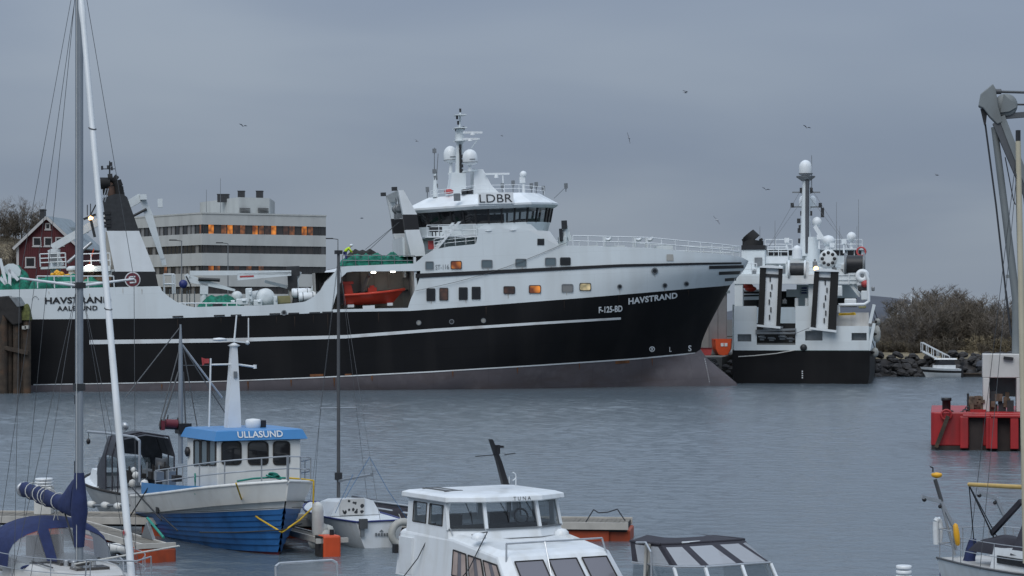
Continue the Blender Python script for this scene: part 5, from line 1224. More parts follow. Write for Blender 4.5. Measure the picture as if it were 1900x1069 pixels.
# net winch over the crossbeam and the round drums
b = MB(); b.tube(T(1467, 501, 4) , T(1492, 501, 4), .75, .75, 14); w_ = b.build('net_winch', 'dark_metal', TR)
for u in (1464, 1494): b = MB(); b.lathe([(.2, -.1), (1.0, -.1), (1.0, .1), (.2, .1)], T(u, 501, 4), 16, (0, 1, 0)); b.build('flange', 'ship_white', w_)
b = MB(); t_beam(b, 1459, 487, 4, 1500, 487, 4, .35); t_beam(b, 1461, 487, 4, 1461, 512, 4, .35); t_beam(b, 1498, 487, 4, 1498, 512, 4, .35); b.build('winch_frame', 'ship_white', TR)
b = MB(); b.ball(T(1514, 498.5, 1.5), .25, 8); b.build('deck_lamp', 'lamp_warm', TR)
c = T(1537, 480, 5); rr = t2.size(17, c); b = MB(); b.lathe([(.3, -.12), (rr, -.12), (rr, .12), (.3, .12)], c, 24, (1, 0, 0)); dr = b.build('drum_flange', 'ship_white', TR)
for k in range(8): t = k * math.pi / 4; b = MB(); b.lathe([(.01, -.02), (.18, -.02), (.18, .02), (.01, .02)], c + V((-.15, rr * .66 * math.cos(t), rr * .66 * math.sin(t))), 8, (1, 0, 0)); b.build('drum_hole', 'dark_metal', dr)
c = T(1586, 490, 4); b = MB(); b.tube(c + V((0, -.8, 0)), c + V((0, .8, 0)), .9, .9, 14); b.build('net_drum', 'black_paint', TR)
for s in (-1, 1): b = MB(); b.lathe([(.2, -.1), (1.15, -.1), (1.15, .1), (.2, .1)], c + V((0, .95 * s, 0)), 16, (0, 1, 0)); b.build('flange', 'grey_metal', TR)
c = T(1600, 512, 3); b = MB(); b.torus(c, t2.size(8, c), .28, (1, 0, 0), 18, 8); b.build('hose_reel', 'white_paint', TR)
b = MB(); b.lathe([(.05, -.1), (.42, -.1), (.42, .1), (.05, .1)], c, 14, (1, 0, 0)); b.build('reel_hub', 'grey_metal', TR)
b = MB(); b.ball(T(1605, 526, 3), .42, 10); b.build('red_float', 'pale_red', TR)
for u, v, w_, h, m in ((1596, 525, 10, 10, 'white_paint'), (1601, 535, 18, 10, 'dark_metal'), (1620, 536, 6, 8, 'grey_metal'), (1604, 548, 12, 18, 'ship_white'), (1578, 560, 22, 12, 'white_paint'), (1600, 568, 14, 9, 'olive_box'), (1558, 540, 10, 20, 'ship_white')):
    p = T(u, v, 3.5); b = MB(); b.box(p, (1.0, t2.size(w_, p), t2.size(h, p))); b.build('deck_machine', m, TR, bevel=.1)
b = MB(); t_beam(b, 1556, 500, 4, 1596, 550, 4, .3); t_beam(b, 1570, 505, 4, 1600, 545, 4, .2); b.build('sloping_brace', 'ship_white', TR)
b = MB(); b.pipe([T(u, v, .2) for u, v in ((1556, 580), (1556, 566), (1604, 565), (1612, 560), (1611, 520), (1606, 505))], .16, 8); b.build('tubular_rail', 'white_paint', TR)
b = MB(); t_beam(b, 1614, 600, .3, 1622, 565, .3, .3); t_beam(b, 1612, 650, .2, 1622, 600, .2, .3); b.build('quarter_stanchion', 'ship_white', TR)
t_box('side_locker', 'old_white', 1553, 580, 1612, 606, .6, 2)
b = MB(); b.prism([T(u, v, .3) for u, v in ((1586, 605), (1611, 606), (1611, 618), (1600, 614))], (1.2, 0, 0)); b.build('sloped_locker', 'white_paint', TR)
b = MB(); p = T(1556, 581, -.1); 
for k in range(5): b.beam(T(1556 + k, 584 - (k % 2) * 1.5, -.12), T(1588 - k, 583 - (k % 3), -.12), .16, .16)
b.build('yellow_hose', 'rope_yellow', TR)
for u, v in ((1497, 564), (1478, 564)): b = MB(); p = T(u, v, 5); b.tube(p - V((0, 0, .6)), p + V((0, 0, .6)), .2, .2, 8); b.build('bollard_post', 'white_paint', TR)
# funnel with bent exhaust
t_box('funnel', 'ship_white', 1376, 463, 1419, 512, 9, 3); t_box('funnel_band', 'black_paint', 1375.5, 455, 1419.5, 463.5, 8.9, 3.2)
b = MB(); b.tube(T(1396, 458, 10), T(1398, 445, 10), 1.0, .85, 12); b.tube(T(1398, 446, 10), T(1388, 434, 10), .85, .72, 12); b.build('exhaust_pipe', 'soot', TR)
for u in (1381, 1413): b = MB(); b.pipe([T(u, 457, 10), T(u, 447, 10), T(u - 2, 443, 10)], .2, 8); b.build('exhaust_pipe', 'soot', TR)
t_box('funnel_door', 'grey_metal', 1400, 478, 1414, 494, 8.85, .1)
# wheelhouse beyond
t_box('bridge', 'ship_white', 1420, 462, 1602, 510, 14, 9); t_box('bridge_roof', 'white_paint', 1416, 461, 1606, 464, 13.6, 10)
for k in range(13):
    u = 1423 + k * 13.6
    if 1470 < u < 1500: continue
    t_box('window', 'dark_glass', u, 465, u + 11.5, 474, 13.94, .05)
t_box('awning', 'white_paint', 1420, 476, 1462, 489, 9.5, 4)
for u in (1424, 1440, 1456, 1560, 1575): b = MB(); p = T(u, 503, 4.2); b.box(p, (.6, t2.size(9, p), t2.size(7, p))); b.build('deck_fitting', 'grey_metal', TR)
b = MB(); rail(b, [T(u, 509, 3.7) for u in (1378, 1404)], 1.1, .05, (.5,), .9); b.build('gallows_rail', 'white_paint', TR)
b = MB(); rail(b, [T(u, 509, 6.0) for u in (1500, 1560, 1600)], 1.1, .05, (.33, .66), .9); b.build('gallows_rail', 'white_paint', TR)
for k, (u0, u1, v, x_) in enumerate(((1420, 1470, 462, 13.7), (1512, 1600, 462, 13.7), (1425, 1462, 476, 9.6), (1555, 1600, 528, 3.4), (1500, 1552, 528, 3.6))):
    b = MB(); rail(b, [T(u0, v, x_), T(u1, v, x_)], 1.0, .045, (.5,), 1.1); b.build('deck_rail', 'white_paint', TR)
for u, v, w_, h in ((1430, 500, 8, 10), (1447, 498, 12, 8), (1512, 492, 8, 14), (1524, 500, 10, 8), (1548, 502, 8, 12), (1566, 498, 10, 16), (1400, 505, 8, 8), (1440, 536, 6, 10), (1456, 560, 8, 8)):
    p = T(u, v, 5.5); b = MB(); b.box(p, (.8, t2.size(w_, p), t2.size(h, p))); b.tube(p, p + V((0, 0, t2.size(h, p) * .8)), .12, .12, 6); b.build('deck_machine', 'ship_white' if k % 2 else 'grey_metal', TR, bevel=.08); k += 1
for u, v0, v1 in ((1544, 455, 480), (1566, 448, 470), (1520, 440, 462), (1460, 446, 464)): b = MB(); b.tube(T(u, v1, 10), T(u, v0, 10), .12, .08, 6); b.box(T(u, v0, 10), (.4, .5, .5)); b.build('deck_post', 'white_paint', TR)
# main mast
X = 13.0
b = MB(); b.tube(T(1494, 475, X), T(1496, 335, X), .62, .42, 10); b.tube(T(1508, 510, X), T(1507, 440, X), .9, .8, 10); mm_ = b.build('main_mast', 'ship_white', TR)
b = MB(); b.tube(T(1497.5, 470, X - .5), T(1498, 335, X - .5), .22, .2, 8); b.build('mast_cable', 'crane_dark', mm_)
def dome2(u, v0, v1, r_px, x):
    c = T(u, v1, x); r = t2.size(r_px, c); h = t2.size(v1 - v0, c); prof = [(r * .5, -.15), (r * .95, 0), (r, h * .1), (r, h * .5)] + [(r * math.cos(t), h * .5 + h * .5 * math.sin(t)) for t in (.35, .7, 1.0, 1.3, 1.55)]
    b = MB(); b.lathe(prof, c, 18); b.build('radome', 'white_paint', mm_)
dome2(1494.5, 297, 324, 12, X); dome2(1489, 363, 384, 6.5, X + 2); dome2(1508, 363, 384, 6.5, X + 2)
b = MB(); b.lathe([(.3, -.5), (1.0, 0), (1.0, .12)], T(1495, 329, X), 12); b.lathe([(.2, 0), (.75, .1), (.75, .18)], T(1495, 325, X), 12); b.build('mast_platform', 'grey_metal', mm_)
for v in (358, 385): b = MB(); t_beam(b, 1470, v - 1, X, 1522, v - 1, X, .14); t_beam(b, 1484, v - 1, X, 1496, v + 4, X, .1); t_beam(b, 1508, v - 1, X, 1497, v + 4, X, .1); b.build('yard', 'grey_metal', mm_)
for u, v in ((1487, 353), (1505, 353), (1470, 381), (1522, 381), (1488, 396), (1504, 396), (1485, 422), (1483, 428), (1526, 390), (1526, 399), (1511, 413), (1482, 410), (1484, 447)): b = MB(); b.box(T(u, v, X), (.25, .35, .5)); b.build('mast_light', 'dark_metal', mm_)
b = MB(); b.tube(T(1506, 355, X), T(1506, 288, X), .05, .03, 5); b.build('whip_antenna', 'grey_metal', mm_)
b = MB(); b.prism([T(u, v, X - 2) for u, v in ((1509, 422), (1514, 416), (1529, 440), (1523, 445))], (.6, 0, 0)); b.build('jib', 'white_paint', TR)
b = MB(); b.ball(T(1516, 412, X), .55, 10); b.ball(T(1537, 447, X - 2), .75, 10, (1, 1, .8)); b.tube(T(1537, 451, X - 2), T(1533, 475, X - 2), .3, .35, 8); b.build('searchlight', 'white_paint', TR)
b = MB(); b.ball(T(1580, 440, 14), .55, 10); b.tube(T(1580, 444, 14), T(1580, 465, 14), .15, .2, 8); b.build('small_dome', 'white_paint', TR)
b = MB(); b.tube(T(1479, 480, 8), T(1479, 463, 8), .55, .5, 10); b.ball(T(1479, 464, 8), .5, 10); b.build('vent_cowl', 'white_paint', TR)
c = T(1598, 467, 12); b = MB(); b.torus(c, .45, .10, (1, 0, 0), 14, 6); b.build('life_ring', 'pale_red', TR)
for u, v0, v1 in ((1438, 410, 465), (1410, 420, 455), (1552, 375, 465), (1558, 420, 470), (1593, 370, 470), (1590, 420, 470)): b = MB(); b.tube(T(u, v1, 13), T(u, v0, 13), .05, .025, 4); b.build('whip_antenna', 'grey_metal', TR)
for u, v in ((1496, 335), (1497, 360)):
    for ue, ve in ((1425, 460), (1575, 460)): b = MB(); b.tube(T(u, v, X), T(ue, ve, X - 1), .02, .02, 4, False); b.build('stay', 'wire', mm_)
# mooring line, stern marks
b = MB(); pts = [T(1370, 662, -.3), T(1400, 660, -.4), T(1440, 656, -.4), T(1474, 650, -.2)]; b.pipe(pts, .05, 5); b.build('mooring_line', 'rope_white', TR)
b = MB(); b.tube(T(1452, 615, -.9), T(1476, 619, -.3), .03, .03, 4); b.tube(T(1476, 619, -.3), T(1510, 605, -.9), .03, .03, 4); b.build('slack_wire', 'wire', TR)
for k in range(4): t_box('draught_mark', 'stripe_white', 1487.5, 700 - k * 4, 1490, 702 - k * 4, -.02, .015)
b = MB(); b.lathe([(.02, -.06), (.35, -.06), (.35, .06)], T(1491, 645, -.05), 12, (1, 0, 0)); b.build('fairlead', 'dark_metal', TR)
# fenders along the starboard quarter
for i, (u, v, ry, rz) in enumerate(((1628, 597, 5.2, 6), (1627, 620, 6.8, 16), (1623, 654, 7, 9))):
    p = t2.M @ T(u, v, 1.5); b = MB(); k = 233 / F_PX; a, c = ry * k, rz * k
    b.lathe([(.02, -c), (a * .75, -c * .75), (a, -c * .3), (a, c * .3), (a * .75, c * .75), (.12, c)], (0, 0, 0), 14)
    f = bpy.data.objects.new('ship_fender', None); COL.objects.link(f); f.location = p; tag(f, ('smallest grey-white fender, topmost at the second trawler quarter', 'long grey-white fender in the middle of the trawler quarter', 'lowest round fender on the second trawler quarter near the water')[i], 'fender', 'fenders on the second trawler')
    b.build('fender_body', 'fender_grey', f); b = MB(); b.tube((0, 0, c * .9), (-.3, 0, c + .8), .05, .05, 5); b.build('rope', 'rope_dark', f)
    b = MB(); b.lathe([(.02, -.02), (a * .5, 0), (.02, .03)], (-a * .6, -a * .75, 0), 10, (-.6, -1, 0)); b.build('fender_eye', 'dark_rubber', f)

# ================================================================ fender pier at the trawler's stern
fp = Frame((*px(22, 600, 204.5).xy, 0), 0, 0, 'fender_pier', 'weathered timber fender pier with dark rubber cap at the trawler stern', 'pier'); r = fp.root
K = 204.5 / F_PX
for i, (u, y, rad, vt) in enumerate(((-12, 0, .5, 560), (6, -.3, .42, 585), (17, .2, .36, 590), (31, -.1, .34, 600), (40, .4, .42, 585), (50, 0, .36, 590))):
    p = fp.y(u, vt, y); b = MB(); n = 9
    rings = [[V((p.x + rad * (1 + .10 * mnoise.noise(V((i, k, j * .9)))) * math.cos(2 * math.pi * j / n), y + rad * math.sin(2 * math.pi * j / n), z)) for j in range(n)] for k, z in enumerate((-2, 0, 1.5, 3, 4.5, p.z))]
    b.loft(rings, True, True, True); b.build('pile', 'old_wood', r)
b = MB(); b.prism([fp.y(u, v, -.7) for u, v in ((-20, 552), (14, 549), (28, 556), (38, 572), (40, 600), (24, 604), (8, 588), (-20, 650))], (0, 1.6, 0)); b.build('rubber_cap', 'dark_rubber', r, bevel=.12)
b = MB(); b.prism([fp.y(u, v, -.75) for u, v in ((16, 550), (31, 551), (42, 568), (32, 570))], (0, 1.8, 0)); b.build('cap_plate', 'grey_metal', r, bevel=.05)
heap('lichen_tuft', 'lichen', r, fp.y(48, 590).x, 0, 1.0, 1.0, fp.y(48, 594).z, 1.3, 4, 12)
for u, v in ((45, 608), (50, 607)): b = MB(); b.box(fp.y(u, v, -.5), (.35, .3, .3)); b.build('stone', 'fender_grey', r)
b = MB(); b.beam(fp.y(-15, 640, -.55), fp.y(52, 655, -.55), .25, .35); b.build('waling', 'old_wood', r)
# ================================================================ white motorboat, gangway and dock at the breakwater
mb = Frame((*px(1782, 690, 254.5).xy, 0), 176, 0, 'white_motorboat', 'white motorboat with dark stripe moored at the boulder breakwater', 'motorboat'); r = mb.root
def small_hull(r, Lh, Bh, zk, z0, z1, m, bands=None, **kw):
    """hull shell split into bands (t0, t1, material, name); transom closed"""
    for t0, t1, m_, nm in (bands or ((0, 1, m, 'hull'),)):
        b = MB(); shp = hull_simple(b, Lh, Bh, zk, z0, z1, t0=t0, t1=t1, **kw)
        tr = kw.get('tr', .85); fu = kw.get('full', .55)
        ts = [t0 + (t1 - t0) * k / 5 for k in range(6)]
        b.add([V((0, s * Bh / 2 * tr * max(t, 0) ** fu, zk + (z0 - zk) * t)) for t in ts for s in (-1, 1)], [(2 * k, 2 * k + 1, 2 * k + 3, 2 * k + 2) for k in range(5)])
        b.build(nm, m_, r)
    return shp
def deck_from(r, sheer, z_drop, m='gel_white', name='deck', x0=-1e9, x1=1e9, inset=.03):
    b = MB(); rows = [[V((p.x, p.y + inset if p.y < -inset else p.y, p.z - z_drop)), V((p.x, -(p.y + inset) if p.y < -inset else -p.y, p.z - z_drop))] for p in sheer if x0 <= p.x <= x1]
    b.grid(rows, False); return b.build(name, m, r)
s_ = small_hull(r, 4.4, 2.0, -.3, .95, 1.15, None, ((0, .62, 'gel_white', 'hull'), (.62, .82, 'black_paint', 'stripe'), (.82, 1, 'gel_white', 'gunwale')), rake=.8)
deck_from(r, s_, .05)
b = MB(); b.loft([[V((x, y, z)) for x, y in ((.6, -.75), (2.6, -.7), (3.0, -.4), (3.0, .4), (2.6, .7), (.6, .75))] for z in (.9, 1.35)]); b.build('cabin', 'gel_white', r)
b = MB(); b.loft([[V((1.6 + (x - 1.6) * k, y * k, z)) for x, y in ((.6, -.75), (2.5, -.7), (2.85, -.4), (2.85, .4), (2.5, .7), (.6, .75))] for z, k in ((1.35, .97), (1.95, .86))]); b.build('window_band', 'dark_glass', r)
b = MB(); b.loft([[V((1.5 + (x - 1.5) * k, y * k, z)) for x, y in ((.4, -.75), (2.6, -.7), (2.9, -.3), (2.9, .3), (2.6, .7), (.4, .75))] for z, k in ((1.95, .98), (2.1, .9))]); b.build('cabin_roof', 'gel_white', r)
b = MB(); b.bx(-.3, .05, -.2, .2, .0, 1.2); b.build('outboard', 'black_paint', r)
gw = Frame((*px(1712, 660, 258).xy, 0), 0, 0, 'gangway', 'white metal gangway sloping down to the moored white motorboat', 'gangway'); r = gw.root
p, q = gw.y(1712, 652, 0), gw.y(1762, 678, 0)
b = MB()
for yy in (0, 1.1): b.beam(p + V((0, yy, 0)), q + V((0, yy, 0)), .12, .2)
b.build('ramp_beam', 'white_paint', r)
for k in range(12): c = p.lerp(q, (k + .5) / 12); b = MB(); b.box(c + V((0, .55, .08)), (.30, 1.15, .05)); b.build('tread', 'white_paint', r)
for yy in (0, 1.1):
    b = MB(); b.tube(p + V((0, yy, 1.0)), q + V((0, yy, 1.0)), .05, .05, 6)
    for k in range(6): c = p.lerp(q, k / 5); b.tube(c + V((0, yy, 0)), c + V((0, yy, 1.0)), .04, .04, 5)
    b.build('handrail', 'white_paint', r)
dk = Frame((*px(1815, 690, 256).xy, 0), 0, 0, 'floating_dock', 'dark floating dock with covered dinghy between motorboat and red barge', 'dock'); r = dk.root
for k in range(6): b = MB(); b.bx(-2.2 + k * .8, -1.45 + k * .8, -.8, .8, .3, .42); b.build('plank', 'old_wood', r)
b = MB(); b.bx(-2.2, 2.5, -.7, .7, -.3, .29); b.build('pontoon', 'dark_rubber', r)
dg = Frame((*px(1812, 685, 257.5).xy, .6), 0, 0, 'covered_dinghy', 'dinghy under dark grey cover lying by the boulders', 'dinghy'); r = dg.root
b = MB(); hull_simple(b, 3.4, 1.5, 0, .6, .8); b.build('hull', 'grey_metal', r); heap('cover', 'canvas_grey', r, 1.5, 0, 3.2, 1.5, .55, .8, 2, 12, .2)
# distant ship behind the shrubs
ds = Frame((*px(1652, 600, 640).xy, 0), 8, 0, 'distant_ship', 'small white ship far off, seen through the shrubs', 'ship'); r = ds.root
b = MB(); hull_simple(b, 34, 9, -1, 5.5, 7, tr=.9, pw=3); b.build('hull', 'shed_wall', r)
b = MB(); b.bx(1, 20, -4, 4, 5.4, 7.2); b.bx(2, 10, -3.5, 3.5, 7.2, 9.2); b.build('superstructure', 'white_paint', r)
b = MB(); b.bx(2.3, 9.7, -3.6, -3.5, 7.9, 8.6); b.build('window_band', 'dark_glass', r)
b = MB(); b.tube((6, 0, 9.2), (6, 0, 12), .15, .1, 6); b.build('mast', 'white_paint', r)

# ================================================================ red barge with crane
bg = Frame((22.0, 121.0), -10.5, 0, 'red_barge', 'red steel work barge with white portal and rusty winch', 'barge'); r = bg.root
g = lambda u, v, y=0.0: bg.y(u, v, y)
zt = g(1760, 765).z; x1 = 15.0
b = MB(); b.prism([V((.12, 0, .22)), V((x1, 0, .22)), V((x1, 9, .22)), V((-.05, 9, .22)), V((-.05, .2, .22))], (0, 0, zt - .22)); b.build('hull', 'red_paint', r, bevel=.06)
b = MB(); b.prism([V((.14, .03, -.8)), V((x1, .03, -.8)), V((x1, 8.9, -.8)), V((-.02, 8.9, -.8)), V((-.02, .22, -.8))], (0, 0, 1.02)); b.build('boot_top', 'barge_low', r)
for u0, u1 in ((1786, 1838), (1837.5, 1912), (1916, 1990)):
    p, q = g(u0, 770, -.5), g(u1, 778, -.5); b = MB(); b.bx(p.x, q.x, -.5 - (u0 > 1800) * .25, -.01, p.z - .14, p.z + .02); b.build('fender_ledge', 'red_paint', r, bevel=.05)
for u, w_ in ((1789, .42), (1833, .2), (1843, .42), (1882, .42), (1920, .42)):
    p = g(u, 800, -.4); b = MB(); b.bx(p.x - w_ / 2, p.x + w_ / 2, -.5 - (u > 1835) * .2, -.012, .12, zt - .2); b.build('fender_rib', 'red_paint', r, bevel=.04)
for u in (1811, 1863, 1900):
    p = g(u, 800, -.1); b = MB(); b.bx(p.x - .35, p.x + .35, -.14, -.012, .0, zt - .3); b.build('rubber_pad', 'barge_low', r)
b = MB(); p = g(1756, 765, 1); b.lathe([(.22, -.05), (.22, .55), (.27, .56), (.27, .72), (.05, .73)], (p.x, 1, zt), 12); b.build('bollard', 'black_paint', r)
b = MB(); b.torus(g(1756, 770, -.15), .26, .06, (0, 1, 0), 14, 6); b.build('mooring_ring', 'red_paint', r)
b = MB(); b.beam(g(1737, 830, -.25), g(1759, 772, -.25), .16, .2); b.build('timber_prop', 'old_wood', r)
b = MB()
for k in range(14): t = k / 13; c = g(1763, 764, .6).lerp(g(1795, 758, .6), t) - V((0, 0, .25 * math.sin(math.pi * t))); b.torus(c, .10, .035, (0, 1, 0) if k % 2 else (0, 0, 1), 8, 5)
b.build('chain', 'dark_metal', r)
c = g(1815, 748, 1.5); b = MB(); b.tube(c + V((-.5, 0, -.05)), c + V((.4, 0, -.05)), .42, .42, 14); b.box(c + V((0, 0, -.45)), (1.1, .8, .3)); b.build('winch_drum', 'barge_rust', r)
for k in range(9): p = c + V((rnd.uniform(-.45, .4), rnd.uniform(-.5, -.3), rnd.uniform(-.3, .45))); b = MB(); b.box(p, (.2, .15, rnd.uniform(.15, .4))); b.build('winch_gear', 'barge_rust', r)
b = MB(); p = g(1796, 760, 1.2); b.tube(p, p + V((0, 0, .85)), .06, .06, 6); b.build('stanchion', 'dark_metal', r)
b = MB(); b.bx(g(1800, 764, 1).x, g(1830, 764, 1).x, .8, 2.4, zt, zt + .12); b.build('winch_bed', 'red_paint', r)
# white portal
yp = 1.0
pl, pr2 = g(1823, 768, yp), g(1902, 768, yp); hi = g(1850, 657, yp).z; ol, orr = g(1836, 768, yp).x, g(1886, 768, yp).x; oz = g(1850, 701, yp).z
b = MB(); b.bx(pl.x, pr2.x, yp, yp + 1.8, oz, hi); b.build('portal_head', 'old_white', r, bevel=.04)
b = MB(); b.bx(pl.x + .03, ol, yp + .01, yp + 1.79, zt, oz - .003); b.build('portal_leg', 'old_white', r, bevel=.03)
b = MB(); b.bx(orr, pr2.x - .01, yp + .01, yp + 1.79, zt, oz - .003); b.build('portal_leg', 'old_white', r, bevel=.03)
b = MB(); b.bx(ol + .01, orr - .01, yp + 1.5, yp + 1.6, zt + .75, oz - .01); b.build('portal_panel', 'crane_grey', r)
c = g(1858, 750, yp + .7); 
for k in range(12): p = c + V((rnd.uniform(-.6, .6), rnd.uniform(-.3, .3), rnd.uniform(-.3, .5))); b = MB(); b.box(p, (rnd.uniform(.15, .4), .3, rnd.uniform(.3, .8))); b.build('winch_gear', 'barge_rust' if k % 3 else 'dark_metal', r)
b = MB(); b.beam(g(1862, 664, yp - .1), g(1880, 666, yp - .1), .18, .16); b.build('work_lamp', 'black_paint', r)
b = MB(); b.bx(g(1893, 668, yp).x, g(1920, 668, yp).x, yp - .3, yp, g(1893, 672, yp).z, g(1893, 661, yp).z); b.build('portal_sign', 'white_paint', r); b = MB(); b.bx(g(1894, 668, yp).x, g(1918, 668, yp).x, yp - .33, yp - .303, g(1893, 669, yp).z, g(1893, 666, yp).z); b.build('sign_stripe', 'pale_red', r)
# crane on the barge: column, main jib, head and rods
yc = 2.2; G = lambda u, v: g(u, v, yc)
b = MB(); b.tube(G(1886, 660), G(1886, 560), .24, .24, 12); b.tube(G(1886, 560), G(1845, 236), .22, .18, 12); cr = b.build('crane_strut', 'crane_grey', r)
b = MB(); b.beam(G(1884, 513), G(1866, 513), .16, .18); b.build('strut_bracket', 'crane_grey', r)
b = MB(); b.beam(G(1852, 226), G(1935, 420), .8, .62); b.beam(G(1935, 420), G(1960, 760), .9, .8); b.build('crane_boom', 'crane_dark', r)
b = MB(); b.beam(G(1858, 224) + V((0, -.42, .2)), G(1915, 372) + V((0, -.42, .2)), .1, .34); b.build('boom_plate', 'crane_grey', r)
b = MB(); b.prism([G(u, v) + V((0, -.5, 0)) for u, v in ((1842, 157), (1847, 166), (1850, 185), (1852, 200), (1860, 228), (1850, 232), (1836, 218), (1824, 202), (1815, 198), (1819, 176))], (0, .9, 0)); b.build('crane_head', 'crane_grey', r, bevel=.05)
b = MB(); b.lathe([(.1, -.3), (.56, -.3), (.62, -.2), (.62, .2), (.56, .3), (.1, .3)], G(1866, 196), 20, (0, 1, 0)); b.build('sheave', 'crane_grey', r)
b = MB(); b.prism([G(u, v) + V((0, -.4, 0)) for u, v in ((1862, 176), (1880, 192), (1886, 200), (1872, 208), (1856, 210))], (0, .8, 0)); b.build('sheave_guard', 'crane_grey', r)
b = MB(); b.tube(G(1845, 170), G(1990, 174), .07, .07, 8); b.tube(G(1845, 170), G(1858, 170), .14, .14, 8); b.build('tie_rod', 'crane_dark', r)
b = MB(); b.beam(G(1862, 216), G(1990, 206), .4, .28); b.build('back_arm', 'crane_dark', r)
b = MB(); b.tube(G(1884, 194), G(1990, 195), .05, .05, 6); b.tube(G(1868, 178), G(1888, 194), .03, .03, 5); b.build('hydraulic_line', 'dark_metal', r)
b = MB(); b.prism([G(u, v) + V((0, -.2, 0)) for u, v in ((1819, 202), (1832, 206), (1829, 232), (1826, 232))], (0, .4, 0)); b.build('hook_block', 'black_paint', r)
b = MB(); b.tube(G(1828, 230), G(1848, 380), .05, .05, 6); b.tube(G(1848, 380), G(1866, 540), .05, .05, 6); b.tube(G(1866, 540), G(1876, 620), .06, .06, 6); b.tube(G(1876, 620), G(1890, 658), .06, .06, 6); b.build('hoist_rope', 'rope_dark', r)
b = MB(); b.tube(G(1865, 292), G(1880, 370), .03, .03, 5); b.tube(G(1880, 370), G(1884, 380), .03, .03, 5); b.build('control_cable', 'dark_metal', r)

# ================================================================ jetties
def boards(r, x0, x1, y0, y1, z, step, m='jetty_wood', along='x'):
    n = max(1, int(abs((x1 - x0) if along == 'x' else (y1 - y0)) / step))
    for k in range(n):
        b = MB(); e = rnd.uniform(-.004, .004)
        if along == 'x': a = x0 + (x1 - x0) * k / n; c = x0 + (x1 - x0) * (k + .93) / n; b.bx(a, c, y0, y1, z - .04 + e, z + e)
        else: a = y0 + (y1 - y0) * k / n; c = y0 + (y1 - y0) * (k + .93) / n; b.bx(x0, x1, a, c, z - .04 + e, z + e)
        b.build('plank', m, r)
def pontoon(r, x0, x1, y0, y1, z0, z1, m='dark_orange', bevel=.05):
    b = MB(); b.bx(x0, x1, y0, y1, z0, z1); return b.build('pontoon_float', m, r, bevel=bevel)
mj = Frame((-21.0, 76.6), -6.8, 0, 'main_jetty', 'long floating jetty of weathered planks behind the moored boats', 'jetty'); r = mj.root
LJ = 24.9
boards(r, 0, LJ, -.95, .95, .55, .145)
for yy in (-1.0, 1.0): b = MB(); b.bx(0, LJ + .05, yy - .05, yy + .05, .38, .60); b.build('edge_beam', 'jetty_edge', r)
b = MB(); b.bx(-.05, LJ, -.9, .9, .30, .5); b.build('frame', 'dark_rubber', r)
for x in (1.0, 5.0, 9.2, 13.2, 17.4): pontoon(r, x, x + 1.6, -.92, .92, -.25, .32)
pontoon(r, LJ - 2.2, LJ - .55, -.92, .92, -.25, .34); pontoon(r, LJ - 1.6, LJ + .1, -.8, .98, -.5, .36)
b = MB(); b.pipe([V((LJ - .4 + q, -.9, .6 + z)) for q, z in ((-.9, .0), (-.65, .40), (-.5, .30), (-.2, .32), (.1, .42), (.35, .05))], .02, 6); b.build('mooring_loop', 'rope_dark', r)
for x in (.8, 2.6): b = MB(); b.ball((x, -.4, .68), .16, 8, (1.5, 1, .7)); b.build('cleat', 'fender_white', r)
def finger(name, label, p0, p1, w_, group='finger jetties between the boats'):
    p0, p1 = V(p0), V(p1); d = p1 - p0; yaw = math.degrees(math.atan2(d.y, d.x))
    f = Frame((p0.x, p0.y), yaw, 0, name, label, 'jetty', group); r = f.root; Lf = d.length
    boards(r, 0, Lf, -w_ / 2, w_ / 2, .50, .12, along='y' if w_ > .5 else 'x')
    for yy in (-w_ / 2 - .05, w_ / 2 + .05): b = MB(); b.bx(0, Lf, yy - .04, yy + .04, .36, .53); b.build('edge_beam', 'jetty_edge', r)
    b = MB(); b.bx(Lf, Lf + .1, -w_ / 2 - .3, w_ / 2 + .3, .40, .54); b.build('end_beam', 'jetty_edge', r)
    return r, Lf
r, Lf = finger('finger_jetty', 'plank finger jetty ending in an orange float beside the blue fishing boat', (-14.6, 75.2), (-10.35, 66.9), .62)
pontoon(r, Lf - .75, Lf + .1, -.62, .62, -.3, .38); pontoon(r, 3.2, 5.0, -.5, .5, -.3, .32); pontoon(r, 6.0, 7.4, -.4, .4, -.25, .3, 'dark_rubber')
b = MB(); b.lathe([(.02, -.34), (.13, -.3), (.15, -.15), (.15, .15), (.13, .3), (.02, .34)], (Lf - 2.2, -.55, .22), 12, (.5, .2, .05)); b.build('fender', 'fender_white', r)
b = MB(); b.lathe([(.02, -.34), (.11, -.3), (.12, -.15), (.12, .15), (.11, .3), (.02, .34)], (Lf - .3, -.75, .3), 12, (.2, -1, .5)); b.build('fender', 'fender_white', r)
b = MB(); b.prism([V((Lf - 2.2, .3, .52)), V((Lf - 1.1, .3, .52)), V((Lf - 1.7, .3, 1.0))], (0, .1, 0)); b.build('gusset', 'grey_metal', r)
b = MB(); b.tube((Lf - 1.9, .4, 1.1), (Lf - .4, .4, .65), .04, .04, 6); b.build('boat_hook', 'rope_green', r)
r, Lf = finger('finger_jetty', 'finger jetty with a red-orange end float beside the small white sailboat', (-8.4, 75.0), (-5.35, 68.4), .4)
pontoon(r, Lf - .42, Lf + .14, -.3, .26, -.35, .62, 'bright_orange', .06)
b = MB(); b.bx(Lf - .42, Lf + .1, -.36, -.302, -.3, .6); b.build('float_side', 'dark_rubber', r); b = MB(); b.tube((Lf - .1, .05, .6), (Lf - .1, .05, .78), .07, .07, 8); b.build('float_cap', 'black_paint', r)
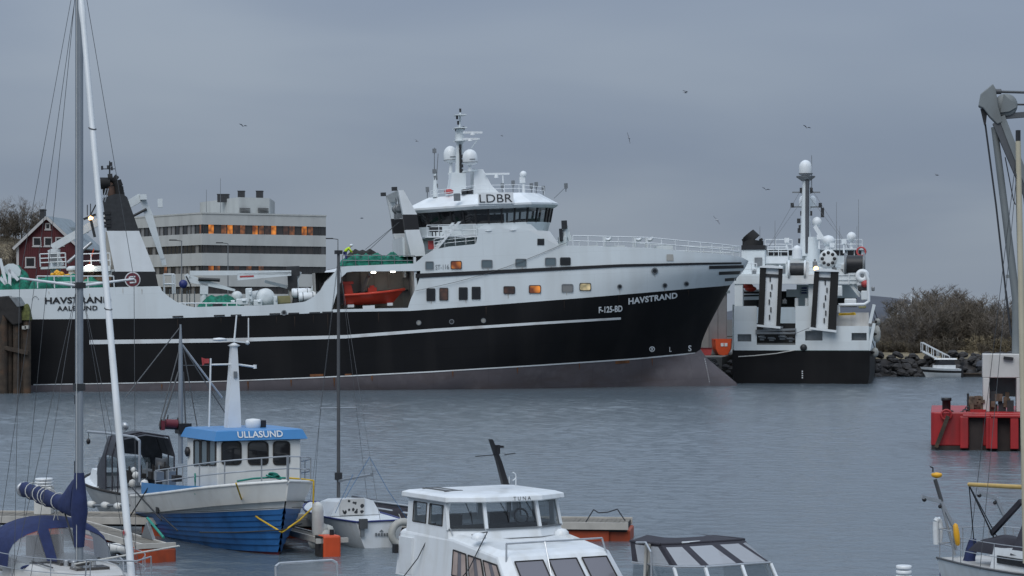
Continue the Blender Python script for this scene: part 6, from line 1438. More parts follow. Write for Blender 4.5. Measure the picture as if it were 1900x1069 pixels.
b = MB(); b.lathe([(.02, -.62), (.16, -.55), (.18, -.3), (.18, .35), (.15, .55), (.05, .62)], (Lf - .9, -.1, .95), 12, (.25, -.1, 1)); b.build('standing_fender', 'fender_white', r)
for k in range(7): b = MB(); b.ball((Lf - 1.3 + rnd.uniform(-.4, .4), rnd.uniform(-.3, .3), .45 + rnd.uniform(-.15, .25)), .22, 8); b.build('old_fender', 'fender_grey', r)
sp_ = Frame((*px(82, 950, 76.4).xy, .552), 0, 0, 'service_pedestal', 'white ribbed service pedestal on the jetty behind the blue sail cover', 'pedestal', 'white service pedestals'); r = sp_.root
def pedestal(r, h, rad=.2):
    b = MB(); b.bx(-rad, rad, -rad, rad, 0, h - .3); b.build('column', 'fender_white', r, bevel=.02)
    for k in range(3): b = MB(); b.lathe([(rad * 1.05, 0), (rad * 1.08, .05), (rad * .9, .06)], (0, 0, h - .28 + k * .1), 14); b.build('cap_rib', 'gel_white', r)
pedestal(r, 7.25 - (886 - 578) * 76.4 / F_PX - .552, .28)
sp2 = Frame((*px(1677, 1060, 47).xy, .4), 0, 0, 'service_pedestal', 'white ribbed service pedestal rising at the lower picture edge, alone in the water', 'pedestal', 'white service pedestals'); pedestal(sp2.root, 7.25 - (1047 - 578) * 47 / F_PX - .4, .15)
jx = Frame((*px(1677, 1060, 47).xy, 0), -60, 0, 'near_jetty', 'short jetty section under the white pedestal near the camera', 'jetty'); boards(jx.root, -1.0, 1.2, -.5, .5, .40, .14); b = MB(); b.bx(-1, 1.2, -.48, .48, -.2, .34); b.build('pontoon_float', 'dark_orange', jx.root)

# ================================================================ blue fishing boat
UL = Frame((-11.32, 77.1), -62, 0, 'fishing_boat', 'blue and white wooden fishing boat with blue wheelhouse roof', 'fishing boat'); r = UL.root
kw = dict(rake=.9, pw=4.6, full=.40, flare=.55, tr=.80, nst=24, sx=1.15)
LU, BU, ZK, Z0, Z1 = 10.0, 3.7, -.65, 1.12, 2.2
TS = [-.0, .16, .20, .255, .33, .40, .47, .535, .60, .66, .72]
b = MB(); hull_simple(b, LU, BU, ZK, Z0, Z1, t0=0, t1=.258, nt_=4, outset=0, **kw); b.build('bottom', 'maroon', r)
for k in range(3, len(TS) - 1):
    for sgn in (-1, 1): b = MB(); hull_simple(b, LU, BU, ZK, Z0, Z1, t0=TS[k], t1=TS[k + 1] + .004, nt_=2, outset=.045, sg=(sgn,), **kw); b.build('plank', 'hull_blue', r)
b = MB(); shU = hull_simple(b, LU, BU, ZK, Z0, Z1, t0=.72, t1=1.0, nt_=5, **kw); b.build('bulwark', 'cream_paint', r)
for sgn in (-1, 1):
    b = MB(); hull_simple(b, LU, BU + .10, ZK, Z0, Z1, t0=.715, t1=.742, nt_=1, sg=(sgn,), **kw); b.build('rubbing_strake', 'cream_paint', r)
    b = MB(); hull_simple(b, LU, BU + .11, ZK, Z0, Z1, t0=.725, t1=.731, nt_=1, sg=(sgn,), **kw); b.build('strake_line', 'dark_rubber', r)
b = MB(); tr_ = .80
for t0, t1, m_ in ((0, .7, 'hull_blue'), (.7, 1, 'cream_paint')):
    b = MB(); b.add([V((.02, s * BU / 2 * tr_ * t ** .40, ZK + (Z0 - ZK) * t)) for t in [t0 + (t1 - t0) * k / 4 for k in range(5)] for s in (-1, 1)], [(2 * k, 2 * k + 1, 2 * k + 3, 2 * k + 2) for k in range(4)]); b.build('transom', m_, r)
deck_from(r, shU, .55, 'deck_grey', 'deck', inset=.08)
b = MB(); b.pipe([p + V((0, .02, .03)) for p in shU], .05, 6); b.pipe([V((p.x, -p.y - .02, p.z + .03)) for p in shU], .05, 6); b.build('gunwale_cap', 'cream_paint', r)
# raised blue wash strake on the after half
def sheer_at(x): 
    for a, c in zip(shU, shU[1:]):
        if a.x <= x <= c.x: return a.lerp(c, (x - a.x) / max(1e-6, c.x - a.x))
    return shU[-1]
for s in (-1, 1):
    b = MB(); rows = []
    for k in range(13):
        x = 1.6 + (7.8 - 1.6) * k / 12; p = sheer_at(x); h = .40 * (1 - k / 12) + .015; rows.append([V((p.x, -s * p.y * .985 * -1 if s > 0 else p.y * .985, p.z + .05)), V((p.x, (p.y * .985 if s < 0 else -p.y * .985), p.z + .05 + h))])
    b.grid(rows, False); b.build('wash_strake', 'roof_blue', r)
# wheelhouse
xf, xa, hw, zd = 7.75, 5.1, 1.36, 1.25
zr = UL.x(480, 817, xf).z; zt = UL.x(480, 797, xf).z
WW = MB()
fl_ = [(xf, -hw), (xf, hw), (xa, hw), (xa, -hw)]
b = MB(); b.prism([V((x, y, zd)) for x, y in fl_], (0, 0, zr - zd)); b.build('wheelhouse', 'cream_paint', r, bevel=.04)
b = MB(); b.loft([[V((x, y, z)) for x, y in ((xf + o, -hw - o), (xf + o, hw + o), (xa - o, hw + o), (xa - o, -hw - o))] for z, o in ((zr, .10), (zr + .02, .16), (zt - .03, .04), (zt, -.05))]); rf = b.build('wheelhouse_roof', 'roof_blue', r)
lettering('ULLASUND', flat_place(V((xf + .155, UL.x(438, 808, xf).y, zr + .09)), V((xf + .155, UL.x(522, 808, xf).y, zr + .09)), V((-.07, 0, .20))), 'roof_name', 'stripe_white', rf, .02, 1.0)
def pane(fr, ax, val, u0, v0, u1, v1, m, r, fm='dark_rubber', name='window', rc=.12, proud=.012, edge=1.6):
    """rounded window pane on the plane ax=val of a frame, with a rubber gasket"""
    f_ = (lambda u, v, k: fr.on(u, v, ax, val + k)); e = rc * min(abs(u1 - u0), abs(v1 - v0)) * 2
    def ring(k, out): 
        pts = []
        for cu, cv, a0 in ((u1 - k - e, v0 + k + e, -90), (u1 - k - e, v1 - k - e, 0), (u0 + k + e, v1 - k - e, 90), (u0 + k + e, v0 + k + e, 180)):
            for a in (0, 30, 60, 90): pts.append(f_(cu + e * math.cos(R(a0 + a)), cv + e * math.sin(R(a0 + a)), out))
        return pts
    sg = 1 if ax == 'x' else -1
    g_ = ring(0, proud * sg); b = MB(); b.add(g_, [tuple(range(len(g_)))]); w_ = b.build(name, m, r)
    o_, i_ = ring(-edge, proud * 2 * sg), ring(edge * .5, proud * 2 * sg); n = len(o_); b = MB(); b.add(o_ + i_, [(i, (i + 1) % n, n + (i + 1) % n, n + i) for i in range(n)]); b.build('gasket', fm, w_)
    return w_
for u0, u1 in ((412, 447), (461, 497), (508, 537)): pane(UL, 'x', xf, u0, 820, u1, 862, 'dark_glass', r)
for u0, u1 in ((360, 370), (373, 384), (388, 399)): pane(UL, 'y', -hw, u0, 818, u1, 863, 'grey_glass', r, rc=.1)
b = MB(); p = UL.y(349, 838, -hw - .02); b.lathe([(.02, -.06), (.14, -.04), (.16, .05), (.05, .1)], p, 10, (0, -1, 0)); b.build('side_horn', 'black_paint', r)
b = MB(); p = UL.x(474, 790, 6.8); b.lathe([(.22, -.06), (.24, 0), (.24, .16), (.2, .2), (.05, .22)], V((6.6, p.y, zt + .06)), 14); b.build('radome', 'gel_white', r)
b = MB(); b.box((6.6, UL.x(486, 790, 6.6).y, zt + .1), (.2, .2, .24)); b.build('roof_box', 'black_paint', r)
# tapered white mast with cross arm and aerials
xm = 6.2; M_ = lambda u, v: UL.x(u, v, xm)
b = MB(); b.loft([[V((xm + o, M_(u0, v).y, M_(u0, v).z)) if k < 2 else V((xm + o, M_(u1, v).y, M_(u1, v).z)) for k, o in enumerate((-.18 * q, .18 * q, .18 * q, -.18 * q))] for (u0, u1, v, q) in ((419, 444, 799, 1), (422, 442, 745, 1), (426, 440, 690, .8), (429, 438, 640, .6))]); mm = b.build('mast', 'gel_white', r)
b = MB(); b.tube(M_(434, 640), M_(439, 585), .035, .025, 6); b.tube(M_(461, 634), M_(461, 590), .02, .02, 5); b.build('aerial', 'gel_white', mm)
b = MB(); b.beam(M_(398, 629), M_(462, 636), .10, .05); b.ball(M_(407, 630), .16, 8, (1, 1.6, .35)); b.ball(M_(459, 636), .07, 8); b.lathe([(.05, 0), (.2, .08), (.05, .16)], M_(434, 646), 10); b.build('mast_spreader', 'gel_white', mm)
b = MB(); b.tube(M_(390, 677), M_(430, 676), .03, .03, 6); b.tube(M_(438, 676), M_(473, 681), .035, .035, 6); b.tube(M_(473, 677), M_(473, 684), .06, .06, 8); b.tube(M_(391, 665), M_(388, 792), .03, .03, 6); b.build('cross_arm', 'gel_white', mm)
b = MB(); p = M_(388, 668); b.add([p, p + V((0, -.25, .08)), p + V((0, -.22, -.18))], [(0, 1, 2)]); b.box(p + V((.02, -.09, -.03)), (.02, .16, .14)); b.build('flag', 'pale_red', mm)
b = MB(); b.box(M_(433, 695) + V((.16, 0, 0)), (.08, .1, .2)); b.build('mast_lamp', 'grey_metal', mm)
# after mast with stays, derrick winch
xp = 3.9; A_ = lambda u, v: UL.x(u, v, xp)
b = MB(); b.tube(A_(335, 860), A_(335, 640), .085, .07, 8); b.tube(A_(335, 640), A_(335, 602), .06, .03, 8); am = b.build('after_mast', 'mast_alu', r)
for p, q, rr in (((335, 606), (232, 738), .018), ((335, 640), (295, 790), .02), ((337, 640), (420, 770), .02), ((338, 640), (412, 738), .034), ((338, 636), (378, 860), .018), ((331, 690), (300, 790), .03), ((340, 690), (345, 800), .025), ((340, 678), (390, 678), .012)):
    b = MB(); b.tube(A_(*p), A_(*q), rr, rr, 5); b.build('stay', 'steel' if rr > .03 else 'wire', am)
b = MB(); c = A_(318, 786); b.tube(c + V((0, -.20, .02)), c + V((0, .18, -.02)), .13, .15, 12); b.box(c + V((0, -.3, -.05)), (.2, .1, .3)); b.build('net_hauler', 'maroon', am)
b = MB(); b.box(A_(340, 795), (.4, .42, .32)); b.tube(A_(296, 793), A_(360, 796), .05, .05, 6); b.build('hauler_motor', 'black_paint', am)
for u, v in ((300, 778), (312, 770), (330, 775)): b = MB(); b.tube(A_(u, v), A_(u - 3, v + 18), .02, .02, 5); b.build('hauler_hose', 'dark_rubber', am)
# rails
b = MB(); pts = [p + V((0, .05, .05)) for p in shU if p.x > 3.0]; rail(b, pts, .72, .022, (.5,), 1.3); b.build('side_rail', 'steel', r)
b = MB(); pts = [V((p.x, -p.y - .05, p.z + .05)) for p in shU if p.x > 3.0]; rail(b, pts, .72, .022, (.5,), 1.3); b.build('far_rail', 'steel', r)
b = MB(); b.pipe([UL.y(u, v, -1.45) for u, v in ((163, 801), (200, 804), (250, 811), (259, 818), (259, 895))], .045, 8); b.build('davit_arm', 'steel', r)
b = MB(); p = UL.y(164, 803, -1.45); b.tube(p, p - V((0, 0, .22)), .012, .012, 4); b.ball(p - V((0, 0, .3)), .08, 8, (1, 1, 1.4)); b.build('davit_block', 'black_paint', r)
b = MB(); c = UL.y(300, 868, -.6); b.lathe([(.1, -.2), (.34, -.2), (.3, 0), (.34, .2), (.1, .2)], c, 16, (.3, 1, 0)); b.build('line_hauler', 'dark_metal', r)
b = MB(); b.torus(UL.y(290, 872, -.7), .38, .03, (.2, 1, 0), 16, 6, .2, 3.2); b.build('hauler_hoop', 'dark_rubber', r)
for u, v, s in ((252, 882, .13), (246, 897, .14), (268, 898, .15), (248, 872, .10)): b = MB(); b.ball(UL.y(u, v, -1.5), s, 8); b.build('white_buoy', 'fender_white', r)
for k in range(9): p = UL.y(240 + k * 11, 880 + rnd.uniform(-10, 14), -1.0 + rnd.uniform(-.3, .5)); b = MB(); b.box(p, (.3, .25, rnd.uniform(.15, .5))); b.tube(p, p + V((0, 0, .35)), .03, .03, 5); b.build('stern_gear', 'grey_metal' if k % 2 else 'dark_rubber', r)
b = MB(); p = UL.y(292, 947, -1.66); b.box(p, (.24, .03, .2)); b.build('side_grating', 'dark_metal', r)
# ropes on the boat
def hang(name, m, pts, rad, r, sag=0):
    b = MB(); b.pipe(pts, rad, 6); return b.build(name, m, r)
sx = lambda x, dz=0, o=.06: sheer_at(x) + V((0, -o, dz))
st_pt = V((9.55, -.02, .55))
hang('yellow_rope', 'rope_yellow', [UL.y(438, 897, -1.75), UL.x(452, 938, 8.2) , UL.x(480, 962, 9.2), UL.x(523, 988, 9.75)], .028, r)
hang('yellow_rope', 'rope_yellow', [UL.x(523, 988, 9.75), UL.x(556, 965, 9.6), UL.x(581, 941, 9.0), UL.x(582, 892, 8.9), UL.x(560, 889, 8.9), UL.x(535, 887, 8.9)], .028, r)
hang('green_rope', 'rope_green', [UL.x(u, v, 8.6) for u, v in ((440, 893), (470, 888), (500, 886), (530, 887))], .03, r)
b = MB(); c = UL.x(507, 885, 8.6)
for k in range(5): b.torus(c + V((rnd.uniform(-.1, .1), rnd.uniform(-.15, .15), .02 * k)), .14, .025, (rnd.uniform(-.4, .4), .3, 1), 12, 5)
b.build('rope_coil', 'rope_green', r)
b = MB(); c = UL.y(362, 887, -1.75); b.torus(c, .14, .02, (.3, 1, 0), 12, 5); b.tube(c, c - V((0, 0, .5)), .02, .02, 5); b.build('hanging_coil', 'rope_green', r)
for p, q in (((245, 905), (300, 965)), ((275, 905), (240, 960)), ((300, 958), (330, 985))): hang('mooring_line', 'rope_dark', [UL.y(*p, -1.72), UL.y(*q, -1.85)], .025, r)
hang('mooring_line', 'rope_dark', [UL.x(370, 988, 9.0), UL.x(440, 988, 9.4), UL.x(520, 984, 9.8), UL.x(560, 972, 9.5)], .022, r)

# ================================================================ white cruiser with dark canvas behind the fishing boat
WC = Frame((-12.4, 78.9), 118, 0, 'canvas_cruiser', 'white cabin cruiser under dark grey canvas behind the blue fishing boat', 'motorboat'); r = WC.root
s_ = small_hull(r, 6.2, 2.3, -.3, 1.05, 1.35, 'old_white', rake=.9, pw=2.6)
deck_from(r, s_, .02, 'gel_white')
b = MB(); b.pipe([p for p in s_], .045, 6); b.pipe([V((p.x, -p.y, p.z)) for p in s_], .045, 6); b.build('rub_rail', 'dark_rubber', r)
b = MB(); b.loft([[V((x, y * k, z)) for x, y in ((2.6, -.95), (5.0, -.55), (5.35, 0), (5.0, .55), (2.6, .95))] for z, k in ((1.1, 1), (1.6, .8))]); b.build('cuddy', 'gel_white', r, bevel=.08)
b = MB(); b.loft([[V((x, y * k, z)) for x, y in ((2.4, -1.0), (3.4, -.8), (3.6, 0), (3.4, .8), (2.4, 1.0))] for z, k in ((1.5, .95), (2.1, .85))], True, False); b.build('windscreen', 'clear_glass', r)
arch = lambda x, w_, h: [V((x, -w_, 1.1)), V((x, -w_, 1.1 + h * .6)), V((x, -w_ * .8, 1.1 + h * .93)), V((x, 0, 1.1 + h)), V((x, w_ * .8, 1.1 + h * .93)), V((x, w_, 1.1 + h * .6)), V((x, w_, 1.1))]
b = MB(); b.grid([arch(2.9, .9, 1.15), arch(2.0, 1.0, 1.95), arch(1.6, 1.0, 2.0)]); b.build('canvas_front', 'canvas_grey', r)
b = MB(); b.grid([a_[1:-1] for a_ in (arch(1.6, 1.0, 2.0), arch(.3, 1.0, 1.9))]); b.build('canvas_top', 'canvas_grey', r)
b = MB()
for x in (1.6, .9, .3): b.pipe(arch(x, 1.01, 1.98), .03, 6)
b.build('canvas_bow', 'canvas_dark', r)
b = MB(); b.grid([[V((x, -1.0, 1.1)), V((x, -1.0, 2.2))] for x in (.35, 1.55)], False); b.build('side_window', 'clear_glass', r)
b = MB(); p = WC.y(230, 792, 0); b.lathe([(.02, -.04), (.16, 0), (.14, .1), (.03, .12)], p, 12, (.3, -.8, .3)); b.tube(p - V((0, 0, .1)), p - V((0, 0, .45)), .025, .025, 6); b.build('spotlight', 'steel', r)
# oranges pontoon with white fenders under its bow
b = MB(); b.pipe([WC.y(u, 938, 1.3) for u in (170, 205, 240)], .05, 6); b.build('fender_rail', 'grey_metal', r)
for u in (170, 196, 220): b = MB(); b.lathe([(.02, -.24), (.12, -.2), (.13, 0), (.12, .2), (.02, .24)], WC.y(u, 936 + (u - 170) * .08, 1.3), 12, (1, 0, 0)); b.build('fender', 'fender_white', r)
# ================================================================ small white sailboat seen from astern
SS = Frame((-4.05, 70.9), 117, 0, 'small_sailboat', 'small white sailboat seen stern-on with bare grey mast', 'sailboat'); r = SS.root
s_ = small_hull(r, 5.8, 2.15, -.45, .82, 1.0, 'gel_white', rake=.7, pw=2.2, tr=.74, full=.42)
deck_from(r, s_, .01, 'gel_white')
b = MB(); b.pipe(s_, .03, 6); b.pipe([V((p.x, -p.y, p.z)) for p in s_], .03, 6); b.tube((-.02, -.79, .82), (-.02, .79, .82), .03, .03, 6); b.build('rub_rail', 'sign_blue', r)
b = MB(); b.loft([[V((1.9, y, z)) for y, z in ((-.86, .84), (-.6, 1.28), (-.3, 1.38), (.3, 1.38), (.6, 1.28), (.86, .84))], [V((3.6, y * .8, z - .06)) for y, z in ((-.86, .88), (-.6, 1.24), (-.3, 1.32), (.3, 1.32), (.6, 1.24), (.86, .88))], [V((4.6, y * .45, z)) for y, z in ((-.86, .93), (-.6, 1.0), (-.3, 1.02), (.3, 1.02), (.6, 1.0), (.86, .93))]]); b.build('cabin', 'gel_white', r)
p0, p1 = SS.x(631, 965, 1.86), SS.x(676, 928, 1.86)
b = MB(); b.bx(1.84, 1.88, min(p0.y, p1.y), max(p0.y, p1.y), .86, 1.36); hb_ = b.build('washboard', 'old_white', r)
for k in range(13): b = MB(); yy = rnd.uniform(min(p0.y, p1.y) + .05, max(p0.y, p1.y) - .05); zz = rnd.uniform(.92, 1.32); w_ = rnd.uniform(.03, .07); b.add([V((1.835, yy + w_ * math.cos(a) * rnd.uniform(.6, 1.4), zz + w_ * math.sin(a) * rnd.uniform(.6, 1.3))) for a in (0, 1, 2, 3, 4.2, 5.2)], [(0, 1, 2, 3, 4, 5)]); b.build('peeled_patch', 'dark_metal', hb_)
b = MB(); c = SS.x(674, 972, -.08); b.box(c, (.10, .26, .30)); b.build('motor_bracket', 'mast_dark', r); b = MB(); b.box(c + V((.02, .02, -.27)), (.06, .12, .26)); b.build('bracket_plate', 'grey_metal', r)
for k in range(5):      # the maker's mark on the transom, worn past reading
    p = SS.x(698 + k * 5.2, 992, -.03); b = MB(); b.box(p, (.012, .062, .10 - .02 * (k % 2))); b.build('worn_mark', 'grey_metal', r)
b = MB(); p = SS.x(708, 986.5, -.03); b.prism([p + V((0, .07, 0)), p + V((0, -.07, 0)), p + V((0, 0, .06))], (.01, 0, 0)); b.build('worn_mark', 'grey_metal', r)
xm = 3.3; Q = lambda u, v: SS.x(u, v, xm)
b = MB(); b.tube(V((xm, 0, 1.3)), V((xm, 0, Q(622, 466).z)), .062, .05, 8); ms = b.build('mast', 'mast_dark', r)
b = MB(); b.box((xm, 0, Q(622, 468).z), (.2, .2, .12)); b.box((xm, 0, Q(622, 884).z), (.2, .18, .24)); b.build('mast_fitting', 'dark_metal', ms)
zsp = Q(622, 757).z; b = MB(); b.tube((xm, -.62, zsp), (xm, .62, zsp), .018, .018, 6); b.build('spreader', 'steel', ms)
b = MB(); b.tube((xm, 0, Q(622, 893).z), SS.y(690, 881, 0), .045, .04, 8); b.box(SS.y(690, 881, 0), (.07, .07, .12)); b.build('boom', 'mast_alu', ms)
for s in (-1, 1):
    for top in (470, 758): b = MB(); b.tube((xm, 0, Q(622, top).z), (xm, .62 * s, zsp), .006, .006, 4); b.tube((xm, .62 * s, zsp), (xm - .2, .95 * s, .95), .006, .006, 4); b.build('shroud', 'wire', ms)
b = MB(); b.tube((xm, 0, Q(622, 480).z), (5.7, 0, 1.0), .006, .006, 4); b.tube((xm, 0, Q(622, 480).z), (0, 0, .85), .006, .006, 4); b.build('stay', 'wire', ms)
for q, e in (((655, 880), (622, 952)), ((686, 848), (720, 910)), ((686, 848), (640, 925)), ((720, 910), (757, 965))): b = MB(); b.tube(SS.x(*q, 1.2), SS.x(*e, 1.2), .008, .008, 5); b.build('sheet', 'rope_blue', ms)
# folded mast and sails lying on the jetty behind
sb_ = Frame((*px(690, 930, 74.6).xy, .62), -12, 0, 'lowered_rig', 'bundle of lowered spars and dark sail lying on the jetty', 'spars'); r = sb_.root
b = MB(); b.tube((-.7, .1, .55), (1.5, -.2, .25), .12, .10, 8); b.build('rolled_sail', 'canvas_grey', r)
b = MB(); b.tube((-.9, 0, .6), (1.7, -.3, .35), .04, .04, 6); b.tube((-.8, -.15, .42), (1.6, -.4, .12), .05, .05, 6); b.build('spar', 'mast_alu', r)
heap('dark_cover', 'canvas_dark', r, .3, -.1, 2.4, .7, -.06, .5, 6, 12, .3)

# ================================================================ yacht with blue sail cover (near left)
YA = Frame((-9.745, 52.0), -61.6, 0, 'blue_cover_yacht', 'yacht with navy sail cover, sprayhood and tall aluminium mast', 'sailboat'); r = YA.root
sub = bpy.data.objects.new('hull', None)
bH = MB(); shY = hull_simple(bH, 9.6, 3.1, -.5, 1.12, 1.35, rake=1.4, pw=2.2, tr=.7, full=.40, nst=16)
bH.v = [(x - 5.8, y, z) for x, y, z in bH.v]; bH.build('hull', 'gel_white', r); shY = [p - V((5.8, 0, 0)) for p in shY]
deck_from(r, shY, .02, 'old_white')
cb = [(-2.6, 1.05), (-1.2, 1.12), (0, 1.05), (1.2, .72), (2.2, .35)]
b = MB(); b.loft([[V((x, s * y * k, z)) for x, y in cb for s in (-1,)] + [V((x, y * k, z)) for x, y in cb[::-1]] for z, k in ((1.12, 1.0), (1.42, .93), (1.52, .80))]); b.build('coachroof', 'old_white', r, bevel=.05)
for x0, x1 in ((-.9, -.2), (.5, 1.0)): b = MB(); b.bx(x0, x1, -.38, .38, 1.50, 1.58); b.build('deck_hatch', 'tint_glass', r)
b = MB(); b.pipe([V((-.6, y, 1.58)) for y in (-.85, -.45)], .02, 5); b.pipe([V((-1.1 + k * .8, .75, 1.58)) for k in range(3)], .02, 5); b.pipe([V((-1.0 + k * .8, -.8, 1.58)) for k in range(3)], .02, 5); b.build('grab_rail', 'mast_dark', r)
# mast: oval section
def oval_mast(b, z0, z1, a, c, n=12): b.loft([[V((a * k * math.cos(2 * math.pi * i / n), c * k * math.sin(2 * math.pi * i / n), z)) for i in range(n)] for z, k in ((z0, 1), (z1, 1))], True, True, True)
b = MB(); oval_mast(b, 1.5, 15.2, .115, .088); my = b.build('mast', 'mast_alu', r)
b = MB(); b.bx(-.128, -.108, -.02, .02, 2.0, 15.2); b.build('sail_track', 'mast_dark', my)
b = MB(); b.lathe([(.2, 0), (.22, .06), (.14, .12)], (0, 0, 1.5), 14); b.build('mast_step', 'dark_rubber', my)
zY = lambda v: CAM_H + (V_HOR - v) * 52.0 / F_PX
for s in (-1, 1):
    b = MB(); b.tube((0, s * .08, zY(530)), (-.12, s * 1.33, zY(517)), .035, .025, 8); b.build('spreader', 'gel_white', my)
    b = MB(); b.tube((-.12, s * 1.33, zY(517)), (0, s * .05, 15.0), .007, .007, 4); b.tube((-.12, s * 1.33, zY(517)), (-.25, s * 1.42, 1.2), .007, .007, 4); b.tube((0, s * .06, zY(535)), (-.6, s * 1.38, 1.2), .007, .007, 4); b.tube((0, s * .06, zY(535)), (.5, s * 1.30, 1.2), .007, .007, 4); b.build('shroud', 'wire', my)
b = MB(); b.bx(-.15, .13, -.11, .11, zY(535), zY(524)); b.bx(-.14, .12, -.105, .105, zY(725), zY(712)); b.box((-.13, 0, zY(296)), (.05, .05, .22)); b.build('mast_fitting', 'dark_metal', my)
b = MB(); b.tube((0, .02, 15.1), (-5.6, -.3, 1.3), .007, .007, 4); b.tube((0, -.02, 15.1), (-5.6, .3, 1.3), .007, .007, 4); b.build('backstay', 'wire', my)
b = MB(); b.tube((-.14, 0, zY(745)), (-.16, 0, zY(860)), .035, .03, 6); b.box((-.16, 0, zY(742)), (.1, .1, .2)); b.box((-.17, 0, zY(868)), (.1, .1, .28)); b.build('halyard', 'rope_dark', my)
b = MB(); b.tube((-.12, .1, 2.0), (-.1, .1, 15), .008, .008, 4); b.tube((.12, -.1, 1.6), (.12, -.1, 15), .008, .008, 4); b.build('halyard', 'rope_white', my)
# furled genoa on the forestay
b = MB(); q0, q1 = V((3.62, 0, 1.45)), V((.12, 0, 14.35)); rings = []
for k in range(40):
    t = k / 39; c = q0.lerp(q1, t); rr = .082 * (1 - .25 * t) * (1 + .06 * mnoise.noise(V((k * .7, 0, 0)))) * (1.35 if .955 < t < .985 else 1); d = (q1 - q0).normalized(); a = d.orthogonal().normalized(); e = d.cross(a)
    rings.append([c + a * rr * math.cos(2 * math.pi * i / 10) + e * rr * math.sin(2 * math.pi * i / 10) for i in range(10)])
b.loft(rings, True, True, True); b.build('furled_genoa', 'gel_white', r)
for v in (976, 234, 573):
    t = clamp((CAM_H + (V_HOR - v) * 50.5 / F_PX - q0.z) / (q1.z - q0.z)); c = q0.lerp(q1, t); b = MB()
    if v == 976: b.add([c + V((.04, -.10, 0)) + V((0, -.004, 0)) + V((.07 * math.sin(a), .0, .07 * math.cos(a))) for a in (0, 1.57, 3.14, 4.71)], [(0, 1, 2, 3)]); b.build('sail_patch', 'pale_red', r)
    else: b.torus(c, .084, .012, (.3, .1, 1), 12, 5); b.build('sail_tie', 'dark_metal', r)
# boom, stowed mainsail under its navy cover
b = MB(); b.tube((0, 0, 2.62), (-4.3, 0, 2.86), .06, .05, 8); b.build('boom', 'mast_alu', r)
b = MB(); rings = []
for k in range(25):
    t = k / 24; x = -.16 - t * 4.1; zc = 2.78 + t * .20; hh = .19 + .55 * (1 - smooth(t * 3.4)) ** 1.2 - .03 * t; hw_ = .16 - .03 * t; wob = .05 * mnoise.noise(V((k * .9, 3, 0)))
    rings.append([V((x, math.cos(a) * (hw_ + wob), zc + (math.sin(a) * (hh if math.sin(a) > 0 else .2)) + wob * .6)) * 1.0 + V((0, .03 * mnoise.noise(V((k * 1.3, a * 1.5, 0))), .045 * mnoise.noise(V((k * 1.1, a * 2, 5))))) for a in [2 * math.pi * i / 12 for i in range(12)]])
b.loft(rings, True, True, True); b.build('sail_cover', 'canvas_navy', r)
b = MB(); b.loft([[V((rx * math.cos(a), ry * math.sin(a), z)) for a in [2 * math.pi * i / 12 for i in range(12)]] for z, rx, ry in ((1.95, .135, .11), (2.4, .16, .15), (2.75, .24, .19), (3.1, .22, .16), (3.62, .135, .105))], True, True, True); b.build('mast_collar', 'canvas_navy', r)
for t in (.32, .52, .58, .68, .82): x = -.16 - t * 4.1; b = MB(); b.torus((x, 0, 2.80 + t * .2), .20, .012, (1, 0, .1), 14, 5); b.build('cover_tie', 'rope_white', r)
b = MB(); b.torus((-4.32, 0, 2.95), .14, .05, (1, 0, 0), 12, 6); b.build('boom_end', 'steel', r)
for x, y in ((-1.9, .25), (-1.9, -.25)): b = MB(); b.tube((-1.7, 0, 2.66), (-1.9, y, 1.55), .012, .012, 5); b.build('mainsheet', 'rope_white', r)
b = MB(); b.tube((-.12, 0, 1.75), (-1.05, 0, 2.62), .022, .022, 6); b.build('boom_strut', 'dark_metal', r)
b = MB(); b.tube((.3, -.2, 1.6), (3.2, 1.2, 2.2), .02, .02, 5); b.build('spinnaker_line', 'rope_white', r)
# sprayhood
def hoop(x, w_, h, z0=1.42, n=14): return [V((x, -w_ * math.cos(math.pi * i / n) * (1 if True else 1), z0 + h * math.sin(math.pi * i / n) ** .62)) for i in range(n + 1)]
b = MB(); b.grid([hoop(-2.9, 1.3, 1.02), hoop(-2.2, 1.28, 1.06), hoop(-1.62, 1.24, .98), hoop(-1.46, 1.22, .84)]); b.build('sprayhood', 'canvas_navy', r)
h1, h2 = hoop(-1.47, 1.215, .83), hoop(-.85, 1.08, .10)
b = MB(); b.grid([h1, h2]); b.build('sprayhood_window', 'vinyl', r)
b = MB(); b.pipe(h2, .03, 5); b.build('sprayhood_hem', 'canvas_navy', r)
for i in (5, 6): pass
b = MB(); b.quad(h1[5] + V((.03, 0, .02)), h1[6] + V((.03, 0, .02)), h2[6] + V((.03, 0, .02)), h2[5] + V((.03, 0, .02))); b.build('sprayhood_strip', 'canvas_navy', r)
b = MB(); b.bx(-5.2, -2.3, -.8, .8, 1.125, 1.16); b.build('cockpit_sole', 'deck_grey', r)  # grey floor slab: the shaded cockpit is put into its colour
b = MB(); b.prism([V((-2.6, -.95, 1.3)), V((-1.0, -.9, 1.3)), V((-1.0, -.9, 1.535)), V((-2.6, -.95, 1.55))], (0, 1.85, 0)); b.build('hood_shade_slab', 'grey_metal', r)  # grey slab added over the white roof to imitate shade inside the hood
b = MB(); b.bx(-2.62, -2.58, -.45, .45, 1.1, 2.0); b.build('washboard', 'dark_interior', r)
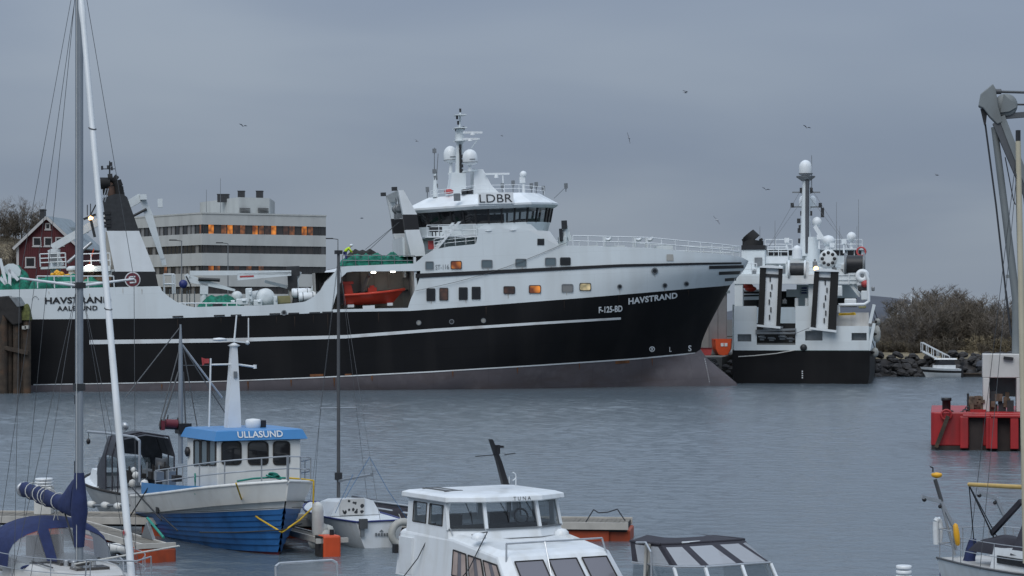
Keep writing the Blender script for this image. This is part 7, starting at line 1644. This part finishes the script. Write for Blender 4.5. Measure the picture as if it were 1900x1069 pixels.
# guard rails, fittings on the foredeck
b = MB(); pts = [p + V((0, .08, .02)) for p in shY if p.x > -4.5 and p.x < 2.8]; rail(b, pts, .6, .011, (.5,), 1.8); b.build('guard_rail', 'steel', r)
b = MB(); pts = [V((p.x, -p.y - .08, p.z + .02)) for p in shY if p.x > -4.5 and p.x < 2.8]; rail(b, pts, .6, .011, (.5,), 1.8); b.build('far_guard_rail', 'steel', r)
b = MB(); b.pipe([V((2.7, -.75, 1.3)), V((2.75, -.72, 1.95)), V((3.9, 0, 2.0)), V((2.75, .72, 1.95)), V((2.7, .75, 1.3))], .018, 6); b.build('pulpit', 'steel', r)
b = MB(); b.pipe([V((-.1, .9, 1.5)), V((-.05, .9, 1.72)), V((1.2, .62, 1.72)), V((1.25, .62, 1.5))], .02, 6); b.build('mast_guard', 'steel', r)
for x, y in ((.15, .28), (-.1, -.26), (.1, -.15)): b = MB(); b.lathe([(.07, 0), (.06, .1), (.075, .13), (.02, .14)], (x, y, 1.52), 10); b.build('deck_winch', 'steel', r)
for k in range(6): b = MB(); a = k * 1.1 - 2.4; b.tube((.1 * math.cos(a), .1 * math.sin(a), 1.56), (-.9 - .1 * k, .35 * (k - 2.5), 1.55), .009, .009, 4); b.build('control_line', 'rope_dark', r)

# ================================================================ white cabin cruiser in the middle foreground
TU = Frame((-.05, 49.7), -60, 0, 'cabin_cruiser', 'white cabin cruiser with raised wheelhouse and slanted black mast', 'motorboat'); r = TU.root
# local origin: under the middle of the wheelhouse front
bH = MB(); shT = hull_simple(bH, 8.0, 3.2, -.6, 1.28, 1.6, rake=1.0, pw=2.8, tr=.92, full=.35, nst=16); bH.v = [(x - 3.45, y, z) for x, y, z in bH.v]; bH.build('hull', 'gel_white', r); shT = [p - V((3.45, 0, 0)) for p in shT]
b = MB(); b.pipe([p + V((0, -.02, -.12)) for p in shT], .06, 6); b.pipe([V((p.x, -p.y + .02, p.z - .12)) for p in shT], .06, 6); b.build('rub_rail', 'pale_red', r)
deck_from(r, shT, .02)
t_ = lambda u, v, x: TU.x(u, v, x)
# lower cabin
zc0, zc1 = 1.45, 2.42
fo = 2.0; zcf = 2.2
low = [(-2.5, -1.5), (fo + .55, -1.45), (fo + .75, -1.2), (fo + .75, 1.2), (fo + .55, 1.45), (-2.5, 1.5)]
hig = [(-2.4, -1.42), (fo - .15, -1.36), (fo + .02, -1.15), (fo + .02, 1.15), (fo - .15, 1.36), (-2.4, 1.42)]
top = [(-2.3, -1.25), (fo - .35, -1.15), (fo - .25, -.9), (fo - .25, .9), (fo - .35, 1.15), (-2.3, 1.25)]
zroof = lambda x: zc1 if x < 0 else zc1 + (zcf - zc1) * clamp(x / fo)
hig.insert(1, (0.0, -1.40)); low.insert(1, (0.0, -1.49)); top.insert(1, (0.0, -1.22)); hig.insert(-1, (0.0, 1.40)); low.insert(-1, (0.0, 1.49)); top.insert(-1, (0.0, 1.22))
b = MB(); b.loft([[V((x, y, zc0)) for x, y in low], [V((x, y, zroof(x))) for x, y in hig], [V((x, y, zroof(x) + .08)) for x, y in top]]); b.build('lower_cabin', 'gel_white', r, bevel=.05)
def slanted(l0, l1, h0, h1, s0, s1, t0, t1, m, out, name='window', curtain=None):
    """a pane in the sloping face between two base and two top corners; s across, t up"""
    P = lambda s, t: l0.lerp(l1, s).lerp(h0.lerp(h1, s), t) + out
    b = MB(); b.quad(P(s0, t0), P(s1, t0), P(s1, t1), P(s0, t1)); w_ = b.build(name, m, r)
    fr = MB(); e = .03
    for a, c in (((s0, t0), (s1, t0)), ((s1, t0), (s1, t1)), ((s1, t1), (s0, t1)), ((s0, t1), (s0, t0))): fr.beam(P(*a) + out * .3, P(*c) + out * .3, .022, .022)
    fr.build('gasket', 'dark_rubber', w_)
    if curtain:
        for c0, c1 in curtain: b = MB(); b.quad(P(c0, t0 + .05) - out * .5, P(c1, t0 + .05) - out * .5, P(c1 * .96 + c0 * .04, t1 - .02) - out * .5, P(c0, t1 - .02) - out * .5); b.build('curtain', 'curtain', w_)
    return w_
v3 = lambda p, z: V((p[0], p[1], z))
L0, L1, H0, H1 = v3(low[3], zc0), v3(low[4], zc0), v3(hig[3], zcf), v3(hig[4], zcf)
for s0, s1 in ((.02, .31), (.37, .66), (.72, .98)): slanted(L0, L1, H0, H1, s0, s1, .25, .88, 'reflection_tint_glass', V((.02, 0, .012)))
L0, L1, H0, H1 = v3(low[1], zc0), v3(low[2], zc0), v3(hig[1], zc1), v3(hig[2], zcf)
for s0, s1, cu in ((.06, .32, None), (.37, .63, None), (.68, .95, None)):
    w_ = slanted(L0, L1, H0, H1, s0, s1, .22, .78, 'reflection_tint_glass', V((0, -.022, .006)))
    P = lambda s, t: L0.lerp(L1, s).lerp(H0.lerp(H1, s), t) + V((0, -.027, 0))
    for f0, f1 in ((.0, .38), (.62, 1.0)): a, c = s0 + (s1 - s0) * f0, s0 + (s1 - s0) * f1; b = MB(); b.quad(P(a + .004, .25), P(c - .004, .25), P(c - .004, .76), P(a + .004, .76)); b.build('curtain', 'curtain', w_)
# wheelhouse, open inside
hw, xr = 1.33, -2.15
wz0, wz1 = zc1 + .06, t_(950, 930, 0).z
sill = wz0 + .12
fp_ = [(xr, -hw), (-.35, -hw), (0.02, -.62), (.10, .62), (-.25, hw), (xr, hw)]
lean = lambda p, k: (p[0] + (k if p[0] > -1 else 0), p[1])
rg = lambda z, k, g=1.0: [V((lean(p, k)[0], p[1] * g, z)) for p in fp_]
r0, r1 = rg(sill, .10, 1.03), rg(wz1, -.06)
b = MB(); b.loft([rg(wz0 - .08, .16, 1.05), r0], True, False); b.build('wheelhouse_coaming', 'gel_white', r)
b = MB(); rb_ = rg(wz1, -.06); zz = [(0, .15, 1.06), (.02, .20, 1.09), (.12, .18, 1.085), (.165, -.02, 1.0), (.20, -.45, .7)]
b.loft([[V((p.x + (o if p.x > -1 else -o * .6), p.y * g, wz1 + dz)) for p in rb_] for dz, o, g in zz]); rfT = b.build('wheelhouse_roof', 'gel_white', r, bevel=.012)
for i in (1, 2, 3):
    j = i + 1; P = lambda s, t, i=i, j=j: r0[i].lerp(r0[j], s).lerp(r1[i].lerp(r1[j], s), t)
    b = MB(); b.quad(P(.04, .03), P(.96, .03), P(.96, .97), P(.04, .97)); b.build('windscreen_pane', 'clear_glass', r)
for i in (1, 2, 3, 4): b = MB(); b.beam(r0[i] - V((0, 0, .02)), r1[i] + V((0, 0, .02)), .075, .06); b.build('window_pillar', 'gel_white', r)
for i in (1, 2, 3): b = MB(); b.beam(r0[i] + V((.01, 0, 0)), r0[i + 1] + V((.01, 0, 0)), .05, .03); b.build('window_seal', 'grey_metal', r)
# side walls with two windows each
for s in (-1, 1):
    y0, y1 = s * hw * 1.03, s * hw
    W_ = lambda x, t: V((x, y0 + (y1 - y0) * t, sill + (wz1 - sill) * t))
    for x0, x1, t0, t1 in ((xr, -.30, 0, .10), (xr, -.30, .86, 1.0), (xr, -1.88, .1, .86), (-1.27, -1.13, .1, .86), (-.52, -.33, .1, .86)):
        b = MB(); b.prism([W_(x0, t0), W_(x1, t0), W_(x1, t1), W_(x0, t1)], (0, -s * .05, 0)); b.build('side_panel', 'gel_white', r)
    for x0, x1 in ((-1.9, -1.25), (-1.15, -.5)):
        b = MB(); e = .02; b.quad(*[W_(x, t) - V((0, s * .02, 0)) for x, t in ((x0, .09), (x1, .09), (x1, .87), (x0, .87))]); w_ = b.build('side_window', 'clear_glass', r)
        b = MB(); pts = [W_(x, t) + V((0, s * .004, 0)) for x, t in ((x0 + .02, .10), (x1 - .02, .10), (x1 - .02, .86), (x0 + .02, .86), (x0 + .02, .10))]; b.pipe(pts, .014, 5); b.build('gasket', 'dark_rubber', w_)
b = MB(); b.quad(V((xr, -hw * 1.03, wz0 - .3)), V((xr, hw * 1.03, wz0 - .3)), V((xr, hw * 1.03, sill + .15)), V((xr, -hw * 1.03, sill + .15))); b.build('aft_bulkhead', 'gel_white', r)
for y in (-1.2, -.45, .45, 1.2): b = MB(); b.bx(xr - .04, xr + .04, y - .06, y + .06, sill, wz1); b.build('aft_pillar', 'gel_white', r)
b = MB(); b.bx(-.75, -.25, -1.15, 1.1, sill - .1, sill + .03); b.build('dashboard', 'dark_interior', r)
b = MB(); b.bx(-1.5, -1.3, -.85, -.45, sill - .3, sill + .2); b.bx(-1.5, -1.3, .35, .75, sill - .3, sill + .2); b.build('helm_seat', 'dark_interior', r)
b = MB(); b.torus((-.8, .75, sill + .15), .17, .025, (1, 0, .3), 14, 6); b.build('steering_wheel', 'black_paint', r)
for i, s_ in ((1, .5), (2, .3), (2, .8)):
    P = lambda s, t, i=i: r0[i].lerp(r0[i + 1], s).lerp(r1[i].lerp(r1[i + 1], s), t) + V((.02, 0, .01)); b = MB(); b.tube(P(s_, .98), P(s_ + .12, .45), .008, .008, 4); b.tube(P(s_ + .12, .65), P(s_ + .13, .2), .010, .010, 4); b.build('wiper', 'black_paint', r)
# roof name, hatch, mast
zz_ = wz1 + .035
p0, p1 = t_(953, 915, .32), t_(986, 914, .32)
i0 = V((0.02 + .20 - .06, -.62 * 1.1, 0)); i1 = V((.10 + .20 - .06, .62 * 1.1, 0))
fx = lambda y: i0.x + (i1.x - i0.x) * (y - i0.y) / (i1.y - i0.y) + .005
lettering('TUNA', (lambda s, t: V((fx(-.02 + .42 * s) - .035 * t * .3, -.02 + .42 * s, wz1 + .03 + .08 * t))), 'roof_name', 'dark_metal', rfT, .0, 1.5)
b = MB()
for k in range(2): b.bx(-1.9, -.9, -1.05 + k * .22, -.95 + k * .22, wz1 + .16, wz1 + .21)
b.bx(-1.95, -1.85, -1.1, -.68, wz1 + .12, wz1 + .21); b.bx(-.95, -.85, -1.1, -.68, wz1 + .12, wz1 + .21); b.build('roof_rack', 'mast_dark', rfT)
xk = -.9; K_ = lambda u, v: TU.x(u, v, xk)
b = MB(); b.loft([[K_(u0, v) + V((-.05, 0, 0)), K_(u0, v) + V((.05, 0, 0)), K_(u1, v) + V((.05, 0, 0)), K_(u1, v) + V((-.05, 0, 0))] for u0, u1, v in ((932, 943, 899), (921, 929, 855), (908, 912.5, 815))]); mt_ = b.build('mast', 'black_paint', rfT)
b = MB(); b.tube(K_(882, 847), K_(918, 844), .012, .012, 5); b.tube(K_(936, 844), K_(956, 841), .012, .012, 5); b.box(K_(922, 834), (.12, .10, .2)); b.box(K_(926, 829), (.14, .16, .05)); b.build('mast_light', 'black_paint', mt_)
b = MB(); c = K_(951, 884); b.torus(c, .085, .012, (1, 0, 0), 10, 5, 0, math.pi); b.tube(c + V((0, .085, 0)), c + V((0, .085, -.22)), .012, .012, 5); b.tube(c + V((0, -.085, 0)), c + V((0, -.085, -.15)), .012, .012, 5); b.build('roof_handle', 'gel_white', rfT)
b = MB(); b.pipe([V((xr + .1, -hw * 1.06, wz1 + .0)), V((-.4, -hw * 1.06, wz1 + .0))], .014, 5); b.pipe([V((-1.95, -1.32, zc1 + .09)), V((-1.9, -1.34, zc1 + .2)), V((-.2, -1.34, zc1 + .2)), V((-.15, -1.32, zc1 + .07))], .014, 6); b.build('side_handrail', 'steel', r)
# deck fittings
for u, v in ((1042, 992), (888, 1000)):
    p = TU.z(u, v, zc1 + .08); b = MB(); b.lathe([(.16, 0), (.15, .06), (.09, .12), (.02, .13)], p, 12); b.build('deck_vent', 'gel_white', r)
b = MB(); b.pipe([V((fo + .1, -1.3, 1.6)), V((fo - .05, -1.2, zcf + .28)), V((fo - .1, 1.15, zcf + .28)), V((fo + .15, 1.3, 1.6))], .02, 6); b.tube((fo - .02, -.3, zcf + .28), (fo + .5, -.4, 1.6), .015, .015, 5); b.build('cabin_rail', 'steel', r)
b = MB(); b.pipe([V((-2.25, -1.3, zc1 + .05)), V((-2.25, -1.3, zc1 + .22)), V((-1.1, -1.3, zc1 + .22)), V((-1.1, -1.3, zc1 + .05))], .016, 6); b.build('grab_rail', 'steel', r)
for x in (-2.0, .3): b = MB(); b.pipe([V((x, -1.1, zc1 + .1)), V((x + .5, -1.0, zc1 + .2)), V((x + .9, -1.3, zc1 + .12)), V((x + .7, -1.55, 1.9)), V((x + .3, -1.75, 1.4))], .012, 5); b.build('cover_line', 'rope_dark', r)
b = MB(); b.bx(-2.3, -1.7, -1.5, -1.42, 1.5, 2.3); b.build('door', 'gel_white', r); b = MB(); b.box((-2.35, -1.56, 2.02), (.14, .08, .2)); b.build('side_lamp', 'black_paint', r)
c = TU.y(742, 990, -1.7); rg_ = Frame((0, 0), 0)
fd = bpy.data.objects.new('round_fender', None); COL.objects.link(fd); fd.matrix_world = SS.M @ Matrix.Translation(SS.x(748, 990, -.35)); tag(fd, 'round grey fender ring between small sailboat and cabin cruiser', 'fender')
b = MB(); b.torus((0, 0, 0), .36, .12, (-1, .2, 0), 18, 8); b.build('ring', 'fender_grey', fd)
b = MB(); b.tube((0, 0, .3), (.1, .1, .6), .012, .012, 5); b.build('lanyard', 'rope_white', fd)

# ================================================================ motorboat with dark camper canvas
CM = Frame((4.42, 46.9), -60, 0, 'camper_boat', 'motorboat with dark camper canvas and clear windows, lower picture edge', 'motorboat'); r = CM.root
bH = MB(); shC = hull_simple(bH, 7.4, 2.7, -.4, 1.15, 1.35, rake=1.0, pw=2.6, tr=.88, full=.4, nst=14); bH.v = [(x - 4.2, y, z) for x, y, z in bH.v]; bH.build('hull', 'gel_white', r); shC = [p - V((4.2, 0, 0)) for p in shC]
deck_from(r, shC, .02)
c_ = lambda u, v, x: CM.x(u, v, x)
zW = c_(1330, 1050, .25).z; zTp = c_(1330, 1006, -.75).z
hwc = 1.12
base_pts = [V((-1.9, -hwc, zW - .1)), V((-.35, -hwc, zW - .04)), V((.30, -hwc * .72, zW)), V((.42, 0, zW + .02)), V((.30, hwc * .72, zW)), V((-.35, hwc, zW - .04)), V((-1.9, hwc, zW - .1))]
top_pts = [V((-2.1, -hwc * .93, zTp - .03)), V((-.95, -hwc * .93, zTp)), V((-.70, -hwc * .62, zTp + .02)), V((-.62, 0, zTp + .03)), V((-.70, hwc * .62, zTp + .02)), V((-.95, hwc * .93, zTp)), V((-2.1, hwc * .93, zTp - .03))]
b = MB(); b.pipe(base_pts, .025, 6); b.build('windscreen_rail', 'steel', r)
b = MB(); b.grid([[p + V((0, 0, .0)) for p in top_pts], [V((p.x * .6 - 1.0, p.y * .5, zTp + .06)) for p in top_pts]]); b.build('canvas_top', 'canvas_dark', r)
for i in range(6):
    P = lambda s, t, i=i: base_pts[i].lerp(base_pts[i + 1], s).lerp(top_pts[i].lerp(top_pts[i + 1], s), t)
    fr_ = [(0, 0), (1, 0), (1, 1), (0, 1)]; inn = [(.14, .06), (.90, .06), (.86, .86), (.14, .86)]
    b = MB(); b.add([P(*q) for q in fr_] + [P(*q) for q in inn], [(k, (k + 1) % 4, 4 + (k + 1) % 4, 4 + k) for k in range(4)]); cv = b.build('canvas_panel', 'canvas_dark', r)
    b = MB(); b.quad(*[P(*q) for q in inn]); b.build('clear_window', 'vinyl_dull', cv)
b = MB(); b.pipe(top_pts, .03, 6); b.build('canvas_hem', 'canvas_dark', r)
low_c = [V((p.x * 1.0 + (.55 if p.x > -1 else 0) * (1), p.y * 1.08, 1.25)) for p in base_pts]
for i in range(6):
    b = MB(); b.quad(low_c[i].lerp(low_c[i + 1], .03), low_c[i].lerp(low_c[i + 1], .97), base_pts[i].lerp(base_pts[i + 1], .97) - V((0, 0, .03)), base_pts[i].lerp(base_pts[i + 1], .03) - V((0, 0, .03))); b.build('windscreen_pane', 'clear_glass', r)
for i in (1, 2, 3, 4, 5): b = MB(); b.beam(low_c[i], base_pts[i] - V((0, 0, .02)), .06, .05); b.build('windscreen_post', 'gel_white', r)
b = MB(); b.pipe([V((-.9, -1.28, 1.2)), V((-.95, -1.28, zTp - .15)), V((-1.2, -1.25, zTp + .03)), V((-1.7, -1.15, zTp - .02))], .022, 6); b.build('grab_hoop', 'steel', r)
for y in (-1.2, -1.12): b = MB(); b.tube((-1.35, y, 1.2), (-1.3, y + .03, zTp - .02), .035, .035, 6); b.build('canvas_pole', 'fender_grey', r)
b = MB(); p = top_pts[2].lerp(top_pts[3], .3) + V((0, 0, .02)); b.tube(p + V((0, -.22, 0)), p + V((0, .22, 0)), .02, .02, 5); b.build('sun_strip', 'gel_white', r)
heap('red_cover', 'pale_red', r, -.9, -1.35, .8, .3, 1.15, .35, 5, 10, .3)
# windscreen and rail of the boat cut off by the lower picture edge
WS = Frame((*px(568, 1069, 47.5).xy, 0), -60, 0, 'open_runabout', 'open runabout with framed grey windscreen at the lower picture edge', 'motorboat'); r = WS.root
bH = MB(); shW = hull_simple(bH, 5.6, 2.1, -.3, .95, 1.15, rake=.8, pw=2.5, nst=12); bH.v = [(x - 3.2, y, z) for x, y, z in bH.v]; bH.build('hull', 'gel_white', r); deck_from(r, [p - V((3.2, 0, 0)) for p in shW], .02)
w0, w1 = WS.x(511, 1046, 0), WS.x(625, 1042, 0)
b = MB(); b.pipe([V((.12, w0.y, 1.0)), V((0, w0.y, w0.z - .06)), V((-.02, w0.y + .1, w0.z)), V((-.02, w1.y - .1, w0.z)), V((0, w1.y, w0.z - .06)), V((.12, w1.y, 1.0))], .028, 8); b.build('windscreen_frame', 'steel', r)
b = MB(); b.quad(V((.12, w0.y, 1.0)), V((.12, w1.y, 1.0)), V((0, w1.y - .04, w0.z - .03)), V((0, w0.y + .04, w0.z - .03))); b.build('windscreen_pane', 'vinyl', r)
b = MB(); b.bx(-1.2, -.5, -.7, .7, .9, 1.3); b.build('bench', 'fender_grey', r)

# ================================================================ yacht at the right edge
RY = Frame((11.35, 57.6), -66, 0, 'davit_yacht', 'white yacht with stern davits and cream mast by the picture edge', 'sailboat'); r = RY.root
s_ = small_hull(r, 9.2, 2.9, -.5, 1.15, 1.4, 'gel_white', rake=1.2, pw=2.3, tr=.62, full=.42, nst=14)
deck_from(r, s_, .02, 'old_white')
b = MB(); b.pipe(s_, .03, 6); b.pipe([V((p.x, -p.y, p.z)) for p in s_], .03, 6); b.build('toe_rail', 'mast_dark', r)
y_ = lambda u, v, y=-.9: RY.y(u, v, y)
b = MB(); b.loft([[V((x, y * k, z)) for x, y in ((2.3, -1.0), (5.2, -.9), (6.6, -.4), (6.6, .4), (5.2, .9), (2.3, 1.0))] for z, k in ((1.1, 1), (1.62, .88))]); b.build('coachroof', 'gel_white', r, bevel=.05)
b = MB(); b.bx(2.6, 4.8, -.985, -.93, 1.28, 1.46); b.build('cabin_window', 'dark_glass', r)
b = MB(); b.bx(-.05, 1.1, -.9, .9, 1.1, 1.12); b.build('cockpit_sole', 'old_white', r)
pk = [y_(u, v, -.75) for u, v in ((1757, 1030), (1748, 975), (1755, 962))]
b = MB(); rail(b, [V((.9, -1.05, 1.15)), V((.05, -.88, 1.15)), V((.0, .88, 1.15)), V((.9, 1.05, 1.15))], .72, .016, (.5,), .8); b.build('pushpit', 'steel', r)
b = MB(); rail(b, [p + V((0, .05, 0)) for p in s_ if .8 < p.x < 7.5], .62, .011, (.5,), 1.7); b.build('guard_rail', 'steel', r)
b = MB(); rail(b, [V((p.x, -p.y - .05, p.z)) for p in s_ if .8 < p.x < 7.5], .62, .011, (.5,), 1.7); b.build('far_guard_rail', 'steel', r)
q = lambda u, v, x=0.1: RY.x(u, v, x)
b = MB(); b.tube(q(1772, 1030), q(1745, 928), .035, .035, 8); b.build('aerial_pole', 'steel', r)
b = MB(); b.tube(q(1747, 930), q(1735, 890), .05, .05, 8); b.build('pole_sleeve', 'mast_dark', r)
b = MB(); b.lathe([(.03, -.07), (.11, -.04), (.14, .01), (.12, .05), (.02, .07)], q(1738, 882), 14); b.build('antenna_dome', 'float_yellow', r)
b = MB(); b.pipe([q(1731, 876), q(1731, 868), q(1726, 866)], .018, 6); b.build('dome_bracket', 'black_paint', r)
for (u0, v0, u1, v1, ub, vb) in ((1710, 922, 1746, 931, 1768, 975), (1812, 914, 1848, 924, 1862, 955)):
    b = MB(); b.beam(q(u0, v0), q(u1, v1), .08, .09); b.beam(q(u1, v1), q(ub, vb), .07, .08); b.tube(q(ub, vb), q(ub + 6, 1020), .035, .035, 8); b.build('davit', 'steel', r)
    b = MB(); b.ball(q(u0 + 5, v0 + 5), .06, 8); b.ball(q(u1 - 2, v1 + 9), .05, 8); b.build('davit_sheave', 'black_paint', r)
b = MB(); pts = [q(u, v, -.12) for u, v in ((1737, 1010), (1736, 985), (1736, 968), (1740, 963), (1744, 968), (1745, 985), (1742, 1010))]; b.pipe(pts, .075, 8); b.build('horseshoe_buoy', 'gel_white', r)
b = MB(); b.lathe([(.02, -.28), (.06, -.24), (.08, 0), (.06, .24), (.02, .28)], q(1775, 992, .3), 10, (0, -.15, 1)); b.build('man_overboard_float', 'float_yellow', r)
b = MB(); b.loft([[q(1801 + dx, v, .8) + V((a * w_, 0, 0)) + V((0, w_ * c, 0)) for a, c in ((-1, -1), (1, -1), (1, 1), (-1, 1))] for v, dx, w_ in ((1000, 4, .06), (1018, 2, .10), (1035, -2, .10), (1047, -4, .12))], True, True, True); b.build('canvas_bag', 'canvas_navy', r)
# mast, boom, rigging
X = 4.6; zmB = 1.6
um = RY.x(1906, 900, X); ut = RY.x(1889, 262, X)
b = MB(); b.tube((X, um.y - .02, 1.5), ut, .085, .06, 10); my2 = b.build('mast', 'mast_cream', r)
b = MB(); b.box(ut + V((0, 0, .1)), (.08, .08, .3)); b.tube(ut + V((-.1, 0, -.6)), (X - .1, um.y, 2.0), .008, .008, 4); b.build('masthead_fitting', 'dark_metal', my2)
zb_ = RY.x(1892, 905, X).z
b = MB(); b.tube((X, um.y, zb_), RY.y(1798, 899, um.y), .055, .05, 10); b.build('boom', 'varnish', r)
e = RY.y(1798, 900, um.y)
b = MB(); b.tube(e, V((.9, -.4, 1.3)), .014, .014, 5); b.tube(e, V((.9, .5, 1.3)), .014, .014, 5); b.tube(e + V((0, .0, 0)), V((1.4, .1, 1.2)), .02, .02, 5); b.build('mainsheet', 'rope_dark', r)
b = MB(); b.tube(ut, (.1, .0, 1.3), .007, .007, 4); b.build('backstay', 'wire', my2)
for s in (-1, 1): b = MB(); b.tube(ut - V((0, 0, .4)), (X, um.y + s * 1.3, 1.4), .007, .007, 4); b.build('shroud', 'wire', my2)
b = MB(); b.grid([[V((3.0, -.9, 1.5)), V((3.0, -.5, 2.3)), V((3.0, .5, 2.3)), V((3.0, .9, 1.5))], [V((4.0, -.8, 1.55)), V((3.6, -.5, 2.1)), V((3.6, .5, 2.1)), V((4.0, .8, 1.55))]]); b.build('sprayhood', 'canvas_dark', r)
b = MB(); b.beam(RY.y(1840, 990, -.3), RY.y(1895, 930, -.3), .09, .12); b.build('cover_strut', 'canvas_dark', r)
heap('cockpit_cover', 'canvas_dark', r, 2.0, -.3, 1.4, 1.2, 1.45, .35, 8, 12, .3)
b = MB(); p = RY.x(1770, 1066, -.12); b.bx(-.16, -.05, RY.x(1746, 1066, -.1).y, RY.x(1798, 1066, -.1).y, .35, RY.x(1770, 1062, -.1).z); b.build('stern_box', 'sign_blue', r)

# ================================================================ gulls
def gull_mesh(up, m):
    b = MB(); b.loft([[V((x, rr * math.cos(a), rr * math.sin(a) * .9)) for a in [k * math.pi / 3 for k in range(6)]] for x, rr in ((-.24, .01), (-.14, .05), (0, .075), (.12, .06), (.2, .04), (.27, .01))], True, True, True)
    body = b.mesh('body', m); w_ = MB()
    for s in (-1, 1):
        p = [V((.10, s * .04, .03)), V((.13, s * .30, .03 + up * .22)), V((.02, s * .66, .03 + up * .16)), V((-.06, s * .62, .02 + up * .15)), V((-.02, s * .28, .02 + up * .2)), V((-.08, s * .04, .02))]
        w_.prism(p, (0, 0, -.012))
    return body, w_.mesh('wings', 'gull_dark')
gm = [gull_mesh(.9, 'gull_white'), gull_mesh(-.3, 'gull_white'), gull_mesh(.4, 'gull_dark')]
gulls = [(1271, 172, 150, 0, (.2, .1, .4), 'single gull high over the forecastle rail'), (1167, 256, 150, 1, (1.2, .2, 1.0), 'gull banking steeply between bridge and second trawler'), (1330, 408, 140, 1, (.7, .0, .6), 'gull gliding close above the bow rail tip'), (1497, 237, 190, 0, (.3, .1, 2.0), 'gull high above the second trawler mast dome'),
         (1738, 325, 170, 2, (.2, .1, .3), 'gull beside the grey crane jib'), (671, 405, 190, 2, (.1, 0, .2), 'gull between office block and gantry'), (451, 234, 190, 0, (.2, .1, 2.2), 'gull high above the office block roof'), (773, 262, 210, 2, (.4, 0, .5), 'gull beside the radar mast whip antenna'), (931, 252, 230, 2, (.2, .3, .1), 'tiny gull right of the radar scanners'), (1421, 352, 200, 0, (.3, .2, 1.2), 'gull over the second trawler funnel')]
for u, v, Y, k, rot, lab in gulls:
    o = bpy.data.objects.new('gull', None); COL.objects.link(o); o.location = px(u, v, Y); o.rotation_euler = rot; o.scale = (.62,) * 3; tag(o, lab, 'gull', 'gulls in the air')
    for nm, me in zip(('body', 'wings'), gm[k]): link(nm, me, o)
